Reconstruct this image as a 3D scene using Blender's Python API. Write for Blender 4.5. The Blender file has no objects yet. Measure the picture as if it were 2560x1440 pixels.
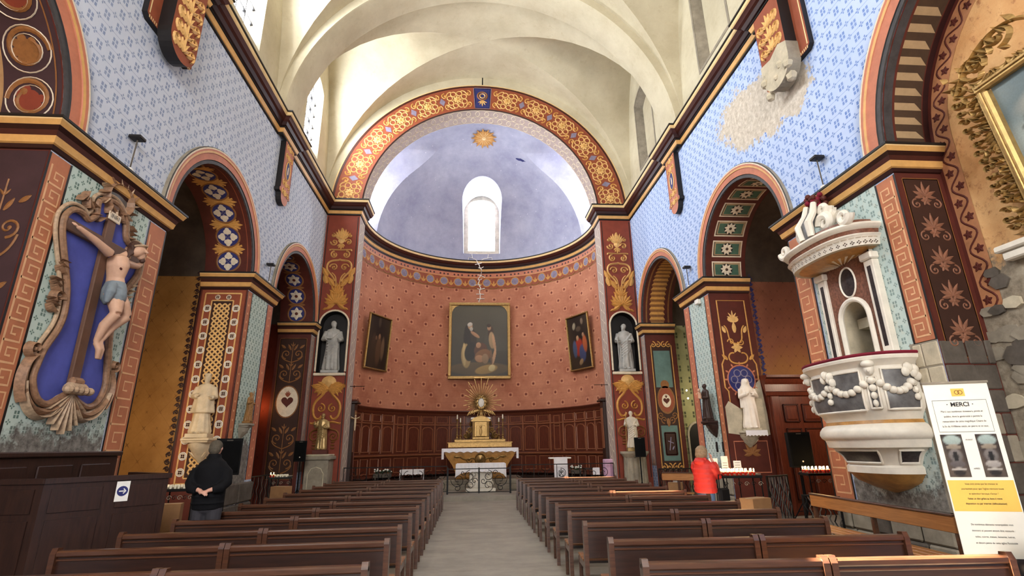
import bpy, bmesh, math, random
from math import sin, cos, pi as PI, sqrt, atan2, radians
from mathutils import Vector, Matrix
from mathutils.geometry import tessellate_polygon
rnd = random.Random(7)
sc = bpy.context.scene
col = sc.collection

# ------------------------------------------------------------------ camera
CAM_F, PITCH, YAW, ROLL = 1281.28, .300626, .0808666, -.0156102
CAM_LOC = Vector((-.37, 0, 1.70))
fw = Vector((sin(YAW) * cos(PITCH), cos(YAW) * cos(PITCH), sin(PITCH)))
rt0 = Vector((cos(YAW), -sin(YAW), 0))
up0 = rt0.cross(fw)
rt = cos(ROLL) * rt0 + sin(ROLL) * up0
up = -sin(ROLL) * rt0 + cos(ROLL) * up0
cd = bpy.data.cameras.new('camera')
cam = bpy.data.objects.new('camera', cd)
col.objects.link(cam)
M = Matrix.Identity(4)
for i in range(3):
    M[i][0], M[i][1], M[i][2], M[i][3] = rt[i], up[i], -fw[i], CAM_LOC[i]
cam.matrix_world = M
cd.sensor_fit = 'HORIZONTAL'
cd.sensor_width = 36
cd.lens = CAM_F / 2560 * 36
cd.clip_end = 200
sc.camera = cam

# ------------------------------------------------------------------ world, lights, exposure
w = bpy.data.worlds.new('world')
sc.world = w
w.use_nodes = True
w.node_tree.nodes['Background'].inputs[0].default_value = (.75, .85, 1, 1)
w.node_tree.nodes['Background'].inputs[1].default_value = 1.0
sc.view_settings.view_transform = 'Standard'
sc.view_settings.look = 'None'
sc.view_settings.gamma = 1
sc.view_settings.use_curve_mapping = False
sc.view_settings.exposure = 0.70
sc.cycles.max_bounces = 6
sc.cycles.diffuse_bounces = 4
sc.cycles.glossy_bounces = 2
sc.cycles.transmission_bounces = 2
sc.cycles.caustics_reflective = False
sc.cycles.caustics_refractive = False
sc.cycles.use_adaptive_sampling = True
sc.cycles.adaptive_threshold = .02
sc.cycles.use_denoising = True


def area(name, loc, direction, sx, sy, watts, colr, spread=PI):
    l = bpy.data.lights.new(name, 'AREA')
    l.shape = 'RECTANGLE'
    l.size, l.size_y, l.energy, l.color, l.spread = sx, sy, watts, colr, spread
    o = bpy.data.objects.new(name, l)
    col.objects.link(o)
    o.location = loc
    o.rotation_euler = Vector(direction).to_track_quat('-Z', 'Y').to_euler()
    return o


def lamp(name, kind, loc, watts, colr, r=.05, target=None, ang=1.6, blend=.7):
    l = bpy.data.lights.new(name, kind)
    l.energy, l.color, l.shadow_soft_size = watts, colr, r
    o = bpy.data.objects.new(name, l)
    col.objects.link(o)
    o.location = loc
    if kind == 'SPOT':
        l.spot_size, l.spot_blend = ang, blend
        o.rotation_euler = (Vector(target) - Vector(loc)).to_track_quat('-Z', 'Y').to_euler()
    return o


DAY = (.88, .94, 1.0)
# daylight through the clerestory windows (the glass sits inside the reveals); the low sun stands behind the left windows
for y in (5.075, 11.225, 16.825):
    area('daylight_left', (-6.585, y, 13.85), (1, 0, 0), 1.4, 2.5, 440, DAY)
    lamp('sunbeam_left', 'SPOT', (-6.45, y, 13.6), 260000, (1.0, .90, .70), .02, (2.95, y - 1.15, .84), .085, .35)
# apse windows
area('daylight_apse', (.1, 25.888, 13.2), (0, -1, 0), 1.3, 2.7, 190, DAY)
area('daylight_apse_left', (-6.3, 20.95, 13.3), (1, 0, -.1), 1.6, 3, 95, DAY)
area('daylight_apse_right', (6.3, 20.95, 13.3), (-1, 0, -.1), 1.6, 3, 80, DAY)
# added fill lights behind the photographer, shaped like a west window and door
area('added_fill_west', (0, -7.4, 8.0), (0, 1, -.10), 5.0, 5.5, 960, (1.0, .95, .88))
area('added_fill_west_door', (0, -7.5, 1.7), (0, 1, 0), 2.4, 2.9, 60, (1.0, .95, .90))
# chapel lamps
WARM = (1.0, .66, .34)
lamp('chapel_lamp', 'POINT', (-8.0, 10.9, 2.3), 55, (1.0, .76, .48), .12)
lamp('chapel_lamp', 'POINT', (8.6, 11.2, 3.4), 55, (1.0, .80, .58), .12)
lamp('chapel_lamp', 'POINT', (8.4, 16.9, 3.0), 45, (1.0, .85, .55), .1)
lamp('chapel_lamp', 'POINT', (-7.55, 18.3, 3.15), 7, (1.0, .5, .18), .05)

# ------------------------------------------------------------------ shader DSL
class S:
    def __init__(s, t, k): s.t, s.k = t, k
    def _m(s, op, *a, clamp=False):
        n = s.t.nodes.new('ShaderNodeMath'); n.operation = op; n.use_clamp = clamp
        for i, x in enumerate((s,) + a):
            if isinstance(x, S): s.t.links.new(x.k, n.inputs[i])
            else: n.inputs[i].default_value = x
        return S(s.t, n.outputs[0])
    def __add__(s, o): return s._m('ADD', o)
    __radd__ = __add__
    def __sub__(s, o): return s._m('SUBTRACT', o)
    def __rsub__(s, o): return (s * -1) + o
    def __mul__(s, o): return s._m('MULTIPLY', o)
    __rmul__ = __mul__
    def __truediv__(s, o): return s._m('DIVIDE', o)
    def abs(s): return s._m('ABSOLUTE')
    def fr(s): return s._m('FRACT')
    def mn(s, o): return s._m('MINIMUM', o)
    def mx(s, o): return s._m('MAXIMUM', o)
    def sin(s): return s._m('SINE')
    def sq(s): return s._m('SQRT')
    def at2(s, o): return s._m('ARCTAN2', o)
    def mod(s, o): return s._m('FLOORED_MODULO', o)
    def lt(s, o, w=.0): # soft step: 1 where s<o
        if not w: return s._m('LESS_THAN', o)
        return ((o - s) / w + .5)._m('MULTIPLY', 1.0, clamp=True)


class Mat:
    def __init__(m, name, rough=.6, metal=0, spec=.4):
        m.m = bpy.data.materials.new(name); m.m.use_nodes = True
        m.t = m.m.node_tree; m.b = m.t.nodes['Principled BSDF']
        m.b.inputs['Roughness'].default_value = rough
        m.b.inputs['Metallic'].default_value = metal
        m.b.inputs['Specular IOR Level'].default_value = spec
    def pos(m):
        g = m.t.nodes.new('ShaderNodeNewGeometry'); x = m.t.nodes.new('ShaderNodeSeparateXYZ')
        m.t.links.new(g.outputs['Position'], x.inputs[0])
        m.P = g.outputs['Position']
        return [S(m.t, x.outputs[i]) for i in range(3)]
    def noise(m, scale, det=4, rough=.6, vec=None, obj=False):
        n = m.t.nodes.new('ShaderNodeTexNoise'); n.inputs['Scale'].default_value = scale
        n.inputs['Detail'].default_value = det; n.inputs['Roughness'].default_value = rough
        if obj:
            c = m.t.nodes.new('ShaderNodeTexCoord'); vec = c.outputs['Object']
        elif vec is None:
            g = m.t.nodes.new('ShaderNodeNewGeometry'); vec = g.outputs['Position']
        if isinstance(vec, tuple):
            mp = m.t.nodes.new('ShaderNodeMapping'); mp.inputs['Scale'].default_value = vec
            c = m.t.nodes.new('ShaderNodeTexCoord' if obj else 'ShaderNodeNewGeometry')
            m.t.links.new(c.outputs['Position'], mp.inputs[0]); vec = mp.outputs[0]
        m.t.links.new(vec, n.inputs['Vector'])
        return S(m.t, n.outputs['Fac'])
    def rgb(m, c):
        n = m.t.nodes.new('ShaderNodeRGB'); n.outputs[0].default_value = tuple(c) + (1,)
        return n.outputs[0]
    def mix(m, f, a, b):
        n = m.t.nodes.new('ShaderNodeMix'); n.data_type = 'RGBA'
        if isinstance(f, S): m.t.links.new(f.k, n.inputs[0])
        else: n.inputs[0].default_value = f
        for i, c in ((6, a), (7, b)):
            if isinstance(c, tuple): n.inputs[i].default_value = c[:3] + (1,)
            else: m.t.links.new(c, n.inputs[i])
        return n.outputs[2]
    def col(m, c):
        if isinstance(c, tuple): m.b.inputs['Base Color'].default_value = c[:3] + (1,)
        else: m.t.links.new(c, m.b.inputs['Base Color'])
        return m
    def bump(m, f, strength=.2, dist=.01):
        n = m.t.nodes.new('ShaderNodeBump'); n.inputs['Strength'].default_value = strength
        n.inputs['Distance'].default_value = dist
        m.t.links.new(f.k, n.inputs['Height']); m.t.links.new(n.outputs[0], m.b.inputs['Normal'])
        return m


def srgb(r, g, b):
    f = lambda c: (c / 255 / 12.92) if c <= 10 else ((c / 255 + .055) / 1.055) ** 2.4
    return (f(r), f(g), f(b))


def paint(name, c, rough=.65, metal=0, var=.25, scale=6, bump=0, spec=.35, obj=False):
    """plain paint / stone / metal with a little wear"""
    m = Mat(name, rough, metal, spec)
    n = m.noise(scale, 5, .65, obj=obj)
    d = tuple(x * (1 - var) for x in c)
    l = tuple(min(1, x * (1 + var * .6)) for x in c)
    m.col(m.mix((n - .3) * 2.2, d, l))
    if bump: m.bump(n, bump, .02)
    return m.m


def emit(name, c, s):
    m = Mat(name); m.col(c)
    m.b.inputs['Emission Color'].default_value = c[:3] + (1,)
    m.b.inputs['Emission Strength'].default_value = s
    return m.m

# ------------------------------------------------------------------ mesh helpers
class MB:
    def __init__(s): s.v, s.f, s.m, s.mats = [], [], [], []
    def mi(s, mat):
        if mat not in s.mats: s.mats.append(mat)
        return s.mats.index(mat)
    def add(s, vs, fs, mat):
        k = len(s.v); i = s.mi(mat)
        s.v += [tuple(v) for v in vs]
        s.f += [tuple(k + a for a in f) for f in fs]; s.m += [i] * len(fs)
        return s
    def box(s, a, b, mat, c=0):
        x0, x1 = sorted((a[0], b[0])); y0, y1 = sorted((a[1], b[1])); z0, z1 = sorted((a[2], b[2]))
        if not c:
            vs = [(x, y, z) for x in (x0, x1) for y in (y0, y1) for z in (z0, z1)]
            return s.add(vs, [(0, 1, 3, 2), (4, 6, 7, 5), (0, 4, 5, 1), (2, 3, 7, 6), (0, 2, 6, 4), (1, 5, 7, 3)], mat)
        c = min(c, (x1 - x0) * .45, (y1 - y0) * .45, (z1 - z0) * .45)
        bm = bmesh.new()
        for v in [(x, y, z) for x in (x0, x1) for y in (y0, y1) for z in (z0, z1)]: bm.verts.new(v)
        bm.verts.ensure_lookup_table()
        for f in [(0, 1, 3, 2), (4, 6, 7, 5), (0, 4, 5, 1), (2, 3, 7, 6), (0, 2, 6, 4), (1, 5, 7, 3)]: bm.faces.new([bm.verts[i] for i in f])
        bmesh.ops.bevel(bm, geom=bm.edges[:], offset=c, segments=1, affect='EDGES')
        s.bm(bm, mat); return s
    def bm(s, bm, mat, mtx=None):
        bm.verts.index_update()
        vs = [(mtx @ v.co if mtx else v.co)[:] for v in bm.verts]
        s.add(vs, [[v.index for v in f.verts] for f in bm.faces], mat); bm.free()
    def prism(s, pts, mapf, h0, h1, mat, mats=None):
        """closed 2D outline extruded from h0 to h1; top at h1"""
        n = len(pts)
        vs = [mapf(u, v, h0) for u, v in pts] + [mapf(u, v, h1) for u, v in pts]
        tri = tessellate_polygon([[Vector((u, v, 0)) for u, v in pts]])
        s.add(vs, [tuple(n + i for i in t) for t in tri], mat)
        k = len(s.v) - 2 * n
        i = s.mi(mats or mat)
        for a in range(n):
            b = (a + 1) % n
            s.f.append((k + a, k + b, k + n + b, k + n + a)); s.m.append(i)
        return s
    def plate(s, outer, holes, mapf, mat, h=0):
        loops = [[Vector((u, v, 0)) for u, v in l] for l in [outer] + holes]
        vs = [mapf(p.x, p.y, h) for l in loops for p in l]
        s.add(vs, tessellate_polygon(loops), mat); return s
    def tube(s, pts, r, mat, n=8, cap=True, sq=(1, 1)):
        pts = [Vector(p) for p in pts]
        rs = r if isinstance(r, (list, tuple)) else [r] * len(pts)
        vs, fs = [], []
        up = None
        for i, p in enumerate(pts):
            d = (pts[min(i + 1, len(pts) - 1)] - pts[max(i - 1, 0)]).normalized()
            if up is None:
                up = Vector((0, 0, 1)) if abs(d.z) < .9 else Vector((0, 1, 0))
            a = d.cross(up).normalized(); b = a.cross(d).normalized(); up = b
            for k in range(n):
                t = 2 * PI * k / n
                vs.append(p + (a * cos(t) * sq[0] + b * sin(t) * sq[1]) * rs[i])
        for i in range(len(pts) - 1):
            for k in range(n):
                fs.append((i * n + k, i * n + (k + 1) % n, (i + 1) * n + (k + 1) % n, (i + 1) * n + k))
        if cap:
            fs.append(tuple(range(n))[::-1]); fs.append(tuple(range((len(pts) - 1) * n, len(pts) * n)))
        return s.add(vs, fs, mat)
    def lathe(s, prof, c, mat, n=24, a0=0, a1=2 * PI, sx=1, sy=1, mats=None):
        """prof: list of (r,z[,mat])"""
        full = abs(a1 - a0) > 6.28; m = n if full else n + 1
        vs = []
        for p in prof:
            for k in range(m):
                t = a0 + (a1 - a0) * k / n
                vs.append((c[0] + p[0] * cos(t) * sx, c[1] + p[0] * sin(t) * sy, c[2] + p[1]))
        base = len(s.v); s.v += vs
        for i in range(len(prof) - 1):
            mm = s.mi(prof[i][2] if len(prof[i]) > 2 else mat)
            for k in range(n):
                k2 = (k + 1) % m
                s.f.append((base + i * m + k, base + i * m + k2, base + (i + 1) * m + k2, base + (i + 1) * m + k)); s.m.append(mm)
        if full:
            for i in (0, len(prof) - 1):
                if prof[i][0] > 1e-4:
                    s.f.append(tuple(base + i * m + k for k in range(m))); s.m.append(s.mi(mat))
        return s
    def ell(s, c, r, mat, nu=14, nv=9, rot=None):
        vs, fs = [], []
        for i in range(nv + 1):
            p = PI * i / nv
            for k in range(nu):
                t = 2 * PI * k / nu
                v = Vector((r[0] * sin(p) * cos(t), r[1] * sin(p) * sin(t), r[2] * cos(p)))
                if rot: v = rot @ v
                vs.append(v + Vector(c))
        for i in range(nv):
            for k in range(nu):
                fs.append((i * nu + k, i * nu + (k + 1) % nu, (i + 1) * nu + (k + 1) % nu, (i + 1) * nu + k))
        return s.add(vs, fs, mat)
    def mould(s, path, prof, side=1, mapz=None):
        """path: plan points; prof: list (d, z, mat of the strip up to the next point)"""
        n = len(path); P = [Vector(p) for p in path]; off = []
        for i in range(n):
            ns = []
            for a, b in ((i - 1, i), (i, i + 1)):
                if 0 <= a and b < n:
                    d = (P[b] - P[a]).normalized(); ns.append(Vector((d.y, -d.x)) * side)
            m = ns[0] if len(ns) == 1 else (ns[0] + ns[1]) / (1 + ns[0].dot(ns[1]))
            off.append(m)
        base = len(s.v)
        for d, z, _ in prof:
            for i in range(n):
                q = P[i] + off[i] * d; s.v.append((q.x, q.y, z))
        for j in range(len(prof) - 1):
            mm = s.mi(prof[j][2])
            for i in range(n - 1):
                s.f.append((base + j * n + i, base + j * n + i + 1, base + (j + 1) * n + i + 1, base + (j + 1) * n + i)); s.m.append(mm)
        for i in (0, n - 1):
            s.f.append(tuple(base + j * n + i for j in range(len(prof)))); s.m.append(s.mi(prof[0][2]))
        return s
    def ring(s, u0, v0, prof, mapf, n=36, a0=0, a1=PI):
        """prof list (r,h,mat)"""
        base = len(s.v); m = n + 1
        for r, h, _ in prof:
            for k in range(m):
                t = a0 + (a1 - a0) * k / n
                s.v.append(tuple(mapf(u0 + r * cos(t), v0 + r * sin(t), h)))
        for j in range(len(prof) - 1):
            mm = s.mi(prof[j][2])
            for k in range(n):
                s.f.append((base + j * m + k, base + j * m + k + 1, base + (j + 1) * m + k + 1, base + (j + 1) * m + k)); s.m.append(mm)
        return s
    def build(s, name, parent=None, smooth=False, mtx=None):
        me = bpy.data.meshes.new(name)
        me.from_pydata(s.v, [], s.f)
        for m in s.mats: me.materials.append(m)
        for p, i in zip(me.polygons, s.m): p.material_index = i
        if smooth:
            for p in me.polygons: p.use_smooth = True
            try: me.set_sharp_from_angle(angle=smooth if smooth is not True else .7)
            except Exception: pass
        me.update()
        return link(name, me, parent)


def link(name, me, parent=None):
    o = bpy.data.objects.new(name, me); col.objects.link(o)
    if parent: o.parent = parent
    return o


def tag(o, label, cat=None, group=None, kind=None):
    o['label'] = label
    if cat: o['category'] = cat
    if group: o['group'] = group
    if kind: o['kind'] = kind
    return o


def thing(name, label, cat, loc=(0, 0, 0), rz=0, group=None):
    o = bpy.data.objects.new(name, None); col.objects.link(o)
    o.location = loc; o.rotation_euler = (0, 0, rz); o.empty_display_size = .1
    return tag(o, label, cat, group)


def local(o, par):
    """child built in world coordinates: keep it there under a placed parent"""
    bpy.context.view_layer.update
    loc = Matrix.Translation(par.location) @ Matrix.Rotation(par.rotation_euler[2], 4, 'Z')
    o.parent = par; o.matrix_parent_inverse = loc.inverted(); return o


def struct(o, label):
    return tag(o, label, None, None, 'structure')


def copy_tree(o, parent=None):
    c = o.copy(); col.objects.link(c); c.parent = parent
    for ch in [x for x in col.objects if x.parent == o]: copy_tree(ch, c)
    return c


def arc(u0, v0, r, a0=0, a1=PI, n=28, sv=1):
    return [(u0 + r * cos(a0 + (a1 - a0) * k / n), v0 + sv * r * sin(a0 + (a1 - a0) * k / n)) for k in range(n + 1)]

W = 6.11; YA = 19.0; ZS = 6.05
mapL = lambda u, v, h: (-W + h, u, v)
mapR = lambda u, v, h: (W - h, u, v)
mapY = lambda y0: (lambda u, v, h: (u, y0 - h, v))
mapXl = lambda x0: (lambda u, v, h: (x0 + h, u, v))
mapXr = lambda x0: (lambda u, v, h: (x0 - h, u, v))

# ------------------------------------------------------------------ flat ornament (painted or carved in low relief)
class Orn(MB):
    def __init__(s, mapf, h0=.004, h=.012):
        MB.__init__(s); s.map, s.h0, s.h = mapf, h0, h
    def P(s, u, v, h=0): return s.map(u, v, s.h0 + h)
    def poly(s, pts, mat, h=0):
        n = len(pts)
        s.add([s.P(u, v, h) for u, v in pts], tessellate_polygon([[Vector((u, v, 0)) for u, v in pts]]), mat)
    def stroke(s, pts, w, mat, taper=None, closed=False, flat=False, w2=None):
        n = len(pts); vs = []
        for i, (u, v) in enumerate(pts):
            a = pts[(i - 1) % n] if (i or closed) else pts[0]
            b = pts[(i + 1) % n] if (i < n - 1 or closed) else pts[-1]
            du, dv = b[0] - a[0], b[1] - a[1]; L = sqrt(du * du + dv * dv) or 1
            k = w * .5
            if taper: k *= taper[0] + (taper[1] - taper[0]) * i / (n - 1)
            nu, nv = -dv / L * k, du / L * k
            hh = s.h if not flat else 0
            vs += [s.P(u + nu, v + nv), s.P(u, v, hh), s.P(u - nu, v - nv)]
        fs = []
        for i in range(n if closed else n - 1):
            j = (i + 1) % n
            fs += [(3 * i, 3 * j, 3 * j + 1, 3 * i + 1), (3 * i + 1, 3 * j + 1, 3 * j + 2, 3 * i + 2)]
        s.add(vs, fs, mat)
    def leaf(s, u, v, ang, L, wd, mat, bend=0):
        pts = []
        for k in range(6):
            t = k / 5; a = ang + bend * t
            pts.append((u + cos(a) * L * t, v + sin(a) * L * t, wd * sin(PI * min(1, t * .85 + .12)) * .5))
        vs = []
        for k, (x, y, ww) in enumerate(pts):
            a = ang + bend * k / 5
            vs += [s.P(x - sin(a) * ww, y + cos(a) * ww), s.P(x, y, s.h), s.P(x + sin(a) * ww, y - cos(a) * ww)]
        s.add(vs, [q for i in range(5) for q in ((3 * i, 3 * i + 3, 3 * i + 4, 3 * i + 1), (3 * i + 1, 3 * i + 4, 3 * i + 5, 3 * i + 2))], mat)
    def disc(s, u, v, r, mat, n=16, ru=None, h=0, dome=0):
        ru = ru or r
        vs = [s.P(u, v, h + dome)] + [s.P(u + ru * cos(2 * PI * k / n), v + r * sin(2 * PI * k / n), h) for k in range(n)]
        s.add(vs, [(0, 1 + k, 1 + (k + 1) % n) for k in range(n)], mat)
    def circ(s, u, v, r, w, mat, n=20, ru=None, flat=False):
        ru = ru or r
        s.stroke([(u + ru * cos(2 * PI * k / n), v + r * sin(2 * PI * k / n)) for k in range(n)], w, mat, closed=True, flat=flat)
    def flower(s, u, v, r, n, mat, a0=0, wd=None, c=None):
        for k in range(n): s.leaf(u, v, a0 + 2 * PI * k / n, r, wd or r * .55, mat)
        s.disc(u, v, r * .25, c or mat, 10, dome=s.h * 1.2, h=s.h)
    def quatre(s, u, v, r, mat, a0=0):
        for k in range(4):
            a = a0 + k * PI / 2
            for da, rr in ((-.32, .72), (0, .98), (.32, .72)):
                s.disc(u + cos(a + da) * r * rr * .75, v + sin(a + da) * r * rr * .75, r * .24, mat, 8)
            s.poly([(u + cos(a) * r * .12 - sin(a) * r * .05, v + sin(a) * r * .12 + cos(a) * r * .05), (u + cos(a) * r * .12 + sin(a) * r * .05, v + sin(a) * r * .12 - cos(a) * r * .05),
                    (u + cos(a) * r * .75 + sin(a) * r * .25, v + sin(a) * r * .75 - cos(a) * r * .25), (u + cos(a) * r * .75 - sin(a) * r * .25, v + sin(a) * r * .75 + cos(a) * r * .25)], mat)
    def spiral(s, u, v, r, mat, w, a0=0, turns=1.4, d=1, r1=.12, n=26, taper=(1, .6)):
        pts = [(u + cos(a0 + d * 2 * PI * turns * k / n) * r * (1 - (1 - r1) * k / n), v + sin(a0 + d * 2 * PI * turns * k / n) * r * (1 - (1 - r1) * k / n)) for k in range(n + 1)]
        s.stroke(pts, w, mat, taper); s.disc(*pts[-1], w * .7, mat, 8, dome=s.h)
    def bez(s, p0, p1, p2, p3, w, mat, taper=None, n=12):
        s.stroke([tuple((1 - t) ** 3 * a + 3 * (1 - t) ** 2 * t * b + 3 * (1 - t) * t * t * c + t ** 3 * d for a, b, c, d in zip(p0, p1, p2, p3)) for t in [k / n for k in range(n + 1)]], w, mat, taper)
    def fan(s, u, v, r, n, a0, a1, mat, wd=None):
        for k in range(n):
            a = a0 + (a1 - a0) * (k / (n - 1)); q = r * (1 - .25 * abs(2 * k / (n - 1) - 1))
            s.leaf(u, v, a, q, wd or r * .22, mat)
    def rect(s, u0, v0, u1, v1, w, mat):
        for a, b in (((u0, v0), (u1, v0)), ((u1, v0), (u1, v1)), ((u1, v1), (u0, v1)), ((u0, v1), (u0, v0))): s.stroke([a, b], w, mat, flat=True)
    curv = False
    def fill(s, u0, v0, u1, v1, mat, h=0):
        if s.curv and u1 - u0 > .07:
            n = int((u1 - u0) / .06) + 1
            for k in range(n): s.fill(u0 + (u1 - u0) * k / n, v0, u0 + (u1 - u0) * (k + 1) / n, v1, mat, h)
            return
        s.add([s.P(u0, v0, h), s.P(u1, v0, h), s.P(u1, v1, h), s.P(u0, v1, h)], [(0, 1, 2, 3)], mat)
    def meander(s, u0, v0, u1, v1, mat, w):
        """running key along v"""
        W_ = u1 - u0; p = W_ * 1.15; v = v0
        key = [(0, 0), (1, 0), (1, .66), (.38, .66), (.38, .34), (.68, .34)]
        k2 = [(.0, .0), (0, 1)]
        while v + p <= v1 + .01:
            s.stroke([(u0 + a * W_, v + b * p) for a, b in [(.0, .14), (1, .14), (1, .82), (.36, .82), (.36, .46), (.66, .46)]], w, mat, flat=True)
            s.stroke([(u0 + a * W_, v + b * p) for a, b in [(0, .14), (0, 1.14)]], w, mat, flat=True)
            v += p
# ------------------------------------------------------------------ materials
def stencil(name, base, base2, ink, axis=1, s=.28, fade=.35, patch=None, petals=True, lines=True, rough=.75):
    """wall paint with a stencilled four-dot and four-petal diaper; axis = horizontal world axis"""
    m = Mat(name, rough, 0, .25); p = m.pos(); u, v = p[axis], p[2]
    a = ((u / s).fr() - .5).abs(); b = ((v / s).fr() - .5).abs()
    d = ((a - .12).abs() / .085).mx((b - .14).abs() / .11)
    f = d.lt(1, .25)
    a2 = ((u / s + .5).fr() - .5).abs(); b2 = ((v / s + .5).fr() - .5).abs()
    if petals:
        e = ((a2 - .12).abs() / .1 + b2 / .07).mn(a2 / .07 + (b2 - .12).abs() / .1)
        f = f.mx(e.lt(1, .3))
    if lines:
        f = f.mx(((b2 / .022).lt(1)) * .6)
    n = m.noise(1.1, 6, .7); n2 = m.noise(9, 5, .7)
    f = f * ((n * .5 + n2 * .9 - .12 + (1 - fade) * .35)._m('MULTIPLY', 1, clamp=True))
    c = m.mix((n - .3) * 2, base, base2)
    c = m.mix(f, c, ink)
    if patch:
        c = patch(m, p, c, n, n2)
    m.col(c); m.bump(n2, .12, .01)
    return m.m


def plaster_patch(m, p, c, n, n2):
    u, v = p[1], p[2]
    # fallen plaster on the right-hand wall
    uu = (u - 9.55) / 1.75; vv = (v - 8.95 - (u - 9.5) * .32) / .85
    d = (uu * uu + vv * vv).sq() + (n - .5) * 1.5 + (n2 - .5) * .8
    f = d.lt(.9, .06)
    return m.mix(f, c, m.mix((n2 - .35) * 3, srgb(178, 166, 150), srgb(224, 214, 200)))


def stain(m, p, c, n, n2, z0=2.0):
    # bare grey plaster near the floor and a blue stain by the second arch
    z = p[2] + (n - .5) * 2.2 + (n2 - .5) * .8
    return m.mix(z.lt(z0, .3), c, m.mix((n2 - .3) * 2.5, srgb(70, 64, 60), srgb(150, 146, 138)))


BLUE_L = stencil('blue_stencil_wall_paint_left', srgb(192, 200, 216), srgb(208, 214, 226), srgb(122, 138, 174))
BLUE_R = stencil('blue_stencil_wall_paint_right', srgb(176, 194, 230), srgb(196, 210, 238), srgb(92, 124, 190), patch=plaster_patch)
GREEN = stencil('green_stencil_paint', srgb(176, 196, 188), srgb(200, 212, 202), srgb(72, 100, 92), s=.19, patch=stain, lines=False)
GREEN_R = stencil('worn_green_stencil_paint', srgb(170, 192, 190), srgb(204, 214, 206), srgb(76, 104, 104), s=.19, lines=False, fade=.7, patch=lambda m, p, c, n, n2: stain(m, p, m.mix(((n2 - .5) * 8)._m('MULTIPLY', 1, clamp=True) * .35, c, srgb(206, 200, 184)), n, n2, 1.15))
GREENX = stencil('green_stencil_paint_chapel', srgb(150, 150, 110), srgb(185, 178, 130), srgb(50, 60, 45), axis=0, s=.42, lines=False, petals=False)
OCHRE = None


def diaper(name, base, base2, ink, s=.6, cross=True, axis=0, low=None):
    m = Mat(name, .8, 0, .2); p = m.pos(); u, v = p[axis], p[2]
    a, b = (u / s + v / (s * 1.25)), (u / s - v / (s * 1.25))
    fa = (a.fr() - .5).abs(); fb = (b.fr() - .5).abs()
    f = (fa.mn(fb)).lt(.012) * .35
    # little flowers at the crossings
    c2a = ((a + .5).fr() - .5).abs(); c2b = ((b + .5).fr() - .5).abs()
    if cross:
        g = ((c2a / .11 + c2b / .03).mn(c2a / .03 + c2b / .11)).lt(1, .3)
        h = (((fa) / .16 + fb / .035).mn(fa / .035 + fb / .16)).lt(1, .3)
        f = f.mx(g * .6).mx(h)
    n = m.noise(.8, 6, .7); n2 = m.noise(7, 5, .7)
    c = m.mix((n - .3) * 2.2, base, base2)
    if low:
        c = m.mix((p[2] + (n - .5) * 2).lt(low[0], 1.4), c, low[1])
    c = m.mix(f * ((n2 - .2) * 1.6)._m('MULTIPLY', 1, clamp=True), c, ink)
    m.col(c); m.bump(n2, .1, .01)
    return m.m


OCHRE = diaper('ochre_chapel_paint', srgb(144, 100, 50), srgb(186, 138, 78), srgb(88, 56, 28))
REDCH = diaper('dark_red_chapel_paint', srgb(92, 34, 22), srgb(120, 48, 30), srgb(60, 22, 16))
ROSECH = diaper('rose_brown_chapel_paint', srgb(122, 74, 58), srgb(146, 94, 72), srgb(66, 30, 28), s=.42, low=(3.6, srgb(168, 120, 66)))


def apse_paint():
    m = Mat('terracotta_stencil_apse_paint', .75, 0, .25); x, y, z = m.pos()
    u = (y - 20.2).at2(x) * 5.2; s = .78
    a = u / s; b = z / (s * .62)
    row = (b - b.fr()) * .5
    da = (((a + row).fr()) - .5); db = b.fr() - .5
    da, db = da.abs() * s, db.abs() * s * .62
    cr = (da.mx(db / 3.2)).lt(.018).mx((db.mx(da / 3.2)).lt(.018))
    r = (da * da + db * db).sq() + ((da - db).abs()) * .25
    f = ((r - .115).abs()).lt(.011)
    n = m.noise(.9, 6, .7); n2 = m.noise(8, 5, .7)
    # horizontal courses showing through
    cf = ((z / .28).fr() - .5).abs().lt(.04, .05) * .28
    c = m.mix((n - .3) * 2.2, srgb(162, 98, 74), srgb(200, 138, 108))
    c = m.mix(cf * n2, c, srgb(120, 60, 48))
    c = m.mix(f * .75, c, srgb(224, 168, 132)); c = m.mix(cr, c, srgb(96, 34, 30))
    m.col(c); m.bump(n2, .12, .01); return m.m


APSE = apse_paint()


def dome_paint():
    m = Mat('starry_blue_grey_dome_paint', .8, 0, .2); x, y, z = m.pos()
    n = m.noise(.7, 7, .72); n2 = m.noise(5, 5, .7)
    v = m.t.nodes.new('ShaderNodeTexVoronoi'); v.inputs['Scale'].default_value = 2.6
    g = m.t.nodes.new('ShaderNodeNewGeometry'); m.t.links.new(g.outputs['Position'], v.inputs['Vector'])
    st = S(m.t, v.outputs['Distance']).lt(.055, .03)
    c = m.mix((n - .3) * 2.3, srgb(146, 148, 176), srgb(188, 190, 208))
    c = m.mix(((n2 - .62) * 6)._m('MULTIPLY', 1, clamp=True) * .5, c, srgb(205, 204, 216))
    c = m.mix(st * .7, c, srgb(232, 230, 235))
    m.col(c); m.bump(n2, .1, .01); return m.m


DOME = dome_paint()


def vault_plaster():
    m = Mat('cream_lime_plaster', .85, 0, .2)
    n = m.noise(.55, 7, .7); n2 = m.noise(4, 6, .7); n3 = m.noise(22, 4, .6)
    c = m.mix((n - .3) * 2.4, srgb(182, 171, 145), srgb(212, 203, 178))
    c = m.mix(((n2 - .56) * 5)._m('MULTIPLY', 1, clamp=True) * .45, c, srgb(166, 150, 120))
    m.col(c); m.bump(n2 + n3 * .4, .18, .02); return m.m


VAULT = vault_plaster()


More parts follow.
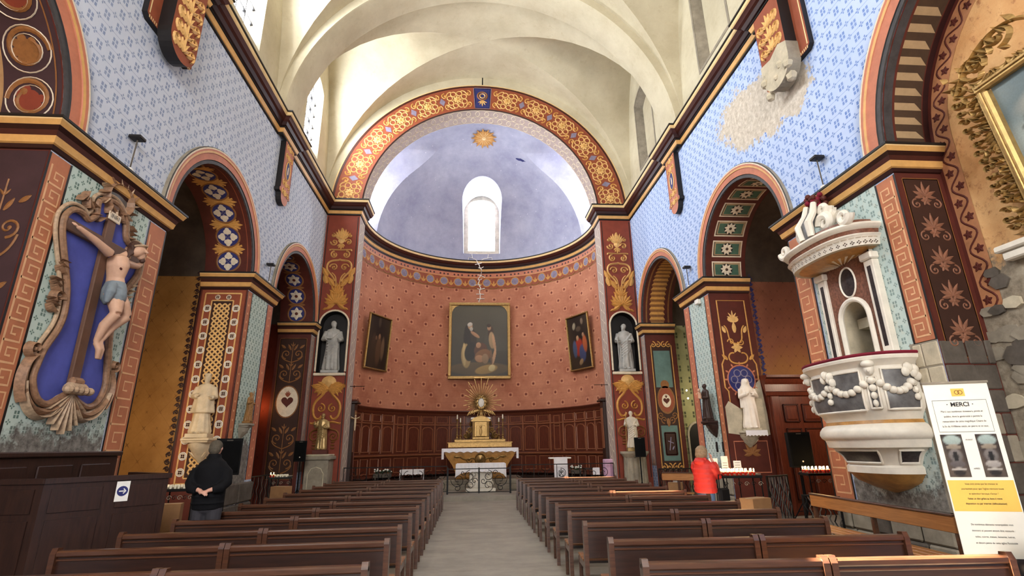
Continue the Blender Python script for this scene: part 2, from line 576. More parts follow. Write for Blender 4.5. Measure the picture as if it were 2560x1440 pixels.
def raw_wall():
    m = Mat('ochre_flaking_plaster', .85, 0, .2); x, y, z = m.pos()
    n = m.noise(.9, 7, .72); n2 = m.noise(6, 6, .7)
    c = m.mix((n - .3) * 2.4, srgb(196, 140, 88), srgb(226, 182, 128))
    c = m.mix(((n2 - .56) * 7)._m('MULTIPLY', 1, clamp=True) * .8, c, srgb(140, 84, 52))
    zz = z + (n - .5) * 2.5 + (n2 - .5)
    c = m.mix(zz.lt(4.2, .25), c, m.mix((n2 - .3) * 2.4, srgb(104, 92, 78), srgb(172, 160, 140)))
    m.col(c); m.bump(n2, .5, .04); return m.m


RAW = raw_wall()


def floor_mat():
    m = Mat('worn_grey_stone_floor', .55, 0, .4)
    n = m.noise(1.3, 7, .7); n2 = m.noise(1.0, 6, .65, vec=(.8, 4, 1)); n3 = m.noise(30, 3, .6)
    c = m.mix((n - .3) * 2.3, srgb(124, 116, 105), srgb(160, 151, 138))
    c = m.mix(((n2 - .45) * 3)._m('MULTIPLY', 1, clamp=True) * .5, c, srgb(102, 95, 86))
    m.col(c); m.bump(n3, .12, .01); return m.m


FLOOR = floor_mat()


def wood(name, c1, c2, rough=.35, axis=(1, 14, 14), obj=True, spec=.5, coat=0):
    m = Mat(name, rough, 0, spec)
    tc = m.t.nodes.new('ShaderNodeTexCoord'); mp = m.t.nodes.new('ShaderNodeMapping')
    mp.inputs['Scale'].default_value = axis
    m.t.links.new(tc.outputs['Object'], mp.inputs[0])
    n = m.noise(3, 6, .65, vec=mp.outputs[0])
    m.col(m.mix((n - .3) * 2.4, c1, c2)); m.bump(n, .08, .01)
    if coat: m.b.inputs['Coat Weight'].default_value = coat; m.b.inputs['Coat Roughness'].default_value = .25
    return m.m


PEW = wood('varnished_brown_pew_wood', srgb(58, 33, 23), srgb(94, 58, 39), .28, coat=.3)
PEWD = wood('dark_pew_panel_wood', srgb(36, 19, 14), srgb(58, 32, 23), .36, coat=.2)
PEWS = wood('golden_worn_seat_wood', srgb(128, 78, 42), srgb(168, 110, 64), .34, coat=.3)
BENCH = wood('honey_pine_bench_wood', srgb(148, 92, 44), srgb(186, 126, 68), .4, coat=.2)
DARKW = wood('very_dark_oak', srgb(36, 20, 16), srgb(58, 34, 26), .42, axis=(12, 12, 1.2))
OAK = wood('red_brown_choir_oak', srgb(70, 30, 20), srgb(106, 52, 34), .36, axis=(12, 12, 1.5))
OAKL = wood('lighter_oak_moulding', srgb(120, 70, 46), srgb(150, 94, 64), .36, axis=(12, 12, 1.5))
DOORW = wood('mahogany_door_wood', srgb(84, 34, 22), srgb(122, 56, 36), .36, axis=(12, 12, 1.5))

BLACK = paint('black_paint', srgb(28, 24, 24), .5, var=.3)
BROWN = paint('chestnut_trim_paint', srgb(70, 30, 22), .5)
BROWN2 = paint('dark_maroon_trim_paint', srgb(48, 20, 18), .5)
GOLDP = paint('ochre_gold_trim_paint', srgb(214, 164, 98), .5, var=.15)
GOLDL = paint('pale_gold_trim_paint', srgb(232, 200, 146), .5, var=.12)
PINK = paint('salmon_arch_paint', srgb(192, 118, 90), .6, var=.18)
GREYB = paint('slate_arch_paint', srgb(66, 64, 66), .6, var=.4)
TERRA = paint('terracotta_red_paint', srgb(132, 58, 40), .65, var=.22, scale=2.5, bump=.05)
TERRA2 = paint('orange_red_paint', srgb(146, 74, 48), .65, var=.2, scale=3)
DKRED = paint('dark_oxblood_paint', srgb(88, 36, 26), .65, var=.25, scale=3)
PURPLE = paint('dark_aubergine_paint', srgb(62, 40, 44), .7, var=.3, scale=2)
DKBROWN = paint('dark_umber_paint', srgb(58, 32, 22), .65, var=.25, scale=3)
ORNG = paint('ornament_ochre', srgb(206, 150, 78), .55, var=.22, scale=14)
ORNL = paint('ornament_pale_gold', srgb(224, 178, 112), .55, var=.2, scale=14)
ORNB = paint('ornament_bronze', srgb(140, 92, 50), .55, var=.25, scale=12)
CREAM = paint('cream_paint', srgb(224, 208, 184), .6, var=.18, scale=8)
WHITEP = paint('white_paint', srgb(235, 230, 222), .6, var=.12, scale=8)
INDIGO = paint('indigo_medallion_paint', srgb(46, 50, 110), .6, var=.3)
LILAC = paint('lilac_grey_paint', srgb(138, 128, 150), .6, var=.25, scale=8)
BLUEPAN = paint('cobalt_panel_paint', srgb(84, 92, 176), .7, var=.25, scale=2.2)
GREENP = paint('coffer_green_paint', srgb(72, 102, 84), .6, var=.25, scale=5)
TEALP = paint('teal_panel_paint', srgb(96, 122, 116), .6, var=.25, scale=3)
GREYPAT = paint('grey_interlace_ground', srgb(170, 150, 142), .7, var=.2, scale=5)
STONE = paint('grey_lime_stone', srgb(150, 140, 124), .8, var=.35, scale=3.5, bump=.4)
STONED = paint('dark_grey_stone', srgb(92, 84, 76), .85, var=.4, scale=4, bump=.5)
STONEL = paint('pale_stone', srgb(196, 184, 160), .8, var=.3, scale=4, bump=.4)
MARBLE = paint('white_marble', srgb(228, 220, 206), .4, var=.16, scale=3.5, bump=.05)
MARBG = paint('grey_vein_marble', srgb(106, 104, 104), .35, var=.45, scale=7)
MARBR = paint('red_breccia_marble', srgb(128, 84, 66), .35, var=.6, scale=22)
MARBO = paint('honey_marble', srgb(190, 138, 74), .35, var=.4, scale=6)
MARBK = paint('dark_speckled_marble', srgb(58, 50, 50), .35, var=.7, scale=26)
VELVET = paint('crimson_velvet', srgb(120, 22, 44), .85, var=.25)
GILT = paint('gilt_metal', (.50, .32, .12), .46, .6, var=.3, scale=9)
GILTD = paint('antique_gilding', (.36, .22, .08), .38, .75, var=.4, scale=14)
IRON = paint('black_wrought_iron', srgb(24, 22, 22), .45, .5, var=.3)
CLOTH = paint('white_altar_linen', srgb(236, 232, 236), .85, var=.08)
PLASTW = paint('cream_plaster_statue', srgb(214, 192, 158), .55, var=.22, scale=6)
PLASTV = paint('ivory_plaster_statue', srgb(236, 222, 206), .5, var=.12, scale=5)
PLASTG = paint('grey_stone_statue', srgb(178, 176, 172), .5, var=.3, scale=5)
PLASTB = paint('dark_brown_habit_paint', srgb(58, 40, 34), .5, var=.3, scale=5)
FLESH = paint('painted_flesh', srgb(206, 164, 138), .55, var=.15)
SKIN = paint('skin', srgb(212, 160, 140), .5, var=.1)
SPKR = paint('black_speaker_plastic', srgb(12, 12, 13), .8, var=.2, spec=.15)
PAPER = paint('white_paper', srgb(236, 234, 230), .8, var=.05)
CARD = paint('brown_cardboard', srgb(150, 112, 76), .85, var=.15)
GLASSD = emit('bright_daylight_glass', (1, 1, 1), 6.0)
FLAME = emit('candle_flame', (1.0, .72, .32), 9)
REDCUP = paint('red_votive_glass', srgb(170, 40, 30), .2, var=.2)
WAX = paint('candle_wax', srgb(244, 236, 214), .5, var=.05)

# ------------------------------------------------------------------ floor
fl = MB().box((-11, -8, -.3), (11, 18.45, 0), FLOOR)
struct(fl.build('floor'), 'worn grey stone floor of the nave')
st = MB().box((-W, 18.45, -.3), (W, 27, .155), FLOOR)
st.box((-2.1, 21.0, .155), (2.1, 24.4, .33), STONE, .015).box((-1.75, 21.3, .33), (1.75, 24.4, .50), STONE, .015)
struct(st.build('floor'), 'raised chancel floor with altar steps beyond the iron gate')
MB_ = MB

ARCH_L = [(4.58, 1.99, 2.40, .78), (11.2, 1.86, 2.22, 1.15), (16.66, 1.86, 2.22, 1.15)]
ARCH_R = [(4.05, 2.52, 2.92, .78), (11.2, 1.86, 2.22, 1.15), (16.66, 1.86, 2.22, 1.15)]
ZC0 = 10.58


def nave_wall(name, mapf, arches, mat, label, holes=()):
    pts = [(-7.6, 0)]
    for y0, r, ro, dp in arches:
        pts += [(y0 - r, 0)] + [(y0 - r * cos(t), ZS + r * sin(t)) for t in [PI * k / 32 for k in range(33)]] + [(y0 + r, 0)]
    pts += [(YA, 0), (YA, 11.2), (-7.6, 11.2)]
    b = MB().plate(pts, list(holes), mapf, mat)
    wall = struct(b.build(name), label)
    for i, (y0, r, ro, dp) in enumerate(arches):
        # jambs and intrados
        so = MB()
        prof = []
        path = [(y0 - r, 0)] + [(y0 - r * cos(t), ZS + r * sin(t)) for t in [PI * k / 32 for k in range(33)]] + [(y0 + r, 0)]
        n = len(path)
        vs = [mapf(u, v, 0) for u, v in path] + [mapf(u, v, -dp) for u, v in path]
        so.add(vs, [(k, k + 1, n + k + 1, n + k) for k in range(n - 1)], DKRED)
        so.build('arch_reveal', wall, smooth=.5)
        # painted and moulded archivolt
        ab = MB()
        ab.ring(y0, ZS, [(r, .0, GREYB), (r, .035, GREYB), (r + .07, .035, BLACK), (r + .085, .05, PINK), (r + (ro - r) * .62, .06, PINK),
                         (r + (ro - r) * .64, .075, GOLDP), (r + (ro - r) * .76, .08, PINK), (ro - .05, .085, CREAM), (ro - .018, .085, GREYB), (ro, .07, STONE), (ro, 0, STONE)], mapf, 40, -.02, PI + .02)
        ab.build('arch_moulding', wall, smooth=.5)
    return wall


wall_left = nave_wall('wall_left', mapL, ARCH_L, BLUE_L, 'left nave wall painted pale blue with a stencilled diaper above round arches')
wall_right = nave_wall('wall_right', mapR, ARCH_R, BLUE_R, 'right nave wall painted bright blue with a stencil and a patch of fallen plaster',
                       [[(7.56, 3.0), (8.22, 3.0)] + [(7.89 + .33 * cos(q), 3.66 + .33 * sin(q)) for q in [PI * k / 14 for k in range(15)]]])

CPROF = lambda z: [(0, z - .02, BLACK), (.035, z, BLACK), (.035, z + .04, GOLDP), (.055, z + .05, GOLDP), (.085, z + .16, BLACK), (.11, z + .17, BLACK), (.11, z + .2, BROWN2),
                   (.15, z + .21, BROWN2), (.19, z + .30, BROWN), (.25, z + .33, BROWN), (.31, z + .42, GOLDL), (.335, z + .44, GOLDL), (.345, z + .51, BLACK), (.37, z + .52, BLACK), (.37, z + .56, BLACK), (-.2, z + .58, BLACK)]
# main cornice, running on to the chancel piers
for sgn, nm in ((-1, 'left'), (1, 'right')):
    xs = lambda x: -sgn * x if False else sgn * x
    path = [(sgn * W, -7.6)]
    for a, b in ((1.2, 2.6), (7.55, 8.95), (13.5, 14.65)):
        path += [(sgn * W, a), (sgn * (W - .13), a), (sgn * (W - .13), b), (sgn * W, b)]
    path += [(sgn * W, YA), (sgn * 4.83, YA), (sgn * 4.83, YA + .95)]
    c = MB().mould(path, CPROF(ZC0), side=1 if sgn < 0 else -1)
    struct(c.build('trim_%d' % (1 if sgn < 0 else 2), smooth=.4), 'gold, brown and black main cornice along the %s nave wall' % nm)

IPROF = [(0, 5.66, BROWN2), (.03, 5.67, BROWN2), (.05, 5.72, GOLDP), (.075, 5.735, GOLDP), (.095, 5.83, BROWN), (.10, 5.84, BROWN), (.12, 5.90, BROWN2), (.16, 5.94, BROWN2), (.17, 5.95, GOLDP), (.20, 6.02, GOLDL), (.21, 6.035, BLACK), (.225, 6.04, BLACK), (.225, 6.075, BLACK), (-.1, 6.085, BLACK)]
piers = {}
for sgn, wl, AR in ((-1, wall_left, ARCH_L), (1, wall_right, ARCH_R)):
    sd = 1 if sgn < 0 else -1
    for a, b in ((0, 1), (1, 2)):
        ya, yb = AR[a][0] + AR[a][1], AR[b][0] - AR[b][1]
        da, db = AR[a][3], AR[b][3]
        x = sgn * W
        q = [(sgn * (W + da), ya), (x, ya), (x, ya + .42), (x - sgn * .0, yb - .42), (x, yb), (sgn * (W + db), yb)]
        q = [(sgn * (W + da), ya), (x, ya), (x, yb), (sgn * (W + db), yb)]
        MB().mould(q, IPROF, side=sd).build('impost_cornice', wl, smooth=.4)
    y3 = AR[2][0] + AR[2][1]
    MB().mould([(sgn * (W + 1.15), y3), (sgn * W, y3), (sgn * W, YA)], IPROF, side=sd).build('impost_cornice', wl, smooth=.4)

CHVAULT = paint('dark_brown_plaster', srgb(78, 66, 56), .85, var=.4, scale=2)  # dark brown plaster for the chapel vaults
# ------------------------------------------------------------------ side chapels
def chapel(sgn, y0, r, mat_far, mat_back, depth=4.2):
    b = MB(); x0, x1 = sgn * (W + 1.15), sgn * (W + depth)
    R = r + .14
    pr = [(-R, 0), (-R, ZS)] + [(-R * cos(t), ZS + R * sin(t)) for t in [PI * k / 20 for k in range(1, 20)]] + [(R, ZS), (R, 0)]
    n = len(pr)
    vs = [(x0, y0 + u, v) for u, v in pr] + [(x1, y0 + u, v) for u, v in pr]
    fs = [(k, k + 1, n + k + 1, n + k) for k in range(n - 1)]
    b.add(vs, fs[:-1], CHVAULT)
    b.add(vs, [fs[-1]], mat_far)
    b.add([vs[0], vs[1], vs[n + 1], vs[n]], [(0, 1, 2, 3)], mat_far)
    b.plate([(y0 + u, v) for u, v in pr], [], lambda u, v, h: (x1, u, v), mat_back)
    # ring wall between the arch reveal and the wider chapel
    inner = [(y0 - r, 0)] + [(y0 - r * cos(t), ZS + r * sin(t)) for t in [PI * k / 20 for k in range(21)]] + [(y0 + r, 0)]
    m = len(inner)
    ou = [(y0 - R, 0)] + [(y0 - R * cos(t), ZS + R * sin(t)) for t in [PI * k / 20 for k in range(21)]] + [(y0 + R, 0)]
    vv = [(x0, u, v) for u, v in inner] + [(x0, u, v) for u, v in ou]
    b.add(vv, [(k, k + 1, m + k + 1, m + k) for k in range(m - 1)], DKBROWN)
    return b.build('wall_chapel_%s' % ('left' if sgn < 0 else 'right'), smooth=.5)


struct(chapel(-1, 11.2, 1.86, OCHRE, OCHRE), 'ochre painted side chapel with a faint lozenge stencil behind the robed statue')
struct(chapel(-1, 16.66, 1.86, REDCH, REDCH), 'dark red side chapel lit by a small orange lamp')
struct(chapel(1, 11.2, 1.86, ROSECH, ROSECH), 'rose brown stencilled side chapel above the panelled wooden door')
struct(chapel(1, 16.66, 1.86, GREENX, GREENX), 'yellow green stencilled side chapel with a small dark doorway')
for sgn, (y0, r, ro, dp) in ((-1, ARCH_L[0]), (1, ARCH_R[0])):
    b = MB().plate([(y0 - r - .4, 0), (y0 + r + .1, 0), (y0 + r + .1, 9.4), (y0 - r - .4, 9.4)], [], lambda u, v, h: (sgn * (W + dp), u, v), RAW)
    o = struct(b.build('wall_chapel_%s' % ('left' if sgn < 0 else 'right')), 'shallow chapel back wall of flaking ochre plaster over rubble' if sgn > 0 else 'shallow chapel back wall of ochre plaster beside the arabesque arch')
    if sgn > 0: RAWWALL = o

# ------------------------------------------------------------------ clerestory, vaults, ribs
RV, ZV = 6.30, 11.05
mapCL, mapCR = mapXl(-RV), mapXr(RV)
BAYS = [(2.6, 7.55), (8.95, 13.5), (14.65, YA)]


def win_outline(yc, w, z0, z1, rise):
    r = ((w / 2) ** 2 + rise ** 2) / (2 * rise); a = math.asin(w / 2 / r)
    top = [(yc + r * sin(a - 2 * a * k / 10), z1 - r + r * cos(a - 2 * a * k / 10)) for k in range(11)]
    return [(yc - w / 2, z0), (yc + w / 2, z0)] + top


WIN = 0
ceiling = None
cl = MB()
for ib, (a, b) in enumerate(BAYS):
    yc, h = (a + b) / 2, (b - a) / 2; R = RV
    N = 28
    # main barrel webs
    for sg in (-1, 1):
        vs, fs = [], []
        for k in range(N + 1):
            t = PI * k / N; x, z = R * cos(t), ZV + R * sin(t); e = h * abs(cos(t))
            for j in range(7):
                y = yc + sg * (h + (e - h) * j / 6); vs.append((x, y, z))
        for k in range(N):
            for j in range(6): fs.append((k * 7 + j, k * 7 + j + 1, k * 7 + j + 8, k * 7 + j + 7))
        cl.add(vs, fs, VAULT)
    # cross barrel webs over the windows
    for sg in (-1, 1):
        vs, fs = [], []
        for k in range(N + 1):
            t = PI * k / N; y, z = yc + h * cos(t), ZV + R * sin(t); e = R * abs(cos(t))
            for j in range(9): vs.append((sg * (R + (e - R) * j / 8), y, z))
        for k in range(N):
            for j in range(8): fs.append((k * 9 + j, k * 9 + j + 1, k * 9 + j + 10, k * 9 + j + 9))
        cl.add(vs, fs, VAULT)
# plain barrel behind the photographer
cl.ring(0, ZV, [(RV, 0, VAULT), (RV, -10.2, VAULT)], lambda u, v, h: (u, 2.6 + h, v), 28)
ceiling = struct(cl.build('ceiling', smooth=.6), 'cream plastered groin vault over the nave')
for a, b in ((1.2, 2.6), (7.55, 8.95), (13.5, 14.65)):
    rb = MB().ring(0, 11.0, [(6.5, 0, VAULT), (6.06, 0, VAULT), (6.04, .04, VAULT), (6.04, b - a - .04, VAULT), (6.06, b - a, VAULT), (6.5, b - a, VAULT)], lambda u, v, h: (u, a + h, v), 48)
    rb.build('transverse_rib', ceiling, smooth=.5)

WINS = []
for sgn, nm in ((-1, 'left'), (1, 'right')):
    mp = mapCL if sgn < 0 else mapCR
    cb = MB()
    for a, b in BAYS:
        yc, h = (a + b) / 2, (b - a) / 2
        lun = [(b, 10.9)] + [(yc + h * cos(t), ZV + RV * sin(t)) for t in [PI * k / 28 for k in range(29)]] + [(a, 10.9)]
        hole = win_outline(yc, 1.72, 12.25, 15.45, .32)
        cb.plate(lun, [hole], mp, VAULT)
        gl = win_outline(yc, 1.5, 12.5, 15.28, .28)
        n = len(hole)
        vs = [mp(u, v, 0) for u, v in hole] + [mp(u, v, -.30) for u, v in gl]
        cb.add(vs, [(k, (k + 1) % n, n + (k + 1) % n, n + k) for k in range(n)], STONE)
        if sgn > 0: cb.plate(gl, [], mp, VAULT, -.30)
        WINS.append((sgn, yc, gl))
    cb.plate([(-7.6, 10.9), (2.6, 10.9), (2.6, 11.2), (-7.6, 11.2)], [], mp, VAULT)
    struct(cb.build('wall_clerestory_%s' % nm), 'cream plastered clerestory wall above the %s cornice' % nm)


def window(n, pts, mapf, label, nu, nv, u0, u1, v0, v1, bars=True):
    b = MB(); r = .035
    inner = pts
    root = MB()
    root.plate(pts, [], mapf, GLASSD, -.30)
    fr = MB()
    o = struct(fr.box(mapf(u0, v0 - .02, -.33), mapf(u1, v0 + .03, -.24), IRON).build('window_%d' % n), label)
    for i in range(nu):
        for j in range(nv):
            a, c = u0 + (u1 - u0) * i / nu, u0 + (u1 - u0) * (i + 1) / nu
            d, e = v0 + (v1 - v0) * j / nv, v0 + (v1 - v0) * (j + 1) / nv
            MB().box(mapf(a + .012, d + .012, -.31), mapf(c - .012, e - .012, -.295), GLASSD).build('pane', o)
    for i in range(1, nu): MB().box(mapf(u0 + (u1 - u0) * i / nu - .014, v0, -.305), mapf(u0 + (u1 - u0) * i / nu + .014, v1, -.22), IRON).build('window_bar', o)
    for j in range(1, nv): MB().box(mapf(u0, v0 + (v1 - v0) * j / nv - .014, -.305), mapf(u1, v0 + (v1 - v0) * j / nv + .014, -.22), IRON).build('window_bar', o)
    MB().plate(pts, [], mapf, GLASSD, -.33).build('outer_glass', o)
    return o


for i, (sgn, yc, gl) in enumerate(WINS):
    if sgn > 0:
        o = MB().plate(win_outline(yc, 1.9, 12.15, 15.55, .36), [win_outline(yc, 1.72, 12.25, 15.45, .32)], mapCR, STONE, .012).build('window_%d' % (i + 1))
        struct(o, 'walled up clerestory window with a grey stone frame on the pulpit side, %s' % ('in the bay by the west end', 'above the second arch', 'next to the chancel arch')[i % 3]); continue
    window(i + 1, gl, mapCL if sgn < 0 else mapCR, 'bright clerestory window %s, %s' % ('over the crucifix side' if sgn < 0 else 'over the pulpit side', ('in the bay by the west end', 'above the second arch', 'next to the chancel arch')[i % 3]), 3, 5, yc - .74, yc + .74, 12.5, 15.05)

# west end behind the photographer
b = MB().box((-11, -7.9, -.3), (11, -7.6, 18), VAULT)
struct(b.build('wall_west'), 'plain west wall of the nave behind the pews')
b = MB()
for i in range(4):  # unseen glowing panes, added to go with the frontal fill light
    for j in range(4):
        b2 = MB().box((-2.4 + 1.2 * i + .03, -7.6, 5.4 + 1.3 * j + .03), (-1.2 + 1.2 * i - .03, -7.57, 6.7 + 1.3 * j - .03), GLASSD)
        if i == j == 0: WGLOW = struct(b2.build('window_7'), 'added glowing west panes behind the pews, for fill light')
        else: b2.build('pane', WGLOW)
MB().box((-1.3, -7.6, 0), (1.3, -7.55, 3.2), GLASSD).build('added_door_glow', WGLOW)  # door-shaped glowing sheet, added for low fill light

# ------------------------------------------------------------------ chancel arch wall
AC, RI, RO = 10.9, 4.78, 6.02
mY = mapY(YA)
aw = MB()
out = [(RV + .05, 10.9)] + [((RV + .05) * cos(t), ZV + (RV + .05) * sin(t)) for t in [PI * k / 40 for k in range(41)]] + [(-RV - .05, 10.9)]
inn = [(-RI * cos(t), AC + RI * sin(t)) for t in [PI * k / 40 for k in range(41)]]
aw.plate(out + inn, [], mY, VAULT)
aw.ring(0, AC, [(RI, 0, GREYPAT), (RI, -.95, GREYPAT)], mY, 48)
NXC, NR = 5.47, .50
for s in (-1, 1):
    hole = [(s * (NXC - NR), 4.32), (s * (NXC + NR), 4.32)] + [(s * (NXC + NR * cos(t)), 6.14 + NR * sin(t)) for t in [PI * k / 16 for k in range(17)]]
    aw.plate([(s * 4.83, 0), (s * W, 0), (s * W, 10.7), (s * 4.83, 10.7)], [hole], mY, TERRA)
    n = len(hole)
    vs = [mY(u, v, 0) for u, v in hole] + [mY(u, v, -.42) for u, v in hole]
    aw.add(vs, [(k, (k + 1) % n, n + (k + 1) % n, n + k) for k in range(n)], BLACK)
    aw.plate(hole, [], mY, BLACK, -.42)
    aw.add([(s * 4.83, YA, 0), (s * 4.83, YA + .95, 0), (s * 4.83, YA + .95, 10.7), (s * 4.83, YA, 10.7)], [(0, 1, 2, 3)], GREYPAT)
    aw.add([(s * 4.83, YA + .95, 0), (s * 5.6, YA + .95, 0), (s * 5.6, YA + .95, 17), (s * 4.83, YA + .95, 17)], [(0, 1, 2, 3)], APSE)
wall_arch = struct(aw.build('wall_chancel_arch', smooth=.3), 'chancel arch wall with red painted piers and a scrolled band over the apse')
rg = MB().ring(0, AC, [(RI, .004, BROWN2), (RI + .05, .02, BROWN2), (RI + .06, .012, TERRA2), (RO - .10, .012, TERRA2), (RO - .09, .02, BROWN), (RO, .02, GOLDL), (RO + .05, .012, GOLDL), (RO + .06, 0, GOLDL)], mY, 60)
rg.build('painted_arch_band', wall_arch)


def apmap(r0):  # (arc length along the band, radial offset) on the arch face
    def f(u, v, h):
        t = u / r0
        return mY((r0 + v) * sin(t), AC + (r0 + v) * cos(t), .012 + h)
    return f


R0 = 5.38
o_ = Orn(apmap(R0), .004, .02)
Lh = R0 * PI / 2
N = 6; step = (Lh - .42) / N
for s in (-1, 1):
    for k in range(N):
        c = s * (.42 + step * (k + .5)); r = .40
        o_.flower(c, 0, r * .5, 8, ORNL, wd=.12, c=ORNG)
        for q in range(8):
            a = 2 * PI * q / 8 + .39
            o_.circ(c + cos(a) * r * .82, sin(a) * r * .8, .115, .05, ORNL, 10)
        for q in (-1, 1):
            for v in (-1, 1):
                o_.spiral(c + q * step * .36, v * .27, .15, ORNG, .06, a0=PI / 2 * v, turns=1.1, d=-q * v, n=14)
                o_.bez((c + q * .2, v * .42), (c + q * .4, v * .5), (c + q * .42, v * .1), (c + q * .58, v * .2), .055, ORNL, n=8)
        e = c + s * step / 2
        if k < N - 1: o_.poly([(e, .2), (e + .13, 0), (e, -.2), (e - .13, 0)], LILAC, .004)
o_.build('scrolled_gold_ornament', wall_arch)
o_ = Orn(apmap(R0), .008, .03)
o_.fill(-.34, -.5, .34, .52, INDIGO); o_.rect(-.34, -.5, .34, .52, .05, LILAC)
o_.circ(0, .12, .2, .07, ORNB); o_.circ(0, .12, .11, .05, ORNL); o_.fan(0, -.12, .3, 5, PI * 1.15, PI * 1.85, ORNL)
o_.build('keystone_emblem', wall_arch)
MB().tube([(0, YA - .05, 16.95), (0, YA - .16, 17.05), (0, YA - .2, 17.2)], .025, IRON, 6).build('iron_hook', wall_arch)
# interlace on the underside of the arch
soff = lambda u, v, h: ((RI - .003 - h) * sin(u / RI), YA + .475 + v, AC + (RI - .003 - h) * cos(u / RI))
o_ = Orn(soff, .003, .008)
k = -18
for i in range(-18, 19):
    u = i * .40
    for v in (-.22, .22): o_.circ(u + (.2 if v > 0 else 0), v, .24, .03, CREAM, 14, ru=.3)
o_.build('soffit_interlace', wall_arch)
for s in (-1, 1):
    o_ = Orn(mapXl(4.83 * -1) if s < 0 else mapXr(4.83), .003, .006)
    for j in range(24):
        z = .9 + j * .4
        o_.circ(YA + .3, z, .2, .03, CREAM, 12, ru=.13); o_.circ(YA + .65, z + .2, .2, .03, CREAM, 12, ru=.13)
    o_.build('jamb_interlace', wall_arch)

# ------------------------------------------------------------------ apse
AYC, AR_ = 20.2, 5.2
apm = lambda s, z, h: ((AR_ - h) * cos(s / AR_), AYC + (AR_ - h) * sin(s / AR_), z)
ap = MB()
n = 60
vs = [(AR_, YA + .95, z) for z in (0, 10.5)] + [apm(AR_ * PI * k / n, z, 0) for k in range(n + 1) for z in (0, 10.5)] + [(-AR_, YA + .95, z) for z in (0, 10.5)]
ap.add(vs, [(2 * k, 2 * k + 1, 2 * k + 3, 2 * k + 2) for k in range(n + 2)], APSE)
wall_apse = struct(ap.build('wall_apse', smooth=.5), 'curved terracotta apse wall stencilled with small dark crosses')
path = [(AR_, YA + .95)] + [(AR_ * cos(PI * k / 48), AYC + AR_ * sin(PI * k / 48)) for k in range(49)] + [(-AR_, YA + .95)]
MB().mould(path, CPROF(10.42), side=-1).build('apse_cornice', wall_apse, smooth=.4)
# frieze of medallions under the apse cornice
fz = MB().ring(0, 0, [(AR_ - .004, 9.50, ORNB), (AR_ - .006, 9.54, TERRA2), (AR_ - .006, 10.12, GOLDP), (AR_ - .006, 10.15, PINK), (AR_ - .006, 10.36, BROWN), (AR_ - .01, 10.42, BROWN)], lambda u, v, h: (u, AYC + v, h), 60)
fz.build('frieze_band', wall_apse)
o_ = Orn(apm, .008, .015)
nm_ = 22
for i in range(nm_):
    s = AR_ * PI * (i + .5) / nm_
    o_.disc(s, 9.86, .2, LILAC, 14); o_.circ(s, 9.86, .21, .045, ORNG, 16); o_.flower(s, 9.86, .15, 6, LILAC, wd=.07)
    s2 = s + AR_ * PI / nm_ / 2
    o_.fan(s2, 9.66, .3, 3, PI * .3, PI * .7, ORNG, .08)
    o_.bez((s2 - .25, 9.62), (s2 - .1, 9.5), (s2 + .1, 9.5), (s2 + .25, 9.62), .05, ORNB, n=8)
    for q in range(3): o_.disc(s - .2 + .2 * q, 10.25, .05, BROWN, 8)
o_.build('frieze_medallions', wall_apse)

# dome: thick quarter shell cut by the three window splays
bm = bmesh.new()
nu, nv = 48, 20; R1, R2 = AR_, AR_ + 1.3
def sp(r, i, j):
    t, p = PI * i / nu, PI / 2 * j / nv
    return (r * cos(t) * cos(p), AYC + r * sin(t) * cos(p), 10.9 + r * sin(p))
dm = MB()
gi = {}
vs, fs = [], []
def vid(r, i, j):
    k = (r, i if j < nv else 0, j)
    if k not in gi: gi[k] = len(vs); vs.append(sp(r, i, j))
    return gi[k]
for i in range(nu):
    for j in range(nv):
        for r in (R1, R2):
            q = [vid(r, i, j), vid(r, i + 1, j), vid(r, i + 1, j + 1), vid(r, i, j + 1)]
            q = list(dict.fromkeys(q)); fs.append(q if r == R2 else q[::-1])
    fs.append([vid(R1, i, 0), vid(R1, i + 1, 0), vid(R2, i + 1, 0), vid(R2, i, 0)])
for j in range(nv):
    fs.append([vid(R1, 0, j), vid(R2, 0, j), vid(R2, 0, j + 1), vid(R1, 0, j + 1)])
    fs.append([vid(R1, nu, j), vid(R1, nu, j + 1), vid(R2, nu, j + 1), vid(R2, nu, j)])
dm.add(vs, fs, DOME)
dome = dm.build('ceiling')
bm.from_mesh(dome.data); bmesh.ops.recalc_face_normals(bm, faces=bm.faces[:]); bm.to_mesh(dome.data); bm.free()


def cutter(pts, f0, f1):
    k = len(pts); b = MB()
    vs = [f0(u, v) for u, v in pts] + [f1(u, v) for u, v in pts]
    b.add(vs, [tuple(range(k)), tuple(range(2 * k - 1, k - 1, -1))] + [(a, (a + 1) % k, k + (a + 1) % k, k + a) for a in range(k)], DOME)
    o = b.build('cutter'); m = bmesh.new(); m.from_mesh(o.data); bmesh.ops.recalc_face_normals(m, faces=m.faces[:]); m.to_mesh(o.data); m.free()
    return o


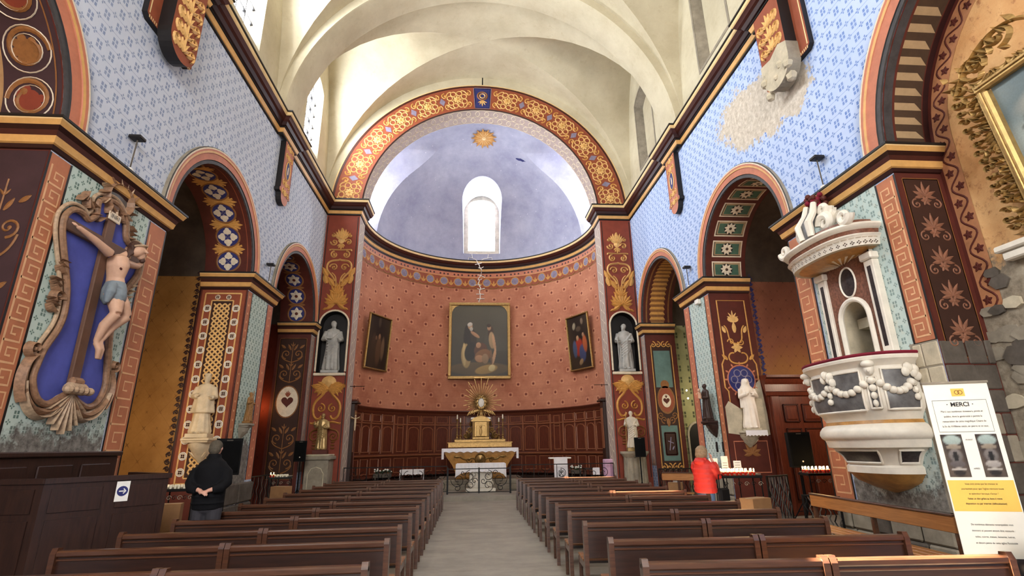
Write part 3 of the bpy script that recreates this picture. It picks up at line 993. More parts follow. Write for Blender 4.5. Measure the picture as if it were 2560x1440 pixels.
wc = .10
cpts = [(wc - 1.0, 11.45), (wc + 1.0, 11.45)] + arc(wc, 14.08, 1.02, 0, PI, 18)
spts = [(19.7, 10.95), (22.2, 10.95)] + arc(20.95, 14.45, 1.25, 0, PI, 18)
cuts = [cutter(cpts, lambda u, v: (wc + (u - wc) * 1.15, 21.5, v), lambda u, v: (wc + (u - wc) * .84, 27.5, v - max(0, v - 13) * .18)),
        cutter(spts, lambda u, v: (-.9, u, v), lambda u, v: (-7.5, u, v)), cutter(spts, lambda u, v: (.9, u, v), lambda u, v: (7.5, u, v))]
for c in cuts:
    md = dome.modifiers.new('cut', 'BOOLEAN'); md.object = c; md.operation = 'DIFFERENCE'; md.solver = 'EXACT'
dg = bpy.context.evaluated_depsgraph_get()
me = bpy.data.meshes.new_from_object(dome.evaluated_get(dg)); me.name = 'ceiling'
dome.modifiers.clear(); dome.data = me
if not me.materials: me.materials.append(DOME)
for p in me.polygons: p.use_smooth = True; p.material_index = 0
me.set_sharp_from_angle(angle=.5)
for c in cuts: bpy.data.objects.remove(c)
struct(dome, 'blue grey starry half dome over the apse with a gilded sunburst')
# ring wall closing the dome spring
# sunburst, hung flat on the dome surface
sunc = Vector((.13, 21.48 - AYC, 15.94 - 10.9)).normalized()
t1 = Vector((1, 0, 0)); t1 = (t1 - sunc * t1.dot(sunc)).normalized(); t2 = sunc.cross(t1)
def sunm(u, v, h):
    p = (sunc * AR_ + t1 * u + t2 * v).normalized() * (AR_ - h)
    return (p.x, AYC + p.y, 10.9 + p.z)
o_ = Orn(sunm, .02, .03)
for k in range(26): o_.leaf(0, 0, 2 * PI * k / 26, .62 if k % 2 else .5, .16, ORNG)
for k in range(18): o_.leaf(0, 0, 2 * PI * k / 18, .42, .12, GOLDL)
o_.disc(0, 0, .1, GOLDL, 12, dome=.03, h=.03)
o_.build('sunburst', dome)
# flaked patch on the dome
o_ = Orn(lambda u, v, h: (lambda p: (p.x, AYC + p.y, 10.9 + p.z))((Vector((1.97 + u, 2.04, 4.36 + v))).normalized() * (AR_ - h)), .01, .005)
rr = random.Random(3)
o_.poly([(cos(a) * (.18 + rr.random() * .14), sin(a) * (.12 + rr.random() * .1)) for a in [2 * PI * k / 14 for k in range(14)]], INDIGO)
o_.build('flaked_patch', dome)

# apse window: stone surround, panes, bars
fmap = lambda u, v, h: (wc + u, 25.75 - h, v)
hole = [(-.72, 11.72), (.72, 11.72)] + [(.72 * cos(t), 14.35 + .38 * sin(t)) for t in [PI * k / 14 for k in range(15)]]
oute = [(-.95, 11.45), (.95, 11.45)] + [(.95 * cos(t), 14.4 + .60 * sin(t)) for t in [PI * k / 14 for k in range(15)]]
sw = MB().plate(oute, [hole], fmap, STONEL, .12)
n = len(hole); vs = [fmap(u, v, .12) for u, v in hole] + [fmap(u, v, -.2) for u, v in hole]
sw.add(vs, [(k, (k + 1) % n, n + (k + 1) % n, n + k) for k in range(n)], STONEL)
vs = [fmap(u, v, .12) for u, v in oute] + [fmap(u * 1.15, v, -.6) for u, v in oute]; n = len(oute)
sw.add(vs, [(k, (k + 1) % n, n + (k + 1) % n, n + k) for k in range(n)], DOME)
aw_ = struct(sw.build('window_8'), 'tall arched apse window with a pale stone surround above the main painting')
for i in range(3):
    for j in range(5):
        MB().box(fmap(-.72 + .48 * i + .01, 11.72 + .602 * j + .01, -.16), fmap(-.72 + .48 * (i + 1) - .01, 11.72 + .602 * (j + 1) - .01, -.15), GLASSD).build('pane', aw_)
for i in (1, 2):
    for j in range(1, 5):
        MB().tube([fmap(-.72 + .48 * i - .035, 11.72 + .602 * j, -.12), fmap(-.72 + .48 * i + .035, 11.72 + .602 * j, -.12)], .012, IRON, 6).build('window_clip', aw_)
# side windows of the apse, hidden behind the piers
for i, s in ((9, -1), (10, 1)):
    o = MB().box((s * 6.42, 20.1, 11.6), (s * 6.46, 21.8, 15.2), GLASSD).build('window_%d' % i)
    struct(o, 'side window of the apse behind the %s chancel pier' % ('left' if s < 0 else 'right'))
    for j in range(1, 5): MB().box((s * 6.40, 20.1, 11.6 + .72 * j - .02), (s * 6.42, 21.8, 11.6 + .72 * j + .02), IRON).build('window_bar', o)
# exposed white conduit and cracked plaster between window and painting
cr = MB(); rr = random.Random(11)
def crack(x, z0, z1, n, amp, w):
    pts = []
    for k in range(n + 1):
        z = z0 + (z1 - z0) * k / n; x += rr.uniform(-amp, amp)
        r = AR_ - .03
        pts.append((x, AYC + sqrt(r * r - x * x) - (.40 if z > 10.4 and z < 10.98 else 0), z))
    cr.tube(pts, w, WHITEP, 5); return pts
p = crack(-.02, 8.82, 11.0, 26, .07, .025)
for q in p[2:24:3]:
    x0 = q[0]; cr.tube([(x0 - rr.uniform(.08, .3), q[1] - .01, q[2] + rr.uniform(-.05, .05)), (x0, q[1] - .015, q[2]), (x0 + rr.uniform(.05, .25), q[1] - .01, q[2] + rr.uniform(-.1, .1))], .02, WHITEP, 5)
for s_, xx in ((-1, -.38), (1, .42)):
    cr.tube([(.0, 25.28, 11.0), (xx * .5, 25.3, 11.12 + .03 * s_), (xx, 25.32, 11.2), (xx * 1.1, 25.33, 11.42)], .022, WHITEP, 5)
    cr.tube([(xx, 25.32, 11.2), (xx * 1.5, 25.26, 11.22), (xx * 1.6, 25.26, 11.02)], .018, WHITEP, 5)
cr.build('white_filled_crack', wall_apse)
# ------------------------------------------------------------------ painted decoration on piers, jambs and arch soffits
FADED = paint('faded_palmette_paint', srgb(138, 92, 70), .7, var=.35, scale=9)
TANB = paint('tan_border_paint', srgb(178, 122, 84), .7, var=.3, scale=5)
def sub(orn, name, par): return orn.build(name, par)


MEAND = paint('salmon_meander_ground', srgb(186, 116, 82), .65, var=.2, scale=3)
MEANL = paint('pale_meander_line', srgb(222, 172, 128), .6, var=.15)


def strip(mapf, wl, u0, u1, z0, z1, key=True, ground=None, z_bare=None):
    o = Orn(mapf, .004, 0)
    o.fill(u0, z0, u1, z1, ground or MEAND)
    o.h0 = .007
    o.stroke([(u0, z0), (u0, z1)], .035, BLACK, flat=True); o.stroke([(u1, z0), (u1, z1)], .035, BLACK, flat=True)
    if key: o.meander(u0 + .07, z0 + .05, u1 - .07, z1 - .03, MEANL, .03)
    else:
        z = z0 + .1
        while z < z1 - .1:
            o.disc((u0 + u1) / 2, z, .03, MEANL, 8); z += .22
    o.build('meander_strip' if key else 'dotted_strip', wl)


for sgn, wl, mp in ((-1, wall_left, mapL), (1, wall_right, mapR)):
    o = Orn(mp, .003, 0)
    if sgn < 0: o.fill(6.96, 0, 8.80, 5.66, GREEN)
    else: o.plate([(6.96, 0), (8.80, 0), (8.80, 5.66), (6.96, 5.66)], [[(7.56, 3.0), (8.22, 3.0)] + [(7.89 + .33 * cos(q), 3.66 + .33 * sin(q)) for q in [PI * k / 14 for k in range(15)]]], mp, GREEN_R, .003)
    o.build('green_stencil_panel', wl)
    strip(mp, wl, 6.575, 6.95, 0 if sgn < 0 else 3.05, 5.64); strip(mp, wl, 8.84, 9.335, 0 if sgn < 0 else .75, 5.64)
    o = Orn(mp, .003, 0); o.fill(13.36, .9, 14.36, 5.66, GREEN if sgn < 0 else GREEN_R); o.build('green_stencil_panel', wl)
    strip(mp, wl, 13.065, 13.34, 1.0, 5.64, False); strip(mp, wl, 14.40, 14.795, 1.0, 5.64, False, PINK)
    strip(mp, wl, 18.53, 18.99, 1.0, 5.64, False, GREYPAT)
    # bare stone plinth blocks
    for y0, y1 in ((13.06, 13.95), (13.97, 14.82)):
        for z0, z1 in ((0, .46), (.48, .95)):
            MB().box(mp(y0, z0, -.01), mp(y1 - .02, z1, .07), STONED if sgn < 0 else STONE, .03).build('stone', wl)

# --- stones showing on the right-hand pier where the paint is gone
rr = random.Random(5)
for sgn in (1,):
    z = .0
    o = Orn(mapR, .004, 0); o.fill(6.575, 0, 7.05, 3.06, STONE); o.fill(7.0, 0, 9.335, .76, STONED); o.build('mortar_bed', wall_right)
    while z < 2.9:
        h = rr.uniform(.28, .4); y = 6.58
        while y < 7.0:
            L = rr.uniform(.2, .4); y2 = min(y + L, 7.02)
            MB().box(mapR(y, z, -.02), mapR(y2 - .012, z + h - .014, rr.uniform(.012, .03)), rr.choice((STONEL, STONE, STONEL)), .015).build('stone', wall_right); y = y2
        x = W + .01
        while x < W + .76:
            L = rr.uniform(.28, .5); x2 = min(x + L, W + .78)
            if x2 - x > .08: MB().box((x, 6.57 - rr.uniform(.012, .03), z), (x2 - .012, 6.6, z + h - .014), rr.choice((STONED, STONE, STONED)), .015).build('stone', wall_right)
            x = x2
        z += h
    # low rubble course behind the long bench
    for z0, z1 in ((0, .3), (.31, .62)):
        y = 7.05
        while y < 9.2:
            L = rr.uniform(.28, .6); MB().box(mapR(y, z0, -.02), mapR(min(y + L, 9.3) - .015, z1 + rr.uniform(-.01, .06) * (z0 > 0), rr.uniform(.03, .07)), rr.choice((STONED, STONE)), .03).build('stone', wall_right); y += L
# rubble exposed on the shallow chapel wall
mpw = mapXr(W + .78)
for i in range(70):
    y, z = rr.uniform(4.4, 6.5), rr.uniform(.05, 4.0)
    if z > 3.2 and y < 5.4: continue
    r = rr.uniform(.09, .2); k = rr.randint(6, 8)
    pts = [(y + cos(2 * PI * j / k) * r * rr.uniform(.8, 1.25), z + sin(2 * PI * j / k) * r * rr.uniform(.55, .9)) for j in range(k)]
    MB().prism(pts, mpw, -.02, rr.uniform(.015, .05), rr.choice((STONEL, STONE, STONED))).build('stone', RAWWALL)

# --- jambs seen beyond each arch (faces turned to the photographer)
def knot(o, xc, z0, z1, hw, m):
    n = int((z1 - z0) / .19)
    for s in range(6):
        pts = []
        for k in range(n * 4 + 1):
            z = z0 + (z1 - z0) * k / (n * 4)
            ph = k / 4 * PI / 2 + s * PI / 3
            tri = 2 / PI * math.asin(max(-1, min(1, sin(ph))))
            pts.append((xc + hw * tri, z))
        o.stroke(pts, .042, m)


j = Orn(mapY(13.06), .004, .008)
xL, xR = -7.22, -6.15
j.fill(xL, .9, xR, 5.64, TERRA2); j.h0 = .008
j.fill(-6.93, 1.1, -6.45, 5.35, DKBROWN); j.h0 = .012
j.rect(-7.12, 1.0, -6.25, 5.55, .035, ORNL); j.rect(-6.95, 1.12, -6.42, 5.36, .03, ORNL)
knot(j, -6.685, 1.2, 5.28, .2, ORNL)
for i in range(12):
    z = 1.25 + i * .355
    for x in (-7.035, -6.335):
        j.disc(x, z, .07, CREAM, 14); j.circ(x, z, .085, .022, WHITEP, 14); j.h0 = .016; j.quatre(x, z, .055, DKRED, PI / 4); j.h0 = .012
for x in (-6.82, -6.55):
    j.disc(x, 5.45, .065, CREAM, 12); j.h0 = .016; j.quatre(x, 5.45, .05, DKRED, PI / 4); j.h0 = .012
j.build('knotwork_panel', wall_left)


def scroll_column(o, xc, z0, z1, hw, m, rep):
    st = (z1 - z0) / rep
    for i in range(rep):
        z = z0 + i * st
        o.stroke([(xc, z), (xc, z + st)], .025, m)
        for s in (-1, 1):
            o.spiral(xc + s * hw * .5, z + st * .42, hw * .42, m, .04, a0=-PI / 2 if s > 0 else -PI / 2, turns=1.25, d=s, n=20)
            o.bez((xc, z), (xc + s * hw * .2, z + st * .05), (xc + s * hw * .8, z + st * .1), (xc + s * hw * .9, z + st * .34), .035, m)
            o.leaf(xc + s * hw * .62, z + st * .72, PI / 2 - s * .9, hw * .5, hw * .22, m)
            o.leaf(xc + s * .05, z + st * .62, PI / 2 - s * .5, hw * .6, hw * .2, m)
        o.fan(xc, z + st * .8, hw * .45, 3, PI * .3, PI * .7, m)


j = Orn(mapY(18.52), .004, .008)
j.fill(-7.26, .6, -6.13, 5.64, DKRED); j.h0 = .008
j.fill(-7.14, .8, -6.24, 5.5, DKBROWN); j.rect(-7.14, .8, -6.24, 5.5, .03, ORNB); j.h0 = .012
scroll_column(j, -6.69, .95, 2.55, .4, ORNB, 2); scroll_column(j, -6.69, 3.95, 5.35, .4, ORNB, 2)
j.disc(-6.68, 3.3, .55, ORNB, 28, ru=.39); j.h0 = .018; j.disc(-6.68, 3.3, .51, CREAM, 28, ru=.355); j.h0 = .024
heart = lambda xc, zc, r: [(xc + r * 16 * sin(t) ** 3 / 16, zc + r * (13 * cos(t) - 5 * cos(2 * t) - 2 * cos(3 * t) - cos(4 * t)) / 16) for t in [2 * PI * k / 26 for k in range(26)]]
j.poly(heart(-6.68, 3.3, .2), DKRED); j.fan(-6.68, 3.46, .22, 5, PI * .3, PI * .7, TERRA2); j.build('sacred_heart_panel', wall_left)

j = Orn(mapY(6.57), .004, .01)
j.fill(-6.89, 0, -6.13, 5.64, PURPLE); j.h0 = .01
scroll_column(j, -6.52, .4, 5.2, .34, ORNB, 4); j.build('arabesque_panel', wall_left)
j = Orn(mapY(6.57), .004, .01)
j.fill(6.13, 2.7, 6.89, 5.64, DKRED); j.h0 = .008; j.fill(6.22, 2.8, 6.80, 5.56, DKBROWN); j.rect(6.22, 2.8, 6.80, 5.56, .025, ORNB); j.h0 = .012
for i in range(5):
    z = 2.95 + i * .53
    j.fan(6.51, z + .2, .24, 7, -.2, PI + .2, FADED, .06); j.flower(6.51, z + .12, .09, 6, FADED)
    for s in (-1, 1): j.spiral(6.51 + s * .16, z + .06, .085, FADED, .028, a0=PI / 2, turns=1.2, d=-s, n=16)
j.build('palmette_panel', wall_right)

j = Orn(mapY(13.06), .004, .008)
j.fill(6.13, .9, 7.24, 5.64, DKRED); j.h0 = .008
pts = [(6.3, 2.55), (6.3, 3.0), (6.22, 3.1), (6.22, 3.7), (6.3, 3.85), (6.3, 5.45), (7.08, 5.45), (7.08, 3.85), (7.16, 3.7), (7.16, 3.1), (7.08, 3.0), (7.08, 2.55)]
j.stroke(pts, .04, ORNG, closed=True)
xc = 6.69
j.disc(xc, 3.3, .36, INDIGO, 24); j.h0 = .012; j.circ(xc, 3.3, .37, .035, PINK, 24)
for q in range(12): j.leaf(xc + .38 * cos(q * PI / 6), 3.3 + .38 * sin(q * PI / 6), q * PI / 6, .09, .05, PINK)
for q in range(6): j.circ(xc + .19 * cos(q * PI / 3), 3.3 + .19 * sin(q * PI / 3), .09, .025, LILAC, 12)
j.fan(xc, 4.95, .22, 5, PI * .1, PI * .9, ORNL); j.disc(xc, 4.92, .09, ORNL, 12, ru=.16)
for s in (-1, 1):
    j.bez((xc, 4.25), (xc + s * .3, 4.3), (xc + s * .1, 4.6), (xc + s * .28, 4.75), .04, ORNG)
    j.spiral(xc + s * .14, 4.3, .1, ORNG, .035, a0=PI, turns=1.1, d=s, n=16)
    j.leaf(xc + s * .26, 4.55, PI / 2 - s * .4, .2, .1, ORNL)
    j.bez((xc, 3.72), (xc + s * .35, 3.7), (xc + s * .3, 4.05), (xc + s * .1, 4.0), .04, ORNG)
    j.leaf(xc + s * .3, 3.82, PI / 2 - s * .8, .2, .09, ORNG)
j.flower(xc, 4.15, .16, 6, ORNL); j.leaf(xc, 4.55, PI / 2, .3, .12, ORNL)
j.fan(xc, 1.45, .3, 7, -.2, PI + .2, ORNB, .09); j.stroke([(6.25, 1.0), (6.25, 1.75), (7.12, 1.75), (7.12, 1.0)], .03, PINK, closed=True, flat=True)
j.build('vase_scroll_panel', wall_right)
# bare plaster patch behind the white Virgin
o = Orn(mapY(13.06), .016, 0)
rr = random.Random(8)
pp = [(6.14, 1.95), (6.14, 2.6), (6.25, 2.75), (6.55, 2.55), (6.9, 2.6), (7.06, 3.2), (7.18, 3.3), (7.24, 2.4), (7.24, 1.9), (6.9, 1.86), (6.5, 1.9)]
o.poly(pp, STONEL); o.build('bare_plaster_patch', wall_right)

j = Orn(mapY(18.52), .004, .008)
j.fill(6.13, .5, 7.26, 5.64, DKRED); j.h0 = .008; j.fill(6.28, .8, 7.1, 5.3, DKBROWN); j.h0 = .011
j.fill(6.37, 3.7, 7.0, 5.05, TEALP); j.fill(6.4, 1.15, 7.0, 2.35, TEALP); j.h0 = .015
xc = 6.69
j.stroke([(6.3, .9), (6.3, 5.25)], .035, ORNG); j.stroke([(7.08, .9), (7.08, 5.25)], .035, ORNG)
for s in (-1, 1):
    for z in (5.28, .95):
        for q in (.12, .3): j.spiral(xc + s * q, z, .12, ORNG, .04, a0=PI / 2, turns=1.2, d=s, n=16)
    for z, q in ((2.55, .14), (2.7, .25)): j.spiral(xc + s * q, z, .13, ORNB, .04, a0=-PI / 2, turns=1.2, d=s, n=16)
j.disc(xc, 3.25, .5, ORNB, 24, ru=.33); j.disc(xc, 3.8, .16, ORNB, 16); j.h0 = .02; j.disc(xc, 3.25, .43, TERRA2, 24, ru=.28); j.h0 = .024
j.disc(xc, 3.22, .24, CREAM, 18, ru=.17); j.h0 = .028; j.poly(heart(xc, 3.22, .12), DKRED); j.fan(xc, 3.32, .13, 3, PI * .35, PI * .65, DKRED)
j.leaf(xc, 2.6, -PI / 2, .3, .14, ORNB); j.h0 = .02
j.fill(6.5, 1.35, 6.9, 2.1, DKBROWN); j.rect(6.5, 1.35, 6.9, 2.1, .05, BROWN); j.h0 = .024
j.stroke([(6.64, 1.5), (6.72, 1.95)], .03, LILAC); j.stroke([(6.6, 1.82), (6.8, 1.74)], .03, LILAC); j.leaf(6.74, 1.52, PI / 3, .15, .05, LILAC)
j.build('sacred_heart_panel', wall_right)

# --- soffits
def soffit(sgn, A):
    y0, r, ro, dp = A
    return lambda u, v, h: (sgn * (W + v), y0 + (r - h) * cos(u / r), ZS + (r - h) * sin(u / r)), r, dp


f, r, dp = soffit(-1, ARCH_L[0])
o = Orn(f, .004, .012); o.curv = True; L = PI * r
o.fill(0, 0, .001, .001, BLACK)
for k in range(40): o.fill(L * k / 40, .02, L * (k + 1) / 40, dp, PURPLE)
o.h0 = .01; o.stroke([(L * k / 40, .09) for k in range(41)], .02, ORNB, flat=True)
for k in range(9):
    u = .38 + k * .68; s = 1 if k % 2 else -1; c = .43
    o.spiral(u, c, .30, ORNB, .075, a0=PI / 2 * -s, turns=1.15, d=s, r1=.45, n=24); o.circ(u, c, .31, .02, CREAM, 24)
    m_ = TERRA if k % 2 == 0 else ORNB
    for q in range(7): o.disc(u + cos(q * .75 + .3) * .15, c + sin(q * .75 + .3) * .15, .06, m_, 10)
    o.disc(u, c, .14, m_, 14); o.circ(u, c, .2, .014, CREAM, 18)
o.build('arabesque_soffit', wall_left)
f, r, dp = soffit(-1, ARCH_L[1]); L = PI * r
o = Orn(f, .006, .008); c = dp / 2
o.stroke([(L * k / 40, .1) for k in range(41)], .02, TERRA2, flat=True)
for k in range(9):
    u = .36 + k * .64
    md = Orn(f, .008, .01)
    md.disc(u, c, .27, INDIGO if k < 5 else BLACK, 24, ru=.25); md.circ(u, c, .29, .05, ORNB, 26, ru=.27)
    md_o = md.build('medallion', wall_left)
    q = Orn(f, .016, .008); q.quatre(u, c, .25, CREAM); q.circ(u, c, .05, .025, INDIGO, 12); q.build('painted_flower', md_o)
    if k < 8:
        e = u + .32
        for s in (-1, 1):
            o.fan(e, c + s * .05, .36, 3, s * PI / 2 - .6, s * PI / 2 + .6, ORNG, .12)
            o.bez((e - .1, c + s * .34), (e - .05, c + s * .2), (e - .02, c + s * .12), (e, c), .05, ORNG); o.bez((e + .1, c + s * .34), (e + .05, c + s * .2), (e + .02, c + s * .12), (e, c), .05, ORNG)
o.build('leaf_soffit', wall_left)
f, r, dp = soffit(-1, ARCH_L[2]); L = PI * r
o = Orn(f, .006, .008)
for k in range(9):
    u = .36 + k * .64
    md = Orn(f, .008, .01); md.disc(u, c, .27, INDIGO, 22); md.circ(u, c, .30, .06, ORNB, 24); mo = md.build('medallion', wall_left)
    q = Orn(f, .016, .012); q.flower(u, c, .23, 6, CREAM, wd=.15, c=DKRED); q.build('painted_rosette', mo)
    for s in (-1, 1): o.leaf(u + .32, c + s * .1, s * PI / 2, .2, .1, ORNB)
o.build('leaf_soffit', wall_left)
f, r, dp = soffit(1, ARCH_R[0]); L = PI * r
o = Orn(f, .004, .0); o.curv = True
for k in range(48): o.fill(L * k / 48, .02, L * (k + 1) / 48, .16, GREYB); o.fill(L * k / 48, dp - .1, L * (k + 1) / 48, dp, BROWN2)
TAUPE = paint('taupe_stripe_paint', srgb(168, 142, 108), .65, var=.15); TAUPED = paint('dark_taupe_stripe_paint', srgb(70, 52, 38), .65, var=.2)
n = 34
for k in range(n):
    a, b_ = L * k / n, L * (k + 1) / n; m_ = (a + b_) / 2
    o.poly([(a, .2), (m_, .2), (m_ , dp - .24), (a, dp - .12)], TAUPE); o.poly([(m_, .2), (b_, .2), (b_ - .0, dp - .12), (a, dp - .12), (m_, dp - .24)], TAUPED)
o.build('banded_soffit', wall_right)
f, r, dp = soffit(1, ARCH_R[1]); L = PI * r
n = 10
for k in range(n):
    a, b_ = L * k / n + .06, L * (k + 1) / n - .06
    cf = Orn(f, .004, 0); cf.curv = True; cf.fill(a, .18, b_, dp - .12, CREAM)
    i = .035
    cf.h0 = .006; cf.fill(a + i, .18 + i, b_ - i, dp - .12 - i, TAUPED); cf.h0 = .008; cf.fill(a + .06, .24, b_ - i, dp - .155, TAUPE); cf.h0 = .010; cf.fill(a + .085, .27, b_ - .085, dp - .21, GREENP)
    co = cf.build('coffer', wall_right)
    u, v = (a + b_) / 2, dp / 2 + .02
    q = Orn(f, .014, .012); q.disc(u, v, .17, BLACK, 14, h=-.002); q.flower(u, v, .17, 9, CREAM, wd=.085, c=TAUPED); q.circ(u, v, .06, .02, CREAM, 10); q.build('rosette', co)
f, r, dp = soffit(1, ARCH_R[2]); L = PI * r
o = Orn(f, .005, 0); o.curv = True; n = 30
for k in range(40):
    o.fill(L * k / 40, .1, L * (k + 1) / 40, .16, ORNB); o.fill(L * k / 40, dp - .2, L * (k + 1) / 40, dp - .14, ORNB)
for k in range(n):
    a, b_ = L * k / n, L * (k + 1) / n; m_ = (a + b_) / 2
    o.poly([(a, .24), (m_, .30), (m_, dp - .36), (a, dp - .3)], ORNG); o.poly([(m_, .3), (b_, .24), (b_, dp - .3), (m_, dp - .36)], ORNB)
o.build('banded_soffit', wall_right)

# vine border on the shallow chapel wall
y0, r, ro, dp = ARCH_R[0]
vm = lambda u, v, h: (W + dp - .004 - h, y0 + (r - v) * cos(u / r) if u > 0 else y0 + r - v, (ZS + (r - v) * sin(u / r)) if u > 0 else ZS + u)
o = Orn(vm, .004, .006)
u = -2.6
while u < r * PI * .75:
    o.fill(u, .0, u + .25, .06, DKRED); o.fill(u, .06, u + .25, .34, TANB)
    u += .25
o.h0 = .008
pts = [(-2.6 + k * .05, .2 + .09 * sin(k * .05 * 2 * PI / .5)) for k in range(int((2.6 + r * PI * .75) / .05))]
o.stroke(pts, .03, DKRED)
for i in range(int((2.6 + r * PI * .75) / .25)):
    u = -2.6 + .125 + i * .25; v = .2 - .05 * (1 if i % 2 == 0 else -1)
    for q in range(5): o.leaf(u, v, q * 1.25, .075, .05, DKRED)
o.build('vine_border', RAWWALL)

# --- hanging console brackets below the cornice at each rib
def pendant(sgn, wl, mp, ya, yb, zb, big, broken=False):
    yc = (ya + yb) / 2; hw = (yb - ya) / 2
    if big:
        b = MB()
        b.prism([(ya, 10.56), (ya, 9.0), (ya + .1, 8.92), (yb - .1, 8.92), (yb, 9.0), (yb, 10.56)], mp, 0, .10, TERRA2, BLACK)
        c = b.build('hanging_bracket', wl)
        o = Orn(mp, .104, .01)
        for s in (-1, 1):
            o.stroke([(yc + s * (hw - .05), 9.02), (yc + s * (hw - .05), 10.55)], .03, GOLDL, flat=True)
            for q in range(5): o.fill(yc + s * (.45 + q * .05), 8.93, yc + s * (.475 + q * .05), 8.99, GOLDL)
        o.build('bracket_border', c)
        k = MB(); h1 = .34
        pr = [(yc - .42, 10.56), (yc - .42, 9.2)] + [(yc - .42 * cos(t), 9.0 - .42 * sin(t)) for t in [PI * q / 14 for q in range(15)]] + [(yc + .42, 9.2), (yc + .42, 10.56)]
        k.prism(pr, mp, .1, h1, TERRA2, BLACK); k.build('console', c)
        if broken:
            k = MB(); k.prism([(yc - .44, 9.3), (yc - .2, 9.42), (yc + .1, 9.3), (yc + .44, 9.36), (yc + .44, 9.0)] + [(yc + .44 * cos(q_), 9.0 - .44 * sin(q_)) for q_ in [PI * q / 14 for q in range(1, 15)]], mp, .09, h1 + .015, STONEL, STONE); k.build('bare_plaster_core', c)
        o = Orn(mp, h1 + .004, .035)
        m_ = ORNL
        z0 = 9.45 if broken else 8.8
        for i in range(int((10.5 - z0) / .3)):
            z = z0 + i * .3
            o.fan(yc, z, .3, 5, PI * .2, PI * .8, m_, .09)
            for s in (-1, 1): o.spiral(yc + s * .24, z + .1, .13, m_, .045, a0=-PI / 2, turns=1.2, d=s, n=14); o.leaf(yc + s * .1, z, PI / 2 - s * 1.1, .28, .09, m_)
        o.build('carved_foliage', c)
        if broken:
            q = MB(); r2 = random.Random(4)
            for i in range(16): q.ell(mp(yc + r2.uniform(-.4, .5), 8.75 + r2.uniform(-.2, .5), .2 + r2.uniform(0, .14)), [r2.uniform(.05, .12)] * 3, STONEL, 6, 4)
            q.build('broken_plaster', c)
    else:
        b = MB(); w_ = hw * .62; yc += .1
        pr = [(yc - w_, 10.56), (yc - w_, zb + .45), (yc - w_ - .06, zb + .4), (yc - w_ - .05, zb + .32), (yc - w_ * .8, zb + .3)] + [(yc - w_ * .75 * cos(t), zb + .25 - .25 * sin(t)) for t in [PI * q / 10 for q in range(11)]] + [(yc + w_ * .8, zb + .3), (yc + w_ + .05, zb + .32), (yc + w_ + .06, zb + .4), (yc + w_, zb + .45), (yc + w_, 10.56)]
        b.prism(pr, mp, 0, .16, PINK, BLACK); c = b.build('hanging_bracket', wl)
        o = Orn(mp, .164, .02)
        for i in range(7):
            z = zb + .3 + i * .29
            if 2 <= i <= 3: continue
            o.fan(yc, z, .2, 5, PI * .2, PI * .8, ORNL, .07)
            for s in (-1, 1): o.spiral(yc + s * .17, z + .1, .1, ORNL, .035, a0=-PI / 2, turns=1.2, d=s, n=14)
        o.rect(yc - w_ + .04, zb + .32, yc + w_ - .04, 10.5, .025, TERRA2)
        o.build('carved_foliage', c)
        o = Orn(mp, .17, .02); o.disc(yc, zb + 1.12, .28, INDIGO, 20, ru=.15); o.circ(yc, zb + 1.12, .3, .04, ORNL, 20, ru=.17); o.leaf(yc, zb + 1.0, PI / 2, .25, .06, CREAM); o.build('blue_oval', c)


for sgn, wl, mp in ((-1, wall_left, mapL), (1, wall_right, mapR)):
    pendant(sgn, wl, mp, 7.5, 8.95, 8.6, True, sgn > 0); pendant(sgn, wl, mp, 13.5, 14.65, 8.6, False)

# --- gilded candelabra ornament on the chancel piers
def acanthus(o, xc, z, r, m, n=9, a0=.05, a1=.95):
    for k in range(n):
        a = PI * (a0 + (a1 - a0) * k / (n - 1)); q = r * (.75 + .25 * sin(PI * k / (n - 1)))
        o.leaf(xc, z, a, q, r * .3, m, bend=(.25 if k < n / 2 else -.25) if k != n // 2 else 0)


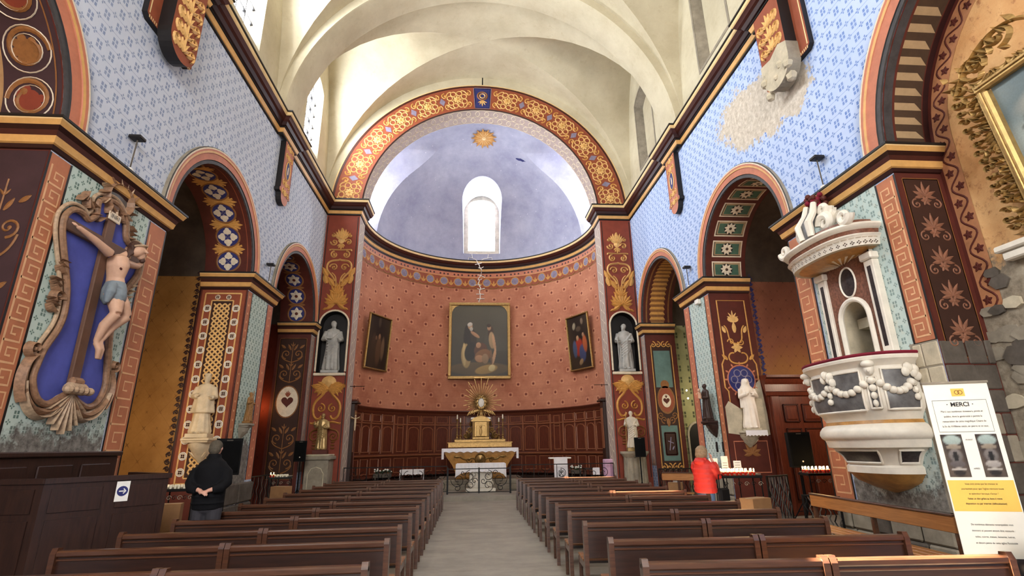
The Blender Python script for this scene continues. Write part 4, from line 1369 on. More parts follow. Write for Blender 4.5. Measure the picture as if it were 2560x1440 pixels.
for s in (-1, 1):
    xc = s * NXC
    o = Orn(mY, .006, .07)
    acanthus(o, xc, 9.55, .46, ORNL, 9, .12, .88)
    o.disc(xc, 9.5, .13, ORNL, 14, dome=.06); o.fan(xc, 9.35, .24, 5, PI * 1.2, PI * 1.8, ORNL, .1)
    for q in (-1, 1):
        o.spiral(xc + q * .27, 9.42, .14, ORNL, .06, a0=PI, turns=1.3, d=-q, n=20); o.spiral(xc + q * .33, 9.7, .09, ORNL, .05, a0=PI / 2, turns=1.2, d=q, n=16)
        o.bez((xc, 9.1), (xc + q * .3, 9.1), (xc + q * .45, 9.15), (xc + q * .4, 9.05), .06, ORNL)
        o.spiral(xc + q * .22, 8.9, .15, ORNL, .065, a0=PI / 2, turns=1.4, d=-q, n=22)
        o.bez((xc, 8.7), (xc + q * .1, 8.62), (xc + q * .45, 8.75), (xc + q * .46, 8.4), .075, ORNL); o.bez((xc + q * .46, 8.4), (xc + q * .46, 8.15), (xc + q * .2, 8.1), (xc + q * .12, 7.8), .07, ORNL)
        o.spiral(xc + q * .2, 8.38, .16, ORNL, .06, a0=0 if q > 0 else PI, turns=1.3, d=q, n=20)
        o.leaf(xc + q * .4, 8.0, PI / 2 - q * .5, .42, .2, ORNG); o.leaf(xc + q * .42, 7.72, PI / 2 - q * .2, .45, .22, ORNG); o.bez((xc + q * .05, 7.6), (xc + q * .1, 7.9), (xc + q * .05, 8.0), (xc + q * .25, 8.15), .05, ORNL)
        o.leaf(xc + q * .12, 7.6, PI / 2 - q * .6, .48, .2, ORNG)
    acanthus(o, xc, 6.95, .58, ORNG, 11, -.05, 1.05); acanthus(o, xc, 7.3, .45, ORNG, 7, .1, .9)
    for q in (-1, 1): o.leaf(xc + q * .05, 6.95, -PI / 2 + q * .9, .4, .16, ORNG); o.leaf(xc + q * .3, 6.78, -PI / 2 + q * 1.1, .2, .1, ORNG)
    o.stroke([(s * 4.9, 0.6), (s * 4.9, 10.5)], .03, BLACK, flat=True); o.stroke([(s * 6.05, .6), (s * 6.05, 10.5)], .03, BLACK, flat=True)
    o.build('gilded_candelabra_relief', wall_arch)
    o = Orn(mY, .006, .06)
    o.disc(xc, 4.02, .22, ORNL, 16, ru=.26, dome=.1); acanthus(o, xc, 3.75, .62, ORNG, 9, 1.0 if False else -.12, .28); acanthus(o, xc, 3.75, .62, ORNG, 5, .72, 1.12)
    for q in (-1, 1):
        o.fan(xc + q * .1, 3.95, .55, 4, -PI / 2 + q * .25, -PI / 2 + q * 1.2, ORNG, .15)
        o.bez((xc + q * .06, 3.9), (xc + q * .08, 3.4), (xc + q * .55, 3.5), (xc + q * .45, 2.95), .09, ORNG); o.bez((xc + q * .45, 2.95), (xc + q * .4, 2.7), (xc + q * .2, 2.65), (xc + q * .15, 2.85), .08, ORNG)
        o.spiral(xc + q * .2, 3.1, .16, ORNG, .06, a0=PI / 2, turns=1.3, d=q, n=20)
        o.bez((xc + q * .1, 2.6), (xc + q * .3, 2.7), (xc + q * .5, 2.5), (xc + q * .5, 2.62), .07, ORNG)
        o.bez((xc, 2.5), (xc + q * .15, 2.3), (xc + q * .5, 2.45), (xc + q * .48, 2.15), .07, ORNB); o.spiral(xc + q * .32, 2.15, .17, ORNB, .06, a0=0 if q > 0 else PI, turns=1.3, d=-q, n=20)
        for i in range(3): o.leaf(xc + q * .25, 1.95 - i * .1, -q * 0 + (0 if q > 0 else PI), .14, .08, ORNB)
    o.build('gilded_scroll_relief', wall_arch)
    # niche rim and sill
    rm = MB(); pth = [(xc - NR - .03, 4.4), (xc - NR - .03, 6.14)] + [(xc - (NR + .03) * cos(t), 6.14 + (NR + .03) * sin(t)) for t in [PI * k / 16 for k in range(17)]] + [(xc + NR + .03, 4.4)]
    rm.tube([mY(u, v, .01) for u, v in pth], .035, CREAM, 6); rm.build('niche_moulding', wall_arch)
    MB().box((xc - .56, YA - .1, 4.24), (xc + .56, YA + .05, 4.34), CREAM, .02).build('niche_sill', wall_arch)
# ------------------------------------------------------------------ pews
ORD = ['first', 'second', 'third', 'fourth', 'fifth', 'sixth', 'seventh', 'eighth', 'ninth', 'tenth', 'eleventh', 'twelfth']


def make_pew(L):
    t = thing('pew', 'pew', 'pew')
    def part(name, b, smooth=False): return b.build(name, t, smooth)
    part('back_rail', MB().box((0, -.035, .79), (L, .05, .845), PEW, .012))
    part('back_moulding', MB().box((.03, -.02, .755), (L - .03, .035, .772), PEW, .005))
    part('back_panel', MB().box((.03, -.008, .47), (L - .03, .018, .79), PEWD, .004))
    for x in (0, L - .05):
        part('end_post', MB().prism([(-.045, 0), (.02, 0), (.035, .43), (.055, .80), (.04, .865), (-.02, .87), (-.045, .82)], lambda u, v, h: (x + h, u, v), 0, .05, PEW).add([(x, u, v) for u, v in [(-.045, 0), (.02, 0), (.035, .43), (.055, .80), (.04, .865), (-.02, .87), (-.045, .82)]], [tuple(range(7))], PEW))
        part('front_leg', MB().box((x, .46, 0), (x + .045, .51, .42), PEW, .006))
        part('side_rail', MB().box((x + .004, .0, .345), (x + .042, .5, .425), PEW, .006))
    for k in range(3): part('seat_slat', MB().box((.0, .10 + k * .145, .425), (L, .23 + k * .145, .45), PEWS, .006))
    part('front_rail', MB().box((.04, .465, .33), (L - .04, .485, .42), PEWD, .004))
    return t


LL, LR = 1.525, 1.43
YL = [4.48, 5.56, 6.5, 7.56, 8.55, 9.55, 10.65, 11.68, 12.7, 13.7, 14.68, 15.6]
YR = [4.27, 5.27, 6.42, 7.4, 8.48, 9.5, 10.55, 11.57, 12.58, 13.57, 14.57, 15.55]
for side, YS, L in ((-1, YL, LL), (1, YR, LR)):
    proto = None
    for i, y in enumerate(YS):
        for half in (0, 1):
            if proto is None: proto = o = make_pew(L)
            else: o = copy_tree(proto)
            rz = -.06 if side > 0 else .01
            x = (.93 + half * (L + .012) * cos(rz)) if side > 0 else (-1.15 - (half + 1) * (L + .012) + .012)
            yy = y + (half * (L + .012) * sin(rz) if side > 0 else 0)
            o.location = (x, yy, 0); o.rotation_euler = (0, 0, rz)
            k = 11 - i
            o['label'] = 'brown wooden pew, %s row from the chancel step, %s, %s side' % (ORD[k], 'beside the aisle' if half == 0 else 'outer end', 'crucifix' if side < 0 else 'pulpit')
            o['group'] = 'pews in rows along the nave'
# white leaflets lying on a seat
for x in (2.55, 2.78, 3.22, 3.5):
    tag(MB().box((x, 5.35, .451), (x + .14, 5.5, .463), PAPER, .002).build('leaflet'), 'white leaflet lying on a pew seat near the roll-up banner', 'leaflet', 'leaflets on the pew seat')

# ------------------------------------------------------------------ choir panelling round the apse
t = thing('choir_panelling', 'dark red brown oak panelling curving round the apse behind the altar', 'panelling', (0, AYC, .155))
RP = 4.98
pm = lambda s, z, h: ((RP - h) * cos(s / RP), AYC + (RP - h) * sin(s / RP), z)
A0, A1 = radians(9), radians(171)
b = MB(); n = 54
vs = [pm(RP * (A0 + (A1 - A0) * k / n), z, 0) for k in range(n + 1) for z in (.155, 3.2)]
b.add(vs, [(2 * k, 2 * k + 1, 2 * k + 3, 2 * k + 2) for k in range(n)], OAK)
local(b.build('backing'), t)
def curved(name, prof, mat=None):
    path = [((RP) * cos(A0 + (A1 - A0) * k / 48), AYC + RP * sin(A0 + (A1 - A0) * k / 48)) for k in range(49)]
    local(MB().mould(path, prof, side=-1).build(name, smooth=.5), t)
curved('top_cornice', [(-.2, 3.12, OAK), (.03, 3.12, OAK), (.05, 3.2, OAKL), (.08, 3.22, OAK), (.13, 3.3, OAK), (.16, 3.32, OAK), (.16, 3.36, DARKW), (-.22, 3.37, DARKW)])
curved('middle_rail', [(0, 2.68, OAKL), (.04, 2.7, OAKL), (.04, 2.73, OAKL), (0, 2.75, OAKL)])
curved('dado_rail', [(0, 1.36, OAK), (.06, 1.38, OAKL), (.09, 1.42, OAKL), (.09, 1.46, OAK), (0, 1.5, OAK)])
curved('stall_seat', [(0, .58, DARKW), (.42, .58, DARKW), (.44, .6, OAK), (.44, .63, OAK), (.42, .64, OAK), (0, .64, OAK)])
curved('plinth', [(0, .155, DARKW), (.4, .155, DARKW), (.4, .3, DARKW), (.36, .32, DARKW), (.36, .5, DARKW), (0, .5, DARKW)])
nb = 20; da = (A1 - A0) / nb; wd = RP * da
def panel_mesh(w_, h_, arch=False):
    b = MB(); pf = lambda u, v, h: (u, -h, v)
    if arch: pts = [(-w_ / 2, 0), (w_ / 2, 0), (w_ / 2, h_ - .12), (w_ * .32, h_ - .03), (0, h_), (-w_ * .32, h_ - .03), (-w_ / 2, h_ - .12)]
    else: pts = [(-w_ / 2, 0), (w_ / 2, 0), (w_ / 2, h_), (-w_ / 2, h_)]
    ins = lambda d: [(u * (1 - 2 * d / w_), d + v * (1 - 2 * d / h_)) for u, v in pts]
    n = len(pts); L = [(pts, 0), (ins(.012), .028), (ins(.03), .028), (ins(.045), .008)]
    base = 0
    vs = [pf(u, v, h) for pp, h in L for u, v in pp]
    b.add(vs, [(j * n + k, j * n + (k + 1) % n, (j + 1) * n + (k + 1) % n, (j + 1) * n + k) for j in range(3) for k in range(n)], OAKL)
    b.add([pf(u, v, .008) for u, v in L[3][0]], [tuple(range(n))], OAK)
    o = b.build('tmp'); m = o.data; bpy.data.objects.remove(o); return m
pmesh = {k: panel_mesh(*v) for k, v in {'u': (wd * .8, .32), 't': (wd * .8, 1.08, True), 'l': (wd * .8, .62), 'n': (wd * .5, .5), 'm': (wd * .5, 1.15)}.items()}
stile = MB().box((-.035, -.03, 1.5), (.035, .01, 3.12), OAKL, .008).build('tmp'); sm = stile.data; bpy.data.objects.remove(stile)
for k in range(nb + 1):
    a = A0 + da * k
    o = link('stile', sm, None); o.location = (RP * cos(a), AYC + RP * sin(a), 0); o.rotation_euler = (0, 0, a - PI / 2); bpy.context.view_layer.update(); local(o, t)
    if k == nb: break
    a += da / 2
    for key, z in ((('u', 2.78), ('t', 1.55), ('l', .7)) if k not in (4, 15) else (('n', 2.55), ('m', 1.4 + .15), ('l', .7))):
        o = link('panel', pmesh[key], None); o.location = (RP * cos(a), AYC + RP * sin(a), z); o.rotation_euler = (0, 0, a - PI / 2); local(o, t)
for s in (-1, 1):
    b = MB().box((s * 4.72, 20.05, .155), (s * 5.15, 20.5, 3.35), DARKW, .02).box((s * 4.62, 19.98, 3.35), (s * 5.2, 20.6, 3.43), DARKW, .02).box((s * 4.67, 20.0, 3.43), (s * 5.2, 20.55, 3.5), OAK, .02)
    b.box((s * 4.70, 20.12, 1.6), (s * 4.73, 20.42, 3.1), OAKL, .008)
    local(b.build('end_pilaster'), t)

# ------------------------------------------------------------------ high altar
t = thing('high_altar', 'gilded wooden high altar with a flaring front behind the iron gate', 'altar', (0.0, 22.0, .5))
b = MB()
pr = [(.96, .02), (1.02, .1), (.98, .18), (1.0, .3), (1.12, .55), (1.3, .8), (1.38, .92), (1.42, 1.0), (1.42, 1.08)]
vs = []; fs = []
for w_, z in pr: vs += [(-w_, -.45 * w_ / 1.42, z), (w_, -.45 * w_ / 1.42, z), (w_, .5, z), (-w_, .5, z)]
for i in range(len(pr) - 1):
    for k in range(4): fs.append((i * 4 + k, i * 4 + (k + 1) % 4, i * 4 + 4 + (k + 1) % 4, i * 4 + 4 + k))
b.add(vs, fs, MARBO); b.build('altar_body', t)
MB().box((-1.5, -.5, 1.08), (1.5, .55, 1.16), MARBO, .015).build('altar_slab', t)
o = Orn(lambda u, v, h: (u, -.36 - (v - .5) * .25 - h, v), .01, .03)
o.disc(0, .75, .16, GILTD, 16, dome=.05); o.circ(0, .75, .2, .05, GILTD)
for s in (-1, 1):
    o.bez((s * .2, .75), (s * .4, .9), (s * .5, .6), (s * .8, .85), .06, GILTD); o.spiral(s * .45, .72, .12, GILTD, .04, turns=1.2, d=s); o.leaf(s * .8, .85, 0 if s > 0 else PI, .25, .1, GILTD)
o.build('carved_front', t)
MB().box((-1.31, -.05, 1.20), (1.31, .6, 1.40), GILTD, .02).box((-1.33, -.07, 1.37), (1.33, .6, 1.41), GILT, .01).build('lower_gradine', t)
MB().box((-1.06, .1, 1.41), (1.06, .62, 1.52), GILTD, .015).build('upper_gradine', t)
c = MB()
def drop(xs, y, ztop, zlow, scal, mat=CLOTH):
    n = len(xs); vs = []
    for k, x in enumerate(xs):
        vs += [(x, y, ztop), (x, y - .02 - .008 * sin(k * .9), zlow + scal * abs(sin(k * .55)))]
    c.add(vs, [(2 * k, 2 * k + 1, 2 * k + 3, 2 * k + 2) for k in range(n - 1)], mat)
c.box((-1.52, 21.47, 1.662), (1.52, 22.2, 1.675), CLOTH, .004)
drop([-1.52 + 3.04 * k / 60 for k in range(61)], 21.47, 1.67, 1.50, .05)
for s in (-1, 1): c.box((s * 1.52, 21.47, 1.26), (s * 1.528, 22.1, 1.67), CLOTH); c.box((s * 1.44, 21.455, 1.27), (s * 1.53, 21.47, 1.66), CLOTH)
tag(c.build('altar_cloth'), 'white linen cloth with a scalloped lace edge on the gilded high altar', 'altar cloth')

t = thing('tabernacle', 'gilded tabernacle with carved volutes on the high altar', 'tabernacle', (0.03, 22.35, 2.02))
b = MB().box((-.36, -.22, 0), (.36, .2, .1), GILTD, .02).box((-.3, -.2, .1), (.3, .2, .72), GILTD, .02)
for s in (-1, 1): b.tube([(s * .3, -.2, .1), (s * .3, -.2, .72)], .05, GILT, 8)
b.build('body', t)
MB().prism([(-.4, .72), (.4, .72), (.4, .78)] + [(.36 * cos(q), .78 + .14 * sin(q)) for q in [PI * k / 10 for k in range(11)]] + [(-.4, .78)], lambda u, v, h: (u, -h, v), -.2, .24, GILT).build('pediment', t)
MB().box((-.42, -.22, .8), (-.22, .2, .88), WHITEP, .02).box((.22, -.22, .8), (.42, .2, .88), WHITEP, .02).build('white_cap', t)
d = MB().box((-.19, -.225, .12), (.19, -.2, .55), GILT, .01).prism([(-.19, .55)] + [(-.19 * cos(q), .55 + .12 * sin(q)) for q in [PI * k / 8 for k in range(9)]], lambda u, v, h: (u, -h, v), .2, .225, GILT).build('door', t)
MB().ell((0, -.24, .3), (.06, .03, .16), GILT).ell((0, -.25, .5), (.05, .04, .05), GILT).build('figure_relief', d)
for s in (-1, 1):
    o = Orn(lambda u, v, h: (u, -.1 - h, v), .0, .08)
    o.spiral(s * .62, .16, .15, GILT, .09, a0=PI / 2, turns=1.3, d=s); o.spiral(s * .47, .38, .12, GILT, .08, a0=-PI / 2, turns=1.2, d=-s)
    o.fan(s * .5, .02, .3, 4, PI * .3, PI * .7, GILTD); o.leaf(s * .42, .5, PI / 2, .25, .12, GILTD)
    o.build('volute', t)
t = thing('monstrance', 'gilded sunburst monstrance with long rays above the tabernacle', 'monstrance', (.05, 22.35, 2.92))
MB().lathe([(.16, 0), (.14, .05), (.06, .1), (.05, .2), (.09, .25), (.05, .3), (.04, .4)], (0, 0, 0), GILT, 16).build('foot', t)
zc = .60
r_ = random.Random(2)
for k in range(44):
    a = 2 * PI * k / 44; up_ = max(0, sin(a))
    L = (.52 + .2 * (k % 2) + .14 * r_.random()) * (1 + .42 * up_ ** 4) * (.8 if sin(a) < -.3 else 1)
    rb = MB(); w0 = .022
    x, z = cos(a), sin(a)
    rb.add([(x * .15 - z * w0, .02, zc + z * .15 + x * w0), (x * .15 + z * w0, .02, zc + z * .15 - x * w0), (x * L + z * .012, .0, zc + z * L - x * .012), (x * L - z * .012, .0, zc + z * L + x * .012), (x * .3, -.03, zc + z * .3), (x * .3, .05, zc + z * .3)],
           [(0, 1, 4), (1, 2, 4), (2, 3, 4), (3, 0, 4), (0, 1, 5), (1, 2, 5), (2, 3, 5), (3, 0, 5)], GILT)
    rb.build('ray', t)
MB().ell((0, -.03, zc), (.13, .05, .19), WHITEP, 18, 10).build('host_glass', t)
w2 = MB(); w2.tube([(.17 * cos(a), -.06, zc + .23 * sin(a)) for a in [2 * PI * k / 24 for k in range(25)]], .04, GILT, 6)
for k in range(10): w2.ell((.2 * cos(k * .63), -.07, zc + .26 * sin(k * .63)), (.07, .05, .06), GILTD, 8, 6)
w2.build('cloud_frame', t)
b = MB()
for s in (-1, 1):
    for q in range(5): b.ell((s * (.12 + .1 * q), -.02, .28 - .03 * q), (.14, .03, .04), GILTD, 8, 5, Matrix.Rotation(s * (.5 + .1 * q), 3, 'Y'))
b.build('leaf_spray', t)


def candlestick(x, y, z, h, ch, lab):
    t = thing('candlestick', 'gilded candlestick %s' % lab, 'candlestick', (x, y, z), 0, 'candlesticks on the high altar')
    MB().lathe([(.10, 0), (.10, .03), (.05, .06), (.04, .12), (.07, .16), (.03, .2), (.022, h * .6), (.045, h * .66), (.02, h * .72), (.02, h * .9), (.055, h * .95), (.06, h), (0, h)], (0, 0, 0), GILTD, 12).build('stem', t, True)
    c = MB().lathe([(.025, 0), (.025, ch), (.006, ch + .005), (.003, ch + .03)], (x, y, z + h), WAX, 10).build('altar_candle', None, True)
    tag(c, 'white candle in the candlestick %s' % lab, 'candle', 'altar candles')
for x, h, lab in ((-.95, .82, 'at the crucifix-side end of the high altar'), (.95, .82, 'at the pulpit-side end of the high altar'), (-.82, .7, 'close to the tabernacle volute, crucifix side'), (.80, .7, 'close to the tabernacle volute, pulpit side')): candlestick(x, 22.5 if h < .8 else 22.2, 2.02, h, .17, lab)

# ------------------------------------------------------------------ front altar
t = thing('altar_table', 'small white marble altar table standing behind the iron gate', 'altar', (0, 20.35, .155))
b = MB().box((-.55, -.3, 0), (.55, .3, .12), MARBLE, .02).box((-.42, -.25, .12), (.42, .25, .85), MARBLE, .02); b.build('pedestal', t)
for s in (-1, 1):
    o = Orn(lambda u, v, h: (u, -.26 - h, v), 0, .05); o.spiral(s * .36, .3, .17, MARBLE, .07, a0=PI / 2, turns=1.3, d=s); o.spiral(s * .3, .62, .13, MARBLE, .06, a0=-PI / 2, turns=1.2, d=-s); o.build('scroll_bracket', t)
MB().box((-.86, -.36, .87), (.86, .4, .965), MARBLE, .02).build('table_top', t)
c = MB(); c.box((-.9, 19.96, 1.122), (.9, 20.78, 1.135), CLOTH, .004)
xs = [-.92 + 1.84 * k / 60 for k in range(61)]; vs = []
for k, x in enumerate(xs):
    low = .83 - .22 * (abs(x) / .92) ** 6 + .02 * abs(sin(k * .7)); vs += [(x, 19.95 - .015 * sin(k * .8), 1.13), (x * 1.02, 19.93 - .03 * sin(k * .8), low)]
c.add(vs, [(2 * k, 2 * k + 1, 2 * k + 3, 2 * k + 2) for k in range(60)], CLOTH)
for s in (-1, 1): c.add([(s * .9, 19.96, 1.13), (s * .94, 19.92, .58), (s * .95, 20.4, .62), (s * .9, 20.78, 1.13), (s * .94, 20.7, .6)], [(0, 1, 2, 4, 3)], CLOTH)
tag(c.build('altar_cloth'), 'white cloth with a lace hem draped over the small marble altar table', 'altar cloth')

# ------------------------------------------------------------------ iron gate and communion rail
def iron_panel(x0, x1, z0, z1, y, t, scrolls):
    MB().box((x0, y - .015, z1 - .03), (x1, y + .015, z1), IRON).build('top_bar', t)
    MB().box((x0, y - .012, z0), (x1, y + .012, z0 + .025), IRON).build('bottom_bar', t)
    def sc_(pts, r=.011, name='scroll'): MB().tube([(u, y, v) for u, v in pts], r, IRON, 6).build(name, t)
    for cx, cz, r, a0, d, tn in scrolls:
        n = 22; sc_([(cx + cos(a0 + d * 2 * PI * tn * k / n) * r * (1 - .8 * k / n), cz + sin(a0 + d * 2 * PI * tn * k / n) * r * (1 - .8 * k / n)) for k in range(n + 1)])
    return t


GY = 19.2
for s, nm in ((-1, 'left'), (1, 'right')):
    x0, x1 = (-1.17, -.095) if s < 0 else (-.065, 1.01)
    t = thing('iron_gate', 'wrought iron scroll gate leaf hinged on the %s post before the altar table' % ('crucifix-side' if s < 0 else 'pulpit-side'), 'gate', (0, 0, 0))
    hx, ix = (x0, x1) if s < 0 else (x1, x0)
    q = 1 if s < 0 else -1
    iron_panel(x0, x1, .2, 1.0, GY, t, [(ix - q * .3, .74, .2, PI / 2, q, 1.2), (ix - q * .3, .42, .2, -PI / 2, -q, 1.2), (ix - q * .72, .62, .25, 0 if q < 0 else PI, q, 1.3), (ix - q * .75, .36, .13, PI / 2, -q, 1.1), (ix - q * .14, .58, .11, 0, q, 1.1), (ix - q * .55, .85, .09, 0, -q, 1.1)])
    MB().box((hx - .022, GY - .022, .155), (hx + .022, GY + .022, 1.04), IRON).build('hinge_post', t)
    MB().box((ix - .014, GY - .014, .18), (ix + .014, GY + .014, 1.02), IRON).build('meeting_bar', t)
for s in (-1, 1):
    xa, xb = (-4.75, -1.2) if s < 0 else (1.04, 4.75)
    t = thing('communion_rail', 'long wrought iron communion rail on the %s side of the gate' % ('crucifix' if s < 0 else 'pulpit'), 'railing', (0, 0, 0))
    sl = []; x = xa + .3; k = 0
    while x < xb - .15:
        sl += [(x, .78, .17, PI / 2, 1 if k % 2 else -1, 1.2), (x, .45, .17, -PI / 2, -1 if k % 2 else 1, 1.2)]; x += .38; k += 1
    iron_panel(xa, xb, .24, 1.1, GY, t, sl)
    x = xa
    while x <= xb + .01:
        MB().box((x - .01, GY - .01, .155), (x + .01, GY + .01, 1.1), IRON).build('baluster', t); x += (xb - xa) / 9

# ------------------------------------------------------------------ things standing in the chancel
t = thing('lectern', 'lectern with a white cloth hanging down its front behind the rail', 'lectern', (2.92, 19.9, .155))
MB().box((-.04, -.04, 0), (.04, .04, 1.05), OAK, .01).box((-.25, -.2, 0), (.25, .2, .04), OAK, .01).build('stand', t)
MB().box((-.40, -.2, 1.10), (.40, .2, 1.15), WHITEP, .01).build('book_rest', t)
c = MB().box((-.25, -.225, .42), (.25, -.205, 1.16), CLOTH, .005); c.build('hanging_cloth', t)
o = Orn(lambda u, v, h: (u, -.226 - h, v), .003, .003); o.stroke([(0, .6), (0, .8)], .02, BLACK); o.stroke([(-.08, .5), (.08, .7)], .02, BLACK); o.stroke([(.08, .5), (-.08, .7)], .02, BLACK); o.circ(0, .6, .11, .015, BLACK); o.build('embroidered_monogram', t)
PINKC = paint('lilac_pink_cloth', srgb(206, 166, 192), .85, var=.1); PINKD = paint('lilac_shadow_cloth', srgb(150, 112, 138), .85, var=.15)
t = thing('covered_stand', 'box shaped stand draped in lilac pink cloth beside the pier', 'stand', (4.86, 19.75, .155))
MB().box((-.31, -.2, .0), (.31, .2, 1.06), PINKC, .03).build('draped_cover', t)
MB().box((-.13, -.205, .3), (.13, -.195, .95), PINKD, .004).build('front_opening', t)
b = MB()
for k in range(6): b.tube([(-.1 + .04 * k, -.215, .35), (-.1 + .04 * k, -.21, .9)], .008, PINKC, 5)
b.build('cloth_pleats', t)
t = thing('side_table', 'small table under a white lace trimmed cloth on the crucifix side of the chancel', 'table', (-2.5, 20.1, .155))
MB().box((-.4, -.25, .76), (.4, .25, .80), OAK, .01).build('table_top', t)
for x in (-.36, .36):
    for y in (-.2, .2): MB().box((x - .02, y - .02, 0), (x + .02, y + .02, .76), OAK).build('leg', t)
c = MB().box((-2.92, 19.83, .956), (-2.08, 20.37, .966), CLOTH, .003)
vs = []
for k in range(41):
    x = -2.92 + .84 * k / 40; vs += [(x, 19.83, .96), (x, 19.82 - .01 * sin(k), .78 + .03 * abs(sin(k * .6)))]
c.add(vs, [(2 * k, 2 * k + 1, 2 * k + 3, 2 * k + 2) for k in range(40)], CLOTH)
for x in (-2.92, -2.08): c.box((x - .006, 19.83, .6), (x + .006, 20.3, .96), CLOTH)
tag(c.build('table_cloth'), 'white lace trimmed cloth on the small chancel table', 'cloth')
t = thing('side_table', 'low dark table with a narrow lace runner next to the lilac stand', 'table', (4.1, 20.0, .155))
MB().box((-.3, -.2, .70), (.3, .2, .76), DARKW, .01).build('table_top', t)
for x in (-.26, .26):
    for y in (-.16, .16): MB().box((x - .02, y - .02, 0), (x + .02, y + .02, .70), DARKW).build('leg', t)
MB().box((.02, -.21, .52), (.28, -.2, .77), CLOTH, .002).build('lace_runner', t)
r_ = random.Random(9)
LEAF = paint('dark_leaf_green', srgb(40, 56, 34), .6, var=.3)
for (x, y, w_, lab) in ((-3.55, 19.95, .32, 'trough of small white flowers left of the lace covered chancel table'), (3.55, 20.1, .2, 'trough of pale flowers between the lectern and the lilac stand')):
    t = thing('flower_trough', lab, 'flowers', (x, y, .155))
    MB().box((-w_, -.1, .55), (w_, .1, .70), STONED, .02).box((-w_ * .8, -.08, 0), (-w_ * .7, .08, .55), STONED).box((w_ * .7, -.08, 0), (w_ * .8, .08, .55), STONED).build('trough', t)
    b = MB()
    for k in range(26): b.ell((r_.uniform(-w_, w_), r_.uniform(-.09, .06), .72 + r_.random() * .1), (.035, .03, .04), LEAF, 6, 4)
    b.build('foliage', t)
    for k in range(14): MB().ell((r_.uniform(-w_, w_), -.08 + r_.uniform(-.03, .03), .76 + r_.random() * .09), (.035, .03, .028), WHITEP, 7, 5).build('blossom', t)
t = thing('processional_cross', 'tall processional crucifix leaning by the end of the choir panelling', 'crucifix', (-4.55, 19.7, .155))
MB().tube([(0, 0, 0), (-.03, 0, 2.2)], .018, OAK, 8).build('pole', t)
MB().tube([(-.03, 0, 2.2), (-.04, 0, 2.85)], .016, GILTD, 8).tube([(-.24, 0, 2.62), (.16, 0, 2.62)], .016, GILTD, 8).build('cross_bars', t)
MB().tube([(-.035, -.03, 2.66), (-.035, -.04, 2.45), (-.035, -.03, 2.2)], [.03, .04, .02], PLASTW, 8).tube([(-.2, -.03, 2.68), (-.035, -.04, 2.6), (.12, -.03, 2.68)], .015, PLASTW, 6).ell((-.03, -.05, 2.71), (.03, .03, .035), PLASTW, 8, 6).build('corpus', t)
for s in (-1, 1):
    t = tag(MB().tube([(s * 4.85, 19.5, 3.92), (s * 4.3, 19.5, 3.92)], .012, IRON, 6).tube([(s * 4.85, 19.5, 4.05), (s * 4.85, 19.5, 3.6)], .012, IRON, 6).build('curtain_bracket'), 'thin iron bracket sticking out of the %s chancel pier jamb' % ('crucifix side' if s < 0 else 'pulpit side'), 'bracket')
# ------------------------------------------------------------------ paintings
def vcol_mat(name, rough=.45):
    m = Mat(name, rough, 0, .4); a = m.t.nodes.new('ShaderNodeVertexColor'); a.layer_name = 'paint'
    n = m.noise(40, 4, .7)
    m.col(m.mix((n - .35) * .5, a.outputs[0], (.02, .015, .01))); return m.m


CANVAS = vcol_mat('oil_paint_canvas')


def blobs(bg, items):
    def f(u, v):
        c = list(bg(u, v))
        for (cx, cy, rx, ry, rot, cc, soft) in items:
            dx, dy = u - cx, v - cy; ca, sa = cos(rot), sin(rot)
            a, b = (dx * ca + dy * sa) / rx, (-dx * sa + dy * ca) / ry
            d = a * a + b * b
            if d < 1.6:
                k = max(0, min(1, (1 - d) / soft + .5)); sh = .75 + .35 * (b * .5 + .3)
                c = [x * (1 - k) + y * k * sh for x, y in zip(c, cc)]
        return c
    return f


def canvas(name, w_, h_, fn, nx, ny, parent, shape=None):
    vs = [(-w_ / 2 + w_ * i / nx, 0, h_ * j / ny) for j in range(ny + 1) for i in range(nx + 1)]
    fs = [(j * (nx + 1) + i, j * (nx + 1) + i + 1, (j + 1) * (nx + 1) + i + 1, (j + 1) * (nx + 1) + i) for j in range(ny) for i in range(nx)]
    me = bpy.data.meshes.new(name); me.from_pydata(vs, [], fs); me.materials.append(CANVAS)
    ca = me.color_attributes.new('paint', 'FLOAT_COLOR', 'POINT')
    for k, v in enumerate(vs):
        c = fn((v[0] / w_) + .5, v[2] / h_); ca.data[k].color = (c[0], c[1], c[2], 1)
    return link(name, me, parent)


def frame(t, w_, h_, fw_, depth, m1, m2, name='frame'):
    for nm, a, b_ in (('frame_bottom', (-w_ / 2 - fw_, -fw_), (w_ / 2 + fw_, 0)), ('frame_top', (-w_ / 2 - fw_, h_), (w_ / 2 + fw_, h_ + fw_)), ('frame_side', (-w_ / 2 - fw_, 0), (-w_ / 2, h_)), ('frame_side', (w_ / 2, 0), (w_ / 2 + fw_, h_))):
        b = MB().box((a[0], -depth, a[1]), (b_[0], .03, b_[1]), m1, fw_ * .18)
        cx = lambda p, q, f: p + (q - p) * f
        if b_[0] - a[0] > b_[1] - a[1]: b.box((a[0] + fw_ * .3, -depth - .02, cx(a[1], b_[1], .35)), (b_[0] - fw_ * .3, -depth + .01, cx(a[1], b_[1], .65)), m2, .01)
        else: b.box((cx(a[0], b_[0], .35), -depth - .02, a[1]), (cx(a[0], b_[0], .65), -depth + .01, b_[1]), m2, .01)
        b.build(nm, t)


def lerp(a, b, t): return [x * (1 - t) + y * t for x, y in zip(a, b)]


